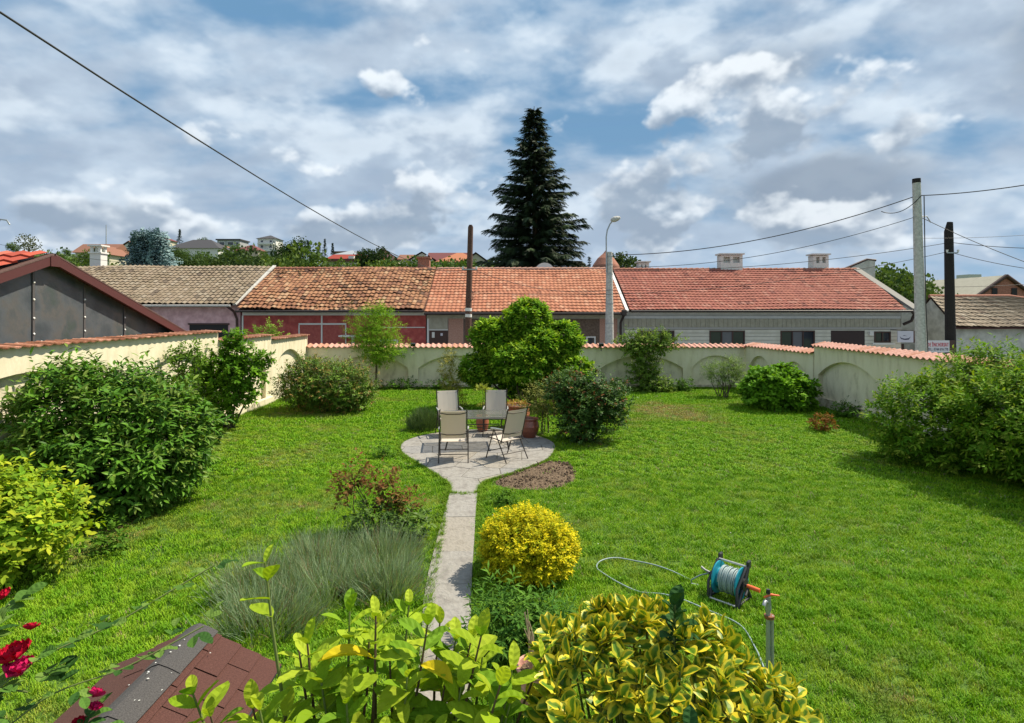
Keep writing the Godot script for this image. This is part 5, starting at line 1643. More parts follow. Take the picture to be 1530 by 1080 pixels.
func build_garden_plants() -> void:
	var laurel := leaf_mesh(0.34, 0.25, 0.18, 3)
	var oval := leaf_mesh(0.5, 0.2, 0.12, 3)
	var small := leaf_mesh(0.55, 0.3, 0.1, 2)
	var narrow := leaf_mesh(0.24, 0.25, 0.2, 2)
	var V := func(x: float, y: float, z: float) -> Vector3: return Vector3(x, y, z)

	shrub("laurel_bush", "huge dark green laurel bush against the left wall with upright shoots on top", "bush", D(-6.2, 0, 9.55), {
		"lobes": [[V.call(-0.1, 1.08, 0), V.call(1.35, 0.98, 1.1)], [V.call(0.5, 0.95, 0.2), V.call(0.85, 0.85, 0.85)], [V.call(-0.7, 1.2, 0.1), V.call(0.85, 0.95, 0.9)], [V.call(0.15, 0.7, 0.75), V.call(0.95, 0.68, 0.7)]],
		"clumps": 5980, "per": 8, "size": 0.125, "twig": 0.15, "leaf": laurel, "mat": M.glossy_leaf, "ca": Color(0.0523, 0.143, 0.0137), "cb": Color(0.128, 0.276, 0.0257), "tip": Color(0.172, 0.236, 0.0405), "tips": 0.45, "shoots": 0.12, "up": 0.25, "depth": 0.36, "rough": 0.18, "stems": 9, "foot": 0.35, "stem_r": 0.03})
	shrub("slender_shrub", "open slender shrub with bright leaves in front of the middle step of the left wall", "bush", D(-7.25, 0, 15.4), {
		"lobes": [[V.call(0.12, 1.95, 0), V.call(0.5, 0.32, 0.4)], [V.call(-0.25, 1.5, 0), V.call(0.6, 0.34, 0.45)], [V.call(0.45, 1.45, 0.1), V.call(0.55, 0.32, 0.4)], [V.call(0.1, 0.98, 0.1), V.call(0.75, 0.36, 0.45)], [V.call(-0.3, 0.5, 0.1), V.call(0.55, 0.28, 0.4)], [V.call(0.2, 2.3, 0), V.call(0.22, 0.26, 0.22)], [V.call(0.85, 1.85, 0), V.call(0.25, 0.16, 0.2)]],
		"clumps": 1664, "per": 8, "size": 0.095, "twig": 0.12, "leaf": oval, "ca": Color(0.0747, 0.192, 0.0137), "cb": Color(0.187, 0.36, 0.0257), "depth": 0.8, "rough": 0.4, "stems": 7, "foot": 0.1, "stem_r": 0.025})
	shrub("pruned_shrub", "thin pruned shrub with bare branches and few leaves before the left wall", "bush", D(-7.45, 0, 13.6), {
		"lobes": [[V.call(-0.1, 2.1, 0), V.call(0.26, 0.2, 0.26)], [V.call(0.2, 1.75, 0.1), V.call(0.32, 0.3, 0.3)], [V.call(-0.2, 1.5, 0), V.call(0.26, 0.3, 0.26)], [V.call(0.35, 2.15, 0), V.call(0.15, 0.22, 0.16)]],
		"clumps": 306, "per": 7, "size": 0.075, "twig": 0.12, "leaf": oval, "ca": Color(0.0897, 0.184, 0.0214), "cb": Color(0.194, 0.319, 0.0428), "depth": 0.9, "stems": 8, "foot": 0.08, "stem_r": 0.03})
	shrub("photinia_bush", "rounded bush with reddish tips in the left back corner before the arch", "bush", D(-5.55, 0, 18.2), {
		"lobes": [[V.call(0, 0.78, 0), V.call(1.35, 0.72, 1.0)], [V.call(-0.45, 0.95, 0), V.call(0.85, 0.62, 0.8)], [V.call(0.7, 0.68, 0.2), V.call(0.8, 0.6, 0.75)]],
		"clumps": 3900, "per": 7, "size": 0.095, "twig": 0.13, "leaf": laurel, "mat": M.glossy_leaf, "ca": Color(0.0673, 0.143, 0.0171), "cb": Color(0.164, 0.268, 0.0342), "tip": Color(0.31, 0.153, 0.054), "tips": 0.4, "shoots": 0.1, "depth": 0.45, "stems": 8, "foot": 0.3, "stem_r": 0.022})
	shrub("maple_sapling", "small airy tree with a fine light green crown standing before the back wall", "tree", D(-5.0, 0, 22.75), {
		"lobes": [[V.call(0, 2.5, 0), V.call(0.95, 0.72, 0.9)], [V.call(-0.25, 2.05, 0), V.call(0.85, 0.5, 0.8)], [V.call(0.25, 1.7, 0), V.call(0.95, 0.42, 0.85)], [V.call(0.05, 3.0, 0), V.call(0.48, 0.38, 0.45)], [V.call(0.1, 1.3, 0.1), V.call(0.6, 0.28, 0.55)]],
		"clumps": 2990, "per": 6, "size": 0.10, "twig": 0.14, "leaf": narrow, "ca": Color(0.13, 0.28, 0.015), "cb": Color(0.26, 0.43, 0.03), "tip": Color(0.287, 0.26, 0.045), "tips": 0.15, "depth": 0.9, "rough": 0.4, "stems": 1, "foot": 0.0, "stem_r": 0.055})
	var big := [[V.call(-0.02, 2.82, 0), V.call(0.62, 0.52, 0.62)], [V.call(-1.15, 2.25, 0.1), V.call(0.56, 0.44, 0.6)], [V.call(1.02, 2.1, 0.1), V.call(0.62, 0.54, 0.62)], [V.call(-0.32, 1.5, 1.0), V.call(0.72, 0.48, 0.55)], [V.call(-1.5, 1.22, 0.2), V.call(0.55, 0.42, 0.55)], [V.call(1.25, 1.18, 0.6), V.call(0.66, 0.38, 0.55)], [V.call(0.42, 2.0, 0.7), V.call(0.46, 0.38, 0.45)], [V.call(-0.42, 2.2, -0.1), V.call(0.7, 0.42, 0.5)], [V.call(0.1, 0.85, -0.2), V.call(1.0, 0.45, 0.5)]]
	shrub("round_tree", "big round lobed tree with glossy bright green leaves behind the patio table", "tree", D(0.72, 0, 18.9), {
		"lobes": big, "clumps": 7800, "per": 7, "size": 0.125, "twig": 0.14, "leaf": oval, "ca": Color(0.075, 0.20, 0.012), "cb": Color(0.19, 0.37, 0.022), "tip": Color(0.36, 0.50, 0.04), "tips": 0.6, "up": 0.5, "depth": 0.22, "rough": 0.16, "stems": 9, "foot": 0.25, "stem_r": 0.05})
	shrub("golden_thuja", "narrow bronze yellow conifer left of the round tree, twisting upward", "conifer", D(-1.72, 0, 18.3), {
		"lobes": [[V.call(0.12, 0.35, 0), V.call(0.34, 0.4, 0.34)], [V.call(0.05, 0.85, 0), V.call(0.3, 0.4, 0.3)], [V.call(-0.1, 1.3, 0), V.call(0.22, 0.36, 0.22)], [V.call(0.0, 1.68, 0), V.call(0.13, 0.26, 0.13)]],
		"clumps": 1352, "per": 7, "size": 0.06, "twig": 0.09, "leaf": narrow, "mat": M.needle, "ca": Color(0.149, 0.168, 0.0188), "cb": Color(0.389, 0.335, 0.0428), "up": 0.9, "depth": 0.4, "rough": 0.5, "stems": 2, "foot": 0.04, "stem_r": 0.04})
	blades("lavender_hummock", "round grey green hummock left of the patio table", D(-2.12, 0, 15.2), V.call(0.5, 0.75, 0.5), 2600, Color(0.05, 0.10, 0.035), Color(0.13, 0.19, 0.085), 0.22, 0.022)
	shrub("rose_bush", "large dark rose bush with red tinged tips right of the glazed pot", "rose bush", D(1.92, 0, 14.0), {
		"lobes": [[V.call(0.0, 0.95, 0), V.call(0.62, 0.6, 0.6)], [V.call(-0.42, 1.18, 0), V.call(0.5, 0.36, 0.45)], [V.call(0.5, 0.9, 0.1), V.call(0.5, 0.42, 0.45)], [V.call(-0.1, 0.5, 0.2), V.call(0.6, 0.45, 0.5)]],
		"clumps": 3250, "per": 7, "size": 0.07, "twig": 0.13, "leaf": oval, "mat": M.glossy_leaf, "ca": Color(0.03, 0.08, 0.014), "cb": Color(0.085, 0.16, 0.03), "tip": Color(0.28, 0.08, 0.04), "tips": 0.16, "shoots": 0.06, "depth": 0.7, "rough": 0.4, "stems": 9, "foot": 0.18, "stem_r": 0.016})
	shrub("bronze_shrub", "low bronze green feathery shrub joining the glazed pot and the rose bush", "bush", D(0.98, 0, 14.75), {
		"lobes": [[V.call(0, 1.0, 0), V.call(0.5, 0.32, 0.4)], [V.call(-0.1, 0.65, 0), V.call(0.42, 0.3, 0.35)]],
		"clumps": 594, "per": 7, "size": 0.07, "twig": 0.12, "leaf": narrow, "mat": M.needle, "ca": Color(0.0897, 0.125, 0.0188), "cb": Color(0.254, 0.251, 0.0428), "depth": 0.8, "rough": 0.4, "stems": 5, "foot": 0.1, "stem_r": 0.015})
	shrub("climbing_rose", "climbing rose with small pale flowers spilling over the back wall coping", "climbing rose", D(5.35, 0, 22.6), {
		"lobes": [[V.call(-0.35, 1.85, 0.2), V.call(0.75, 0.42, 0.45)], [V.call(0.55, 1.9, 0.2), V.call(0.75, 0.32, 0.4)], [V.call(-0.15, 1.2, 0.2), V.call(0.55, 0.5, 0.35)], [V.call(0.0, 0.6, 0.2), V.call(0.55, 0.5, 0.35)], [V.call(0.2, 0.25, 0.35), V.call(0.85, 0.28, 0.4)]],
		"clumps": 1976, "per": 7, "size": 0.085, "twig": 0.14, "leaf": oval, "ca": Color(0.0747, 0.151, 0.0188), "cb": Color(0.224, 0.335, 0.0513), "tip": Color(0.368, 0.401, 0.18), "tips": 0.12, "shoots": 0.08, "depth": 0.85, "rough": 0.5, "stems": 9, "foot": 0.18, "stem_r": 0.022})
	shrub("grey_shrub", "grey green multi stemmed shrub spreading like a fan before the narrow back arch", "bush", D(7.75, 0, 20.9), {
		"lobes": [[V.call(-0.3, 0.98, 0), V.call(0.42, 0.34, 0.4)], [V.call(0.3, 1.1, 0), V.call(0.42, 0.36, 0.4)], [V.call(0.0, 0.8, 0.15), V.call(0.5, 0.32, 0.4)], [V.call(0.55, 0.78, 0), V.call(0.25, 0.25, 0.3)]],
		"clumps": 864, "per": 7, "size": 0.075, "twig": 0.12, "leaf": narrow, "ca": Color(0.112, 0.201, 0.0428), "cb": Color(0.239, 0.335, 0.0855), "up": 0.6, "depth": 0.8, "stems": 10, "foot": 0.15, "stem_r": 0.022})
	shrub("round_bush", "neat rounded bright green bush at the foot of the slanting wall", "bush", D(8.55, 0, 18.5), {
		"lobes": [[V.call(0, 0.62, 0), V.call(1.02, 0.62, 0.9)], [V.call(-0.1, 0.85, 0), V.call(0.72, 0.42, 0.7)]],
		"clumps": 2730, "per": 6, "size": 0.11, "twig": 0.1, "leaf": leaf_mesh(0.75, 0.15, 0.1, 3), "ca": Color(0.0897, 0.227, 0.0154), "cb": Color(0.202, 0.394, 0.0257), "up": 0.4, "depth": 0.4, "stems": 6, "foot": 0.2, "stem_r": 0.02})
	shrub("hedge_bush", "massive yellow green bush along the right wall casting a deep shadow on the lawn", "bush", D(9.25, 0, 10.2), {
		"lobes": [[V.call(0.15, 1.1, 0), V.call(1.3, 1.0, 1.25)], [V.call(-0.75, 0.85, -1.6), V.call(1.0, 0.85, 1.0)], [V.call(0.55, 1.3, -1.7), V.call(1.0, 0.95, 1.1)], [V.call(0.35, 1.2, 1.2), V.call(1.15, 0.95, 1.0)], [V.call(1.0, 1.3, 0.4), V.call(0.9, 0.95, 1.2)], [V.call(0.75, 0.95, 2.0), V.call(1.0, 0.85, 0.9)]],
		"clumps": 11960, "per": 7, "size": 0.105, "twig": 0.14, "leaf": leaf_mesh(0.38, 0.25, 0.15, 2), "ca": Color(0.0673, 0.168, 0.012), "cb": Color(0.187, 0.343, 0.0214), "tip": Color(0.287, 0.354, 0.0405), "tips": 0.5, "shoots": 0.06, "up": 0.4, "depth": 0.34, "rough": 0.2, "stems": 10, "foot": 0.25, "stem_r": 0.025})
	shrub("brown_shrub", "tiny red brown shrub on the lawn before the right wall", "bush", D(8.1, 0, 15.1), {
		"lobes": [[V.call(0, 0.2, 0), V.call(0.28, 0.22, 0.26)]],
		"clumps": 162, "per": 6, "size": 0.06, "twig": 0.08, "leaf": small, "ca": Color(0.149, 0.0586, 0.0171), "cb": Color(0.299, 0.143, 0.0342), "depth": 0.8, "stems": 4, "foot": 0.05, "stem_r": 0.008})
	shrub("golden_privet", "rounded bright yellow shrub beside the path in mid lawn", "bush", D(0.25, 0, 6.85), {
		"lobes": [[V.call(0, 0.40, 0), V.call(0.50, 0.36, 0.5)], [V.call(0.03, 0.34, 0), V.call(0.53, 0.32, 0.5)]],
		"clumps": 5460, "per": 7, "size": 0.036, "twig": 0.06, "leaf": small, "ca": Color(0.23, 0.307, 0.0108), "cb": Color(0.598, 0.543, 0.0144), "tip": Color(0.851, 0.684, 0.0225), "tips": 0.7, "up": 0.45, "depth": 0.45, "rough": 0.10, "stems": 7, "foot": 0.12, "stem_r": 0.014})
	shrub("golden_dogwood", "spreading yellow green shrub with layered leaves at the left edge", "bush", D(-5.85, 0, 6.75), {
		"lobes": [[V.call(-0.15, 0.86, 0), V.call(0.75, 0.36, 0.65)], [V.call(0.25, 0.62, 0.1), V.call(0.66, 0.34, 0.6)], [V.call(-0.2, 0.4, 0.2), V.call(0.85, 0.38, 0.65)], [V.call(-0.55, 1.08, 0), V.call(0.5, 0.22, 0.45)], [V.call(-0.9, 0.7, 0.2), V.call(0.6, 0.5, 0.6)]],
		"clumps": 2990, "per": 7, "size": 0.085, "twig": 0.13, "leaf": oval, "ca": Color(0.14, 0.29, 0.018), "cb": Color(0.34, 0.44, 0.025), "tip": Color(0.50, 0.52, 0.035), "tips": 0.4, "shoots": 0.05, "up": 0.1, "spread": 1.2, "depth": 0.6, "rough": 0.4, "stems": 8, "foot": 0.15, "stem_r": 0.015})
	shrub("red_leaved_rose", "rose with bronze red young leaves behind the lavender beside the path", "rose bush", D(-1.85, 0, 8.2), {
		"lobes": [[V.call(-0.3, 0.72, 0), V.call(0.22, 0.22, 0.22)], [V.call(0.18, 0.62, 0), V.call(0.24, 0.24, 0.24)], [V.call(0.45, 0.4, 0.05), V.call(0.24, 0.18, 0.22)]],
		"clumps": 234, "per": 6, "size": 0.062, "twig": 0.14, "leaf": oval, "ca": Color(0.12, 0.10, 0.025), "cb": Color(0.20, 0.11, 0.035), "tip": Color(0.24, 0.075, 0.035), "tips": 0.5, "up": 0.9, "shoots": 0.12, "depth": 0.9, "stems": 8, "foot": 0.15, "stem_r": 0.009, "bark": M.twig})
	shrub("green_rose", "low dark green rose foliage at the foot of the bronze leaved rose", "rose bush", D(-1.6, 0, 7.95), {
		"lobes": [[V.call(-0.2, 0.26, 0), V.call(0.36, 0.24, 0.28)], [V.call(0.28, 0.24, 0.05), V.call(0.34, 0.22, 0.28)]],
		"clumps": 342, "per": 6, "size": 0.06, "twig": 0.10, "leaf": oval, "mat": M.glossy_leaf, "ca": Color(0.0448, 0.101, 0.0171), "cb": Color(0.12, 0.201, 0.0342), "depth": 0.7, "stems": 5, "foot": 0.1, "stem_r": 0.009, "bark": M.twig})
	var grp := "lavender clumps left of the path"
	var ga := Color(0.14, 0.225, 0.12)
	var gb := Color(0.34, 0.44, 0.27)
	for q in [[-1.55, 7.2, 0.5, "lavender clump beside the path, right end of the lavender bed"], [-2.2, 7.0, 0.55, "lavender clump in the middle of the bed, before the bronze rose"], [-2.7, 6.45, 0.55, "thin grassy lavender clump at the left end of the bed"], [-1.9, 6.3, 0.58, "grey lavender clump behind the big leaved foreground shrub"], [-1.3, 6.4, 0.42, "grey lavender clump near the path, behind the foreground shrub"], [-2.35, 5.75, 0.5, "lavender clump behind the shingled kennel roof"]]:
		blades("lavender", q[3], D(q[0], 0, q[1]), V.call(q[2], 0.40, q[2] * 0.8), 1500, ga, gb, 0.30, 0.0105, grp)
	for q in [[-0.02, 9.4, 0.16, "dark tuft of weeds on the lawn edge beside the path"], [-2.55, 12.4, 0.2, "small dark tuft at the left edge of the patio"], [-5.1, 7.55, 0.3, "patch of pale green weeds below the yellow green dogwood"], [2.55, 14.7, 0.14, "small weed behind the rose bush"]]:
		shrub("weed_tuft", q[3], "weed", D(q[0], 0, q[1]), {"lobes": [[V.call(0, q[2] * 0.5, 0), V.call(q[2], q[2] * 0.7, q[2])]], "clumps": 108, "per": 6, "size": 0.05, "twig": 0.07, "leaf": oval, "ca": Color(0.0598, 0.143, 0.0137), "cb": Color(0.135, 0.268, 0.0257), "depth": 0.9, "stems": 2, "foot": 0.02, "stem_r": 0.004})
	for q in [[-4.2, 22.9, 0.9, "strip of dark weeds along the foot of the back wall behind the small tree"], [-2.6, 22.9, 0.7, "low weeds at the back wall left of the bronze conifer"], [4.1, 22.7, 0.7, "dark weeds at the back wall left of the climbing rose"], [6.6, 22.5, 0.7, "round tuft of weeds at the foot of the back wall right of the climbing rose"], [8.9, 21.0, 0.6, "weeds at the foot of the slanting wall"], [9.75, 17.0, 0.5, "dark weeds along the plinth of the right wall"]]:
		shrub("wall_weeds", q[3], "weeds", D(q[0], 0, q[1]), {"lobes": [[V.call(0, 0.16, 0), V.call(q[2], 0.24, 0.24)], [V.call(q[2] * 0.4, 0.22, 0), V.call(0.3, 0.28, 0.22)]], "clumps": 270, "per": 6, "size": 0.07, "twig": 0.10, "leaf": oval, "ca": Color(0.0448, 0.109, 0.012), "cb": Color(0.112, 0.235, 0.0257), "depth": 0.9, "stems": 3, "foot": 0.1, "stem_r": 0.006})
	shrub("street_bush", "pale green bush in the street peeping over the lowest step of the left wall", "bush", D(-10.4, -0.5, 25.6), {
		"lobes": [[V.call(0, 2.3, 0), V.call(0.6, 0.75, 0.6)], [V.call(0.4, 2.0, 0), V.call(0.5, 0.6, 0.5)]],
		"clumps": 468, "per": 7, "size": 0.1, "twig": 0.16, "leaf": oval, "ca": Color(0.149, 0.268, 0.0342), "cb": Color(0.299, 0.435, 0.0684), "depth": 0.8, "rough": 0.5, "stems": 5, "foot": 0.1, "stem_r": 0.02})
	# dark leafy perennials below the golden shrub
	shrub("perennials", "dark green narrow leaved perennials below the yellow shrub", "plant", D(0.12, 0, 5.35), {
		"lobes": [[V.call(-0.12, 0.25, 0), V.call(0.3, 0.28, 0.32)], [V.call(0.25, 0.2, 0.05), V.call(0.28, 0.22, 0.3)]],
		"clumps": 540, "per": 8, "size": 0.085, "twig": 0.14, "leaf": narrow, "ca": Color(0.0448, 0.135, 0.0188), "cb": Color(0.135, 0.268, 0.0342), "up": 0.9, "depth": 0.9, "stems": 5, "foot": 0.1, "stem_r": 0.006, "bark": M.green_twig})
	var dr := thing("potted_stalks", "terracotta pot with dried pale stalks before the yellow shrub", "potted plant", D(0.24, 0, 4.55))
	part("pot", pot_mesh(0.16, 0.36, 0.05), M.coping_clay_pale, dr)
	part("soil", tb([Vector3(0, 0.29, 0), Vector3(0, 0.315, 0)], [0.13], 14), M.soil, dr)
	for i in 9:
		var a := rng.randf() * TAU
		part("stalk", tb([Vector3(cos(a) * 0.05, 0.3, sin(a) * 0.05), Vector3(cos(a) * 0.06, 0.55, sin(a) * 0.06), Vector3(cos(a) * rng.randf_range(0.05, 0.14), rng.randf_range(0.62, 0.82), sin(a) * 0.1)], [0.008, 0.007, 0.003], 5), M.dry_stalk, dr)

	build_hose()

func build_hose() -> void:
	var o := thing("hose_reel", "teal and black garden hose reel wound with grey hose on the lawn", "hose reel", D(2.40, 0, 6.3), -0.78)
	o.scale = Vector3.ONE * 0.88
	# the spool lies across, two dark end frames, bars between them
	var spool := MB.new()
	spool.lathe([Vector2(0.0, -0.15), Vector2(0.19, -0.15), Vector2(0.19, -0.135), Vector2(0.12, -0.13), Vector2(0.12, 0.13), Vector2(0.19, 0.135), Vector2(0.19, 0.15), Vector2(0.0, 0.15)], Vector3(0, 0.24, 0), 26, Basis(Vector3.FORWARD, PI / 2))
	part("spool", spool.mesh(), M.teal_plastic, o)
	var coil := MB.new()
	var pts := []
	for i in 250:
		var t := i / 249.0
		var a := t * TAU * 11.0
		pts.append(Vector3(-0.085 + 0.205 * t, 0.24 + sin(a) * (0.145 + 0.01 * sin(t * 19.0)), cos(a) * (0.145 + 0.01 * sin(t * 19.0))))
	coil.tube(pts, [0.0095], 6)
	part("wound_hose", coil.mesh(), M.hose_grey, o)
	for s in [-1.0, 1.0]:
		var f := MB.new()
		var x: float = s * 0.175
		for q in [[[Vector3(x, 0.0, 0.20), Vector3(x, 0.24, 0.02), Vector3(x, 0.45, -0.13)], 0.024], [[Vector3(x, 0.0, -0.20), Vector3(x, 0.24, -0.03), Vector3(x, 0.45, -0.13)], 0.024], [[Vector3(x, 0.04, 0.19), Vector3(x, 0.04, -0.19)], 0.016], [[Vector3(x, 0.05, 0.21), Vector3(x, 0.24, 0.20), Vector3(x, 0.43, -0.06)], 0.018]]:
			f.tube(q[0], [q[1]], 8)
		f.bevel_box(Vector3(x, 0.44, -0.13), Vector3(0.035, 0.1, 0.09), 0.012)
		f.lathe([Vector2(0, -0.025), Vector2(0.075, -0.02), Vector2(0.075, 0.02), Vector2(0, 0.025)], Vector3(x, 0.24, 0), 16, Basis(Vector3.FORWARD, PI / 2))
		part("end_frame", f.mesh(), M.black_plastic, o)
	for q in [[0.43, -0.08], [0.045, 0.2], [0.06, -0.2]]:
		part("bar", tb([Vector3(-0.17, q[0], q[1]), Vector3(0.17, q[0], q[1])], [0.013], 8), M.pale_metal, o)
	part("crank_arm", tb([Vector3(0.2, 0.24, 0), Vector3(0.235, 0.24, 0.0), Vector3(0.24, 0.17, 0.12)], [0.018], 8), M.black_plastic, o)
	part("crank_handle", tb([Vector3(0.22, 0.25, 0.02), Vector3(0.27, 0.245, 0.02), Vector3(0.37, 0.24, 0.02)], [0.02, 0.026, 0.024], 10), M.orange_plastic, o)
	part("connector", tb([Vector3(-0.19, 0.24, 0.0), Vector3(-0.26, 0.25, 0.0)], [0.022], 8), M.black_plastic, o)
	part("spray_nozzle", tb([Vector3(-0.24, 0.25, 0), Vector3(-0.31, 0.27, 0.01), Vector3(-0.36, 0.30, 0.02)], [0.018, 0.013, 0.016], 8), M.grey_plastic, o)
	part("hose_tail", tb([Vector3(-0.25, 0.25, 0.0), Vector3(-0.36, 0.20, 0.05), Vector3(-0.46, 0.12, 0.08), Vector3(-0.49, 0.05, 0.03), Vector3(-0.44, 0.02, -0.06)], [0.009], 6), M.hose_grey, o)

	var h := thing("garden_hose", "loop of pale grey garden hose lying on the lawn left of the reel", "hose")
	var c := Curve3D.new()
	var q := [[2.22, 5.06], [2.27, 5.35], [2.28, 5.75], [2.04, 6.06], [1.72, 6.35], [1.45, 6.42], [1.28, 6.6], [1.15, 6.84], [1.09, 7.02], [1.17, 7.2], [1.4, 7.28], [1.68, 7.16], [1.94, 6.93], [2.1, 6.72]]
	for i in q.size():
		var p: Vector3 = D(q[i][0], 0.034, q[i][1])
		var n: Vector3 = D(q[mini(i + 1, q.size() - 1)][0], 0.034, q[mini(i + 1, q.size() - 1)][1])
		var l: Vector3 = D(q[maxi(i - 1, 0)][0], 0.034, q[maxi(i - 1, 0)][1])
		c.add_point(p, (l - n) / 6.0, (n - l) / 6.0)
	c.bake_interval = 0.05
	var line := []
	for p in c.get_baked_points():
		line.append(p + Vector3(0, 0.006 * sin(p.x * 11.0), 0))
	part("hose", tb(line, [0.0075], 6), M.hose_grey, h)

	var s := thing("standpipe", "galvanised standpipe with an old tap in front of the hose reel", "tap", D(2.24, 0, 5.02))
	part("pipe", tb([Vector3(0, 0, 0), Vector3(0.0, 0.56, 0)], [0.019], 12), M.galvanised, s)
	part("pipe", tb([Vector3(0.032, 0, 0.01), Vector3(0.03, 0.5, 0.01)], [0.012], 10), M.galvanised, s)
	part("clamp", tb([Vector3(0.01, 0.475, 0), Vector3(0.01, 0.50, 0)], [0.042], 12), M.old_brass, s)
	var tap := MB.new()
	tap.tube([Vector3(0, 0.55, 0), Vector3(0, 0.66, 0)], [0.026, 0.022], 12)
	tap.tube([Vector3(0, 0.61, 0), Vector3(-0.04, 0.63, 0.03), Vector3(-0.055, 0.60, 0.04)], [0.017], 8)
	tap.tube([Vector3(0, 0.655, 0), Vector3(0.0, 0.69, 0)], [0.013], 8)
	part("tap", tap.mesh(), M.galvanised, s)
	part("tap_handle", tb([Vector3(-0.045, 0.66, 0.02), Vector3(0.02, 0.675, 0), Vector3(0.095, 0.665, 0)], [0.008, 0.011, 0.006], 6), M.orange_plastic, s)
	part("tap_knob", tb([Vector3(0.0, 0.685, 0), Vector3(0.0, 0.72, 0)], [0.02, 0.015], 8), M.black_plastic, s)

# ---------------------------------------------------------------- close to the window
func big_leaf(wid: float, droop: float, curl: float, wave: float) -> ArrayMesh:   # a large leaf with sunk midrib and ribs between the veins
	var m := MB.new()
	var rows := 9
	var cols := [-1.0, -0.5, -0.05, 0.05, 0.5, 1.0]
	var grid := []
	for i in rows + 1:
		var t := float(i) / rows
		var w := wid * 0.5 * pow(sin(pow(t, 0.82) * PI), 0.85)
		if i == 0: w = wid * 0.03
		if i == rows: w = 0.0
		var row := []
		for u in cols:
			var au := absf(u)
			var y: float = -droop * t * t + curl * w * au + wave * wid * 0.06 * sin(i * PI) + (0.075 * wid * (1.0 if i % 2 else -0.6) * au * (1.0 - au) * 2.0)
			row.append(Vector3(u * w, y, t + 0.13 * au * sin(t * PI)))
		grid.append(row)
	for i in rows:
		for k in 5:
			var v := 1.16 if k == 2 else (1.025 if i % 2 else 0.975) * (0.97 if k == 1 or k == 3 else 1.02)
			m.tint = Color(v, v, v)
			m.quad(grid[i][k + 1], grid[i][k], grid[i + 1][k], grid[i + 1][k + 1])
	return m.mesh()

func edged_leaf(wid: float, droop: float, fold: float, seed_: int) -> ArrayMesh:   # green centre, irregular yellow margin
	var r := RandomNumberGenerator.new()
	r.seed = seed_
	var m := MB.new()
	var rows := 6
	var green := Color(0.085, 0.19, 0.018)
	var mid := Color(0.19, 0.30, 0.025)
	var gold := Color(0.66, 0.57, 0.04)
	var grid := []
	for i in rows + 1:
		var t := float(i) / rows
		var w := wid * 0.5 * pow(sin(pow(t, 0.95) * PI), 0.6)
		if i == 0: w = wid * 0.05
		if i == rows: w = wid * 0.06
		var row := []
		for s in [-1.0, 1.0]:
			var inner := r.randf_range(0.22, 0.62) if i < rows else 0.1
			var es := [[1.0, gold], [inner + 0.10, gold], [inner, mid], [0.0, green]]
			if s > 0: es.reverse()
			for e in es:
				if s > 0 and e[0] == 0.0: continue
				row.append([Vector3(s * w * e[0], -droop * t * t + fold * w * e[0] + 0.02 * sin(t * 9.0 + s) * e[0], t), e[1] if t < 0.93 else gold])
		grid.append(row)
	for i in rows:
		for k in 6:
			var q := [grid[i][k + 1], grid[i][k], grid[i + 1][k], grid[i + 1][k + 1]]
			var g: Vector3 = (q[1][0] - q[0][0]).cross(q[2][0] - q[0][0]).normalized()
			if g.y < 0: g = -g
			for tri in [[0, 1, 2], [0, 2, 3]]:
				m.tri(q[tri[0]][0], q[tri[1]][0], q[tri[2]][0], g, g, g)
				var n := m.c.size()
				var order: Array = tri
				# the builder may have turned the face round: colour each corner by its place
				for c in 3:
					for e in order:
						if m.v[n - 3 + c].is_equal_approx(q[e][0]):
							m.c[n - 3 + c] = q[e][1]
	return m.mesh()

# the leaf list of a large-leaved plant: the first `most` nearest the window become parts, the rest one joined part
func place_leaves(o: Node3D, list: Array, shapes: Array, mats: Array, most: int, rest_mat: Material) -> void:
	list.sort_custom(func(a, b): return a[0].origin.z > b[0].origin.z)
	var rest := PackedFloat32Array()
	for i in list.size():
		var l = list[i]
		if i < most:
			var mesh: Mesh = shapes[l[1] % shapes.size()]
			part("leaf", mesh, mats[l[2] % mats.size()], o, l[0])
		else:
			var c: Color = mats[l[2] % mats.size()].albedo_color.srgb_to_linear()
			put(rest, l[0].basis, l[0].origin, c)
	if rest.size():
		instances("foliage", shapes[0], rest_mat, rest, o)

func tinted_leaf(called: String, c: Color, through: float, rough := 0.5) -> StandardMaterial3D:
	var m := leafy(called, through, maxf(rough, 0.6), 0.16)
	m.albedo_color = c.linear_to_srgb()
	return m

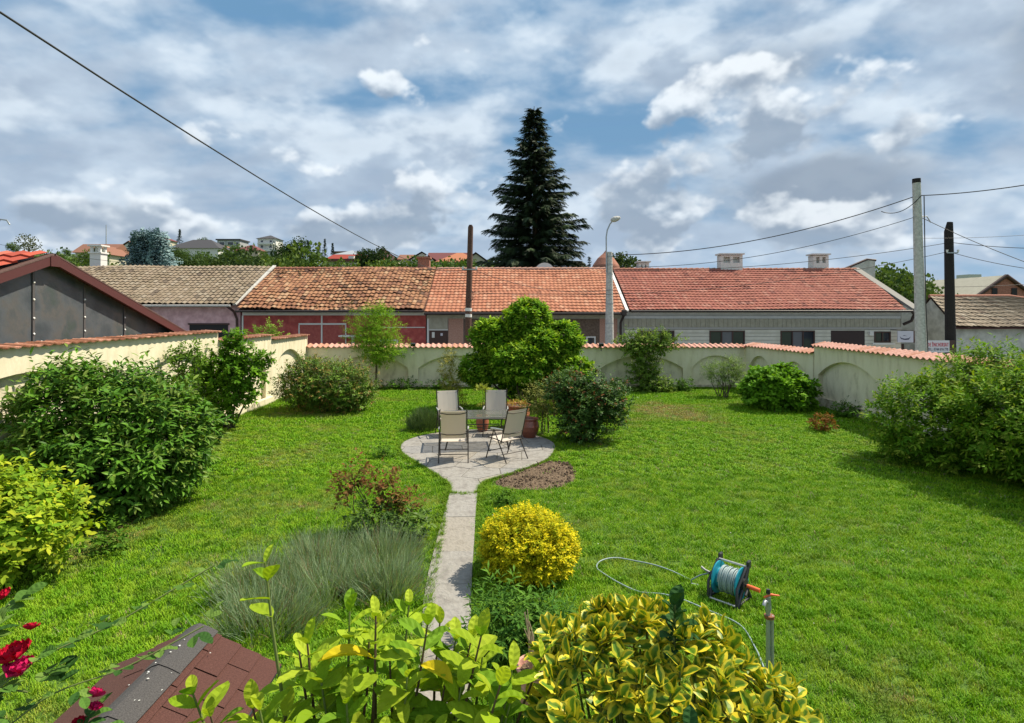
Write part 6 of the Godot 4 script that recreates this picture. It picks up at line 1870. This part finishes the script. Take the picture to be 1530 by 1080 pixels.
func build_foreground() -> void:
	build_kennel()
	# --- large leaved light green shrub, its stems rising from the bed below the window
	var o := thing("hydrangea", "tall light green shrub with large pointed leaves at the bottom centre", "shrub", D(-0.55, 0, 2.45))
	var shapes := [big_leaf(0.50, 0.16, 0.25, 0.4), big_leaf(0.46, 0.30, 0.45, 0.6), big_leaf(0.54, 0.08, 0.15, 0.3)]
	var mats := [tinted_leaf("lime_leaf", Color(0.31, 0.44, 0.022), 0.9), tinted_leaf("fresh_leaf", Color(0.24, 0.38, 0.02), 0.9), tinted_leaf("pale_lime_leaf", Color(0.38, 0.48, 0.035), 0.95), tinted_leaf("mid_leaf", Color(0.16, 0.30, 0.02), 0.85), tinted_leaf("lime_leaf_b", Color(0.29, 0.41, 0.025), 0.9), tinted_leaf("fresh_leaf_b", Color(0.21, 0.36, 0.02), 0.9), tinted_leaf("pale_leaf_b", Color(0.34, 0.47, 0.03), 0.9), tinted_leaf("yellowed_leaf", Color(0.62, 0.50, 0.02), 0.8)]
	var list := []
	var tops := [[-1.02, 2.03, 2.5, 1], [-0.84, 1.74, 2.5], [-0.70, 1.80, 2.65], [-0.55, 1.86, 2.5], [-0.45, 1.78, 2.75], [-0.33, 1.82, 2.5], [-0.22, 1.70, 2.6], [-0.10, 1.80, 2.45], [0.03, 1.63, 2.5], [-1.3, 1.56, 2.45], [-1.17, 1.44, 2.3], [-0.98, 1.56, 2.35], [-0.80, 1.52, 2.25], [-0.62, 1.62, 2.3], [-0.46, 1.55, 2.2], [-0.28, 1.50, 2.3], [-0.12, 1.50, 2.3], [0.08, 1.45, 2.25], [-1.4, 1.40, 2.3], [-1.08, 1.33, 2.15], [-0.9, 1.36, 2.1], [-0.7, 1.40, 2.1], [-0.52, 1.36, 2.05], [-0.34, 1.36, 2.1], [0.16, 1.62, 2.6], [-0.05, 1.34, 2.1], [-0.6, 1.70, 2.75], [-0.95, 1.62, 2.7], [-0.40, 1.66, 2.4], [-0.75, 1.64, 2.4], [-0.18, 1.62, 2.4], [-0.02, 1.66, 2.35], [-0.55, 1.50, 2.2], [-0.85, 1.46, 2.2], [-1.2, 1.5, 2.4], [-0.3, 1.72, 2.7], [-0.66, 1.58, 2.45], [-0.1, 1.62, 2.65], [-0.5, 1.64, 2.55], [-0.25, 1.6, 2.5], [-0.78, 1.6, 2.55], [-1.05, 1.5, 2.45], [-0.4, 1.5, 2.35], [-0.62, 1.48, 2.35], [-0.2, 1.46, 2.25], [-0.9, 1.5, 2.4], [0.02, 1.52, 2.45], [-0.15, 1.7, 2.6], [-0.6, 1.72, 2.6]]
	for s in tops.size():
		var q = tops[s]
		var tip: Vector3 = D(q[0], q[1] - (0.0 if s == 0 else 0.055), q[2]) - o.position
		var foot := Vector3(tip.x * 0.35 + rng.randf_range(-0.12, 0.12), -0.02, rng.randf_range(-0.15, 0.15))
		var mid := foot.lerp(tip, 0.55) + Vector3(rng.randf_range(-0.05, 0.05), 0.06, 0.03)
		part("stem", tb([foot, mid, foot.lerp(tip, 0.85) + Vector3(0, 0.02, 0), tip], [0.012, 0.009, 0.006, 0.004], 6), M.twig if rng.randf() < 0.6 else M.green_twig, o)
		var axis := (tip - mid).normalized()
		var side := axis.cross(Vector3(rng.randf_range(-0.5, 0.5), 0.2, 1)).normalized()
		var pairs := 5 if s > 0 else 4
		for k in pairs:
			var down := 0.005 + k * (0.055 if s > 0 else 0.075)
			side = side.rotated(axis, PI / 2 + rng.randf_range(-0.3, 0.3))
			for e in [-1.0, 1.0]:
				if k > 1 and rng.randf() < 0.18: continue
				var open := (rng.randf_range(0.35, 0.95) if k == 0 else 0.62 + k * 0.27) + rng.randf_range(-0.2, 0.25)
				var dir: Vector3 = (axis * cos(open) + side * e * sin(open) + ball() * 0.12).normalized()
				var size := (0.092 + 0.029 * minf(k, 3)) * rng.randf_range(0.85, 1.25)
				var b := leaf_basis(dir, (axis + Vector3.UP * 0.6 + ball() * 0.25).normalized())
				var spot := mid.lerp(tip, 1.0 - down / maxf(0.2, tip.distance_to(mid)))
				list.append([Transform3D(b.scaled(Vector3.ONE * size), spot), rng.randi() % 3, 2 if k == 0 and rng.randf() < 0.5 else (7 if k > 2 and rng.randf() < 0.05 else rng.randi() % 7)])
	place_leaves(o, list, shapes, mats, 300, M.leaf)

	# --- variegated euonymus
	o = thing("variegated_euonymus", "dense shrub with green leaves edged in gold at the bottom right of centre", "shrub", D(0.72, 0, 2.55))
	shapes = [edged_leaf(0.60, 0.18, 0.35, 1), edged_leaf(0.56, 0.35, 0.5, 2), edged_leaf(0.62, 0.05, 0.25, 3), edged_leaf(0.52, 0.45, 0.2, 4)]
	var em := leafy("edged_leaf", 0.6, 0.42, 0.35)
	var em2 := tinted_leaf("edged_leaf_gold", Color(1.0, 0.95, 0.8), 0.65, 0.42)
	var em3 := tinted_leaf("edged_leaf_green", Color(0.72, 0.82, 0.8), 0.55, 0.42)
	list = []
	var green_list := []
	for s in 250:
		var u := rng.randf_range(-0.60, 0.68)
		var w := rng.randf_range(-0.42, 0.40) if s < 210 else rng.randf_range(0.28, 0.52)
		var roof := 1.66 - 0.42 * pow(maxf(u, 0.0) / 0.68, 1.8) - 0.16 * pow(maxf(-u - 0.2, 0.0) / 0.46, 1.5) - 0.35 * w * w + 0.06 * sin(u * 17.0) * cos(w * 13.0)
		var level := 0.0 if s < 140 else rng.randf_range(0.10, 0.32)
		var tip := Vector3(u, roof - level - maxf(0.0, w) * 0.75, w)
		var foot := Vector3(u * 0.3, 0, w * 0.3)
		var mid := foot.lerp(tip, 0.7)
		if s % 2 == 0:
			part("stem", tb([foot, mid, tip], [0.012, 0.008, 0.004], 5), M.green_twig, o)
		var axis := ((tip - mid).normalized() + Vector3(u * 0.5, 0.3, w * 0.8 + 0.15) + ball() * 0.55).normalized()
		var side := axis.cross(Vector3(0.3, 0.1, 1)).normalized()
		var a := rng.randf() * TAU
		var n := 8
		for k in n:
			a += 2.4
			var t := float(k) / n
			var open := lerpf(1.35, 0.25, t) + rng.randf_range(-0.3, 0.3)
			var sd := side.rotated(axis, a)
			var dir := (axis * cos(open) + sd * sin(open)).normalized()
			var b := leaf_basis(dir, (axis + ball() * 0.45).normalized())
			list.append([Transform3D(b.scaled(Vector3.ONE * rng.randf_range(0.075, 0.122) * (1.0 - 0.25 * t)), tip - axis * (0.075 * (1.0 - t))), rng.randi() % 4, rng.randi() % 3])
	place_leaves(o, list, shapes, [em, em2, em3], 300, em)
	# one reverted plain green shoot
	var gl := big_leaf(0.6, 0.2, 0.35, 0.2)
	var gm := tinted_leaf("plain_green_leaf", Color(0.030, 0.085, 0.022), 0.35, 0.28)
	for q in [[0.0, 0.0, 12, Vector3(0.02, 1.82, -0.02)], [1.0, 0.0, 8, Vector3(-0.02, 1.52, 0.32)]]:
		var tip: Vector3 = q[3]
		var st := part("green_shoot", tb([tip - Vector3(0, 0.35, 0.02), tip], [0.009, 0.005], 6), M.green_twig, o)
		st.set_meta("label", "plain dark green shoot without gold edges")
		var a := 0.0
		for k in q[2]:
			a += 2.2
			var t: float = float(k) / q[2]
			var dir := Vector3(cos(a) * sin(1.3 - t), cos(1.3 - t), sin(a) * sin(1.3 - t)).normalized()
			part("leaf", gl, gm, st, Transform3D(leaf_basis(dir, Vector3.UP).scaled(Vector3.ONE * rng.randf_range(0.085, 0.12)), tip - Vector3(0, 0.20 * (1.0 - t), 0)))

	build_climber()

func build_kennel() -> void:
	var o := thing("kennel", "small shed roof of red brown felt shingles with a grey ridge strip, bottom left", "kennel", D(-1.93, 0, 3.72), 0.0)
	# local: the ridge runs towards the window (+z)
	var L := 1.55
	var ry := 1.10
	var ey := 0.86
	var hw := 0.50
	var body := MB.new()
	body.prism(PackedVector2Array([Vector2(-0.42, 0), Vector2(0.42, 0), Vector2(0.42, 0.86), Vector2(0, 1.06), Vector2(-0.42, 0.86)]), Transform3D(Basis(), Vector3(0, 0, 0.08)), L - 0.16)
	part("walls", body.mesh(), M.red_brown, o)
	var deck := MB.new()
	for s in [-1.0, 1.0]:
		var n := Vector3(s * (ry - ey), hw, 0).normalized()
		deck.quad(Vector3(0, ry, 0) - n * 0.012, Vector3(s * hw, ey, 0) - n * 0.012, Vector3(s * hw, ey, L) - n * 0.012, Vector3(0, ry, L) - n * 0.012)
		deck.quad(Vector3(0, ry, 0) - n * 0.04, Vector3(s * hw, ey, 0) - n * 0.04, Vector3(s * hw, ey, L) - n * 0.04, Vector3(0, ry, L) - n * 0.04)
	part("roof_deck", deck.mesh(), M.dark_brown, o)
	for s in [-1.0, 1.0]:
		var slope := Vector3(s * hw, ey - ry, 0)
		var n := Vector3(s * (ry - ey), hw, 0).normalized()
		var zx := slope.normalized()
		for row in 4:
			var u0 := row / 4.0
			var u1 := minf((row + 1) / 4.0 + 0.03, 1.02)
			var cuts := [0.0]
			var z := 0.18 + 0.16 * (row % 2) + rng.randf_range(-0.02, 0.02)
			while z < L - 0.05:
				cuts.append(z)
				z += 0.335 + rng.randf_range(-0.015, 0.015)
			cuts.append(L)
			for k in cuts.size() - 1:
				var lift := 0.004 + rng.randf_range(0.0, 0.003)
				var drop := rng.randf_range(-0.006, 0.006)
				var m := MB.new()
				var za: float = cuts[k] + 0.004
				var zb: float = cuts[k + 1] - 0.004
				var a := Vector3(0, ry, 0) + slope * u0 + n * lift
				var b := Vector3(0, ry, 0) + slope * u1 + zx * drop + n * (lift + 0.009)
				m.quad(a + Vector3(0, 0, za), b + Vector3(0, 0, za), b + Vector3(0, 0, zb), a + Vector3(0, 0, zb))
				m.quad(b + Vector3(0, 0, za), b - n * 0.011 + Vector3(0, 0, za), b - n * 0.011 + Vector3(0, 0, zb), b + Vector3(0, 0, zb))
				part("shingle", m.mesh(), M.felt_red, o)
	# the grey felt strip folded over the ridge
	var cap := MB.new()
	var strips := [[-0.085, -0.036], [-0.04, -0.008], [0.0, 0.006], [0.06, -0.016], [0.12, -0.046]]
	var z := 0.0
	while z < L:
		var z1 := minf(z + 0.42, L + 0.01)
		for k in strips.size() - 1:
			var lift := 0.024
			cap.quad(Vector3(strips[k][0], ry + strips[k][1] + lift, z1 + 0.02), Vector3(strips[k + 1][0], ry + strips[k + 1][1] + lift, z1 + 0.02), Vector3(strips[k + 1][0], ry + strips[k + 1][1] + lift - 0.006, z), Vector3(strips[k][0], ry + strips[k][1] + lift - 0.006, z))
		z += 0.42
	part("ridge_strip", cap.mesh(), M.felt_grey, o)
	part("eave_trim", tb([Vector3(-hw - 0.005, ey - 0.012, 0), Vector3(-hw - 0.005, ey - 0.012, L)], [0.013], 6), M.black_plastic, o)
	part("eave_trim", tb([Vector3(hw + 0.005, ey - 0.012, 0), Vector3(hw + 0.005, ey - 0.012, L)], [0.013], 6), M.black_plastic, o)
	var buf := PackedFloat32Array()
	var petal := leaf_mesh(0.7, 0.2, 0.1, 2)
	for i in 24:
		var x := rng.randfn(0.02, 0.07)
		put(buf, Basis(Vector3.UP, rng.randf() * 6).scaled(Vector3.ONE * rng.randf_range(0.008, 0.017)), Vector3(x, ry - absf(x) * 0.48 + 0.036, rng.randf_range(0.05, L)), Color(0.75, 0.75, 0.72))
	var fallen := instances("fallen_petals", petal, M.petal, buf, self)
	fallen.position = o.position
	tag(fallen, "white petals fallen on the grey ridge strip of the small shed roof", "petals")

func rose_flower(parent: Node3D, at: Vector3, r: float, mat: Material) -> void:
	var f := MeshInstance3D.new()
	var core := MB.new()
	core.lathe([Vector2(0, -0.3), Vector2(0.35, -0.1), Vector2(0.42, 0.2), Vector2(0.2, 0.45), Vector2(0, 0.4)], Vector3.ZERO, 10)
	f = part("flower", core.mesh(), mat, parent, Transform3D(Basis.from_euler(Vector3(rng.randf_range(-0.3, 0.9), rng.randf() * 6, rng.randf_range(-0.5, 0.5))).scaled(Vector3.ONE * r), at))
	var pm := MB.new()
	var grid := []
	for i in 5:
		var t := i / 4.0
		var w := 0.5 * sin(clampf(0.12 + t * 0.80, 0, 1) * PI) * (1.0 if t < 0.9 else 0.8) + 0.06
		grid.append([Vector3(-w, 0.55 * t * t * 0.7 + 0.14, t), Vector3(-w * 0.4, 0.30 * t * t - 0.02, t * 1.04), Vector3(w * 0.4, 0.30 * t * t - 0.02, t * 1.04), Vector3(w, 0.55 * t * t * 0.7 + 0.14, t)])
	for i in 4:
		for k in 3:
			pm.quad(grid[i][k + 1], grid[i][k], grid[i + 1][k], grid[i + 1][k + 1])
	var petal := pm.mesh()
	for ring in 3:
		var n := 5 + ring
		for k in n:
			var a := TAU * (k + 0.5 * (ring % 2)) / n + rng.randf_range(-0.1, 0.1)
			var open := 0.55 + ring * 0.42
			var dir := Vector3(cos(a) * sin(open), cos(open), sin(a) * sin(open))
			part("petal", petal, mat, f, Transform3D(leaf_basis(dir, Vector3.UP - dir * 0.3).scaled(Vector3.ONE * (0.72 + ring * 0.16)), Vector3(0, -0.2, 0)))

func build_climber() -> void:
	var o := thing("red_rose", "climbing rose with crimson flowers and long leafy canes in the lower left corner", "rose", D(-1.75, 0, 1.75))
	var red := tinted_leaf("petal_red", Color(0.42, 0.008, 0.03), 0.35, 0.5)
	var pink := tinted_leaf("petal_pink", Color(0.50, 0.015, 0.10), 0.4, 0.5)
	var gm := [tinted_leaf("rose_leaf", Color(0.085, 0.18, 0.03), 0.5, 0.55), tinted_leaf("rose_leaf_dark", Color(0.04, 0.105, 0.022), 0.5, 0.55), tinted_leaf("rose_leaf_pale", Color(0.15, 0.25, 0.05), 0.65, 0.55)]
	var shapes := [big_leaf(0.66, 0.15, 0.2, 0.3), big_leaf(0.6, 0.25, 0.35, 0.4)]
	var list := []
	var canes := [
		[D(-1.85, 0, 1.7), D(-1.75, 1.55, 1.75), D(-1.58, 1.92, 1.85), D(-1.30, 2.05, 2.0), D(-1.06, 2.17, 2.15)],
		[D(-1.85, 0, 1.7), D(-1.72, 1.5, 1.75), D(-1.50, 1.84, 1.85), D(-1.25, 1.92, 1.95), D(-1.05, 2.0, 2.05)],
		[D(-1.85, 0, 1.7), D(-1.78, 1.5, 1.75), D(-1.62, 1.86, 1.85), D(-1.5, 1.90, 1.85)],
		[D(-1.85, 0, 1.7), D(-1.66, 1.3, 1.75), D(-1.45, 1.68, 1.8), D(-1.24, 1.80, 1.85)],
		[D(-1.85, 0, 1.7), D(-1.9, 1.5, 1.85), D(-1.72, 2.0, 1.9), D(-1.60, 2.15, 1.9)],
		[D(-1.85, 0, 1.7), D(-1.75, 1.4, 1.7), D(-1.6, 1.70, 1.75), D(-1.42, 1.74, 1.8)]]
	for ci in canes.size():
		var c := Curve3D.new()
		var q: Array = canes[ci]
		for i in q.size():
			var n: Vector3 = q[mini(i + 1, q.size() - 1)]
			var l: Vector3 = q[maxi(i - 1, 0)]
			c.add_point(q[i] - o.position, (l - n) / 6.0, (n - l) / 6.0)
		c.bake_interval = 0.06
		var pts := []
		for p in c.get_baked_points(): pts.append(p)
		part("cane", tb(pts, [0.0055, 0.005, 0.0035, 0.0028], 6), M.green_twig, o)
		var total := c.get_baked_length()
		var s := total * 0.62
		var flip := 1.0
		while s < total:
			var p := c.sample_baked(s)
			var ahead := (c.sample_baked(minf(s + 0.05, total)) - c.sample_baked(maxf(s - 0.05, 0))).normalized()
			var side := ahead.cross(Vector3.UP).normalized() * flip
			flip = -flip
			var rib := (side + ahead * 0.6 + ball() * 0.5 + Vector3(0, 0.1, 0)).normalized()
			var nl := 5 if ci > 1 else 3
			var big := rng.randf_range(0.045, 0.068) * (0.85 if ci < 2 else 1.2)
			for k in nl:
				var along := 0.035 + 0.03 * int(k / 2)
				var turn := 0.0 if k == nl - 1 else (1.0 if k % 2 else -1.0)
				var dir := (rib + rib.cross(Vector3.UP) * turn * 1.0 + Vector3(0, -0.15, 0)).normalized()
				list.append([Transform3D(leaf_basis(dir, (Vector3.UP + ball() * 0.45).normalized()).scaled(Vector3.ONE * big), p + rib * along), rng.randi() % 2, rng.randi() % 3])
			s += 0.06 if ci > 1 else 0.055
	place_leaves(o, list, shapes, gm, 300, M.leaf)
	for q in [[-1.585, 1.985, 1.9, 0.052, 0], [-1.545, 1.955, 1.88, 0.040, 1], [-1.60, 1.93, 1.9, 0.036, 1], [-1.53, 2.075, 1.9, 0.024, 0], [-1.325, 1.86, 1.9, 0.030, 1], [-1.31, 1.83, 1.88, 0.022, 1], [-1.615, 2.18, 1.9, 0.024, 0], [-1.36, 1.775, 1.88, 0.026, 0]]:
		rose_flower(o, D(q[0], q[1], q[2]) - o.position, q[3], pink if q[4] else red)

# ---------------------------------------------------------------- lawn grass
func grass_tuft(seed_: int, n: int, h: float, w: float, spread: float) -> ArrayMesh:
	var r := RandomNumberGenerator.new()
	r.seed = seed_
	var m := MB.new()
	for i in n:
		var a := r.randf() * TAU
		var o := Vector3(r.randf_range(-1, 1), 0, r.randf_range(-1, 1)) * spread
		var hh := h * r.randf_range(0.55, 1.2)
		var lean := Vector3(cos(a), 0, sin(a)) * hh * r.randf_range(0.3, 1.1)
		var s := Vector3(-sin(a), 0, cos(a)) * w
		var v := r.randf_range(0.75, 1.25)
		m.tint = Color(v * r.randf_range(0.95, 1.2), v, v * 0.9)
		var mid := o + Vector3(0, hh * 0.6, 0) + lean * 0.35
		m.quad(o - s, o + s, mid + s * 0.8, mid - s * 0.8)
		m.face(mid - s * 0.8, mid + s * 0.8, o + Vector3(0, hh, 0) * 0.9 + lean)
	return m.mesh()

func build_grass() -> void:
	var pn := fbm(77, 0.35, 3)
	var fn := fbm(78, 1.6, 3)
	var bands := [[3.6, 7.0, 900.0, 0.048, 0.0034, 8], [7.0, 11.0, 520.0, 0.045, 0.0045, 8], [11.0, 16.0, 300.0, 0.045, 0.007, 8], [16.0, 23.2, 190.0, 0.05, 0.010, 8]]
	for b in bands.size():
		var q = bands[b]
		var buf := PackedFloat32Array()
		var d0: float = q[0]
		var d1: float = q[1]
		var left := maxf(-7.85, -1.02 * d1)
		var right := minf(10.05, 1.02 * d1)
		var count := int((right - left) * (d1 - d0) * q[2])
		for i in count:
			var d := rng.randf_range(d0, d1)
			var x := rng.randf_range(left, right)
			if absf(x) > d * 1.0 + 0.6: continue
			var p := Vector2(x, d)
			if d < 15.4 and x > -2.5 and x < 1.5:
				if Geometry2D.is_point_in_polygon(p, patio_plan) or Geometry2D.is_point_in_polygon(p, path_plan): continue
				if Geometry2D.is_point_in_polygon(p, soil_plan) and rng.randf() < 0.97: continue
			if d > 19.2 and x > 9.48 + (23.3 - d) * 0.137: continue
			var dry := pn.get_noise_2d(x, d) * 0.9 + fn.get_noise_2d(x, d) * 0.5
			# worn places: beside the path, along the left bushes, a scorched patch at the far right
			dry += 1.25 * exp(-(pow((x - 5.3) / 1.7, 2) + pow((d - 18.0) / 1.9, 2)))
			dry += 1.0 * exp(-(pow((x + 1.2) / 0.35, 2) + pow((d - 9.2) / 0.7, 2)))
			dry += 0.75 * exp(-(pow((x + 5.3) / 0.9, 2) + pow((d - 8.3) / 0.9, 2)))
			dry += 0.22 * smoothstep(-1.0, -6.0, x)
			var fresh := Color(0.155, 0.345, 0.010).lerp(Color(0.25, 0.455, 0.018), rng.randf())
			var c := fresh.lerp(Color(0.28, 0.31, 0.04).lerp(Color(0.40, 0.32, 0.11), rng.randf()), clampf(dry * 0.95 - 0.16, 0.0, 0.93))
			if dry > 0.75 and rng.randf() < (dry - 0.6): c = Color(0.40, 0.27, 0.12).lerp(Color(0.50, 0.38, 0.18), rng.randf())
			if rng.randf() < 0.02: c = Color(0.38, 0.34, 0.16)
			var clump := fn.get_noise_2d(x * 1.7 + 40.0, d * 1.7)   # clover and coarser grass in patches
			if clump > 0.16: c = c * Color(0.70, 0.80, 0.9)
			elif clump < -0.2: c = c.lerp(Color(0.33, 0.47, 0.04), 0.35)
			var s := rng.randf_range(0.7, 1.3) * (1.25 if clump > 0.16 else 1.0) * (1.0 - 0.3 * clampf(dry, 0, 1))
			var a := rng.randf() * TAU
			put(buf, Basis(Vector3.UP, a).scaled(Vector3(s, s, s)), Vector3(x, -0.002, -d), c)
		var g := instances("grass", grass_tuft(40 + b, q[5], q[3], q[4], 0.035 + 0.012 * b), M.grass, buf, self)
		tag(g, ["short lawn grass nearest the window", "short lawn grass round the yellow shrub and the hose", "short lawn grass round the patio", "short lawn grass at the back of the garden"][b], "grass")
	# taller tufts left by the mower along the path, the beds and the walls
	var buf := PackedFloat32Array()
	for i in 11000:
		var k: int = [0, 1, 1, 2, 2, 3][rng.randi() % 6]
		var x := 0.0
		var d := 0.0
		if k == 0:
			d = rng.randf_range(3.6, 10.3)
			var e := 0.5 if rng.randf() < 0.5 else -0.0
			x = (lerpf(-0.62, -0.96, (d - 3) / 7.4) - absf(rng.randfn(0, 0.05))) if e > 0 else (lerpf(-0.22, -0.46, (d - 3) / 7.4) + absf(rng.randfn(0, 0.05)))
		elif k == 3:
			var pi := rng.randi() % patio_plan.size()
			var e := patio_plan[pi].lerp(patio_plan[(pi + 1) % patio_plan.size()], rng.randf())
			var o := (e - Vector2(-0.6, 12.9)).normalized() * absf(rng.randfn(0.02, 0.05))
			x = e.x + o.x
			d = e.y + o.y
		elif k == 1:
			x = rng.randf_range(-7.8, 9.4)
			d = 23.2 - absf(rng.randfn(0, 0.18))
		else:
			d = rng.randf_range(5, 23)
			x = -7.75 + absf(rng.randfn(0, 0.15)) if rng.randf() < 0.5 else 9.98 - absf(rng.randfn(0, 0.15))
			if x > 9 and d > 19: continue
		put(buf, Basis(Vector3.UP, rng.randf() * TAU).scaled(Vector3.ONE * rng.randf_range(0.5, 1.7) * (0.6 if k == 3 or k == 0 else 1.0)), Vector3(x, -0.002, -d), Color(0.10, 0.235, 0.008).lerp(Color(0.20, 0.35, 0.02), rng.randf()))
	var g := instances("grass", grass_tuft(60, 9, 0.07, 0.004, 0.04), M.grass, buf, self)
	tag(g, "longer grass along the path edges and the foot of the walls", "grass")
	# a few daisies and fallen petals
	buf = PackedFloat32Array()
	for i in 130:
		var d := 4.5 + 17.0 * rng.randf()
		put(buf, Basis(Vector3.UP, rng.randf() * 6).scaled(Vector3.ONE * rng.randf_range(0.012, 0.022)), Vector3(rng.randf_range(-6, 9), 0.04, -d), Color(0.75, 0.74, 0.68))
	var dz := instances("petals", leaf_mesh(0.9, 0.2, 0.1, 2), M.petal, buf, self)
	tag(dz, "white petals scattered over the lawn", "petals")
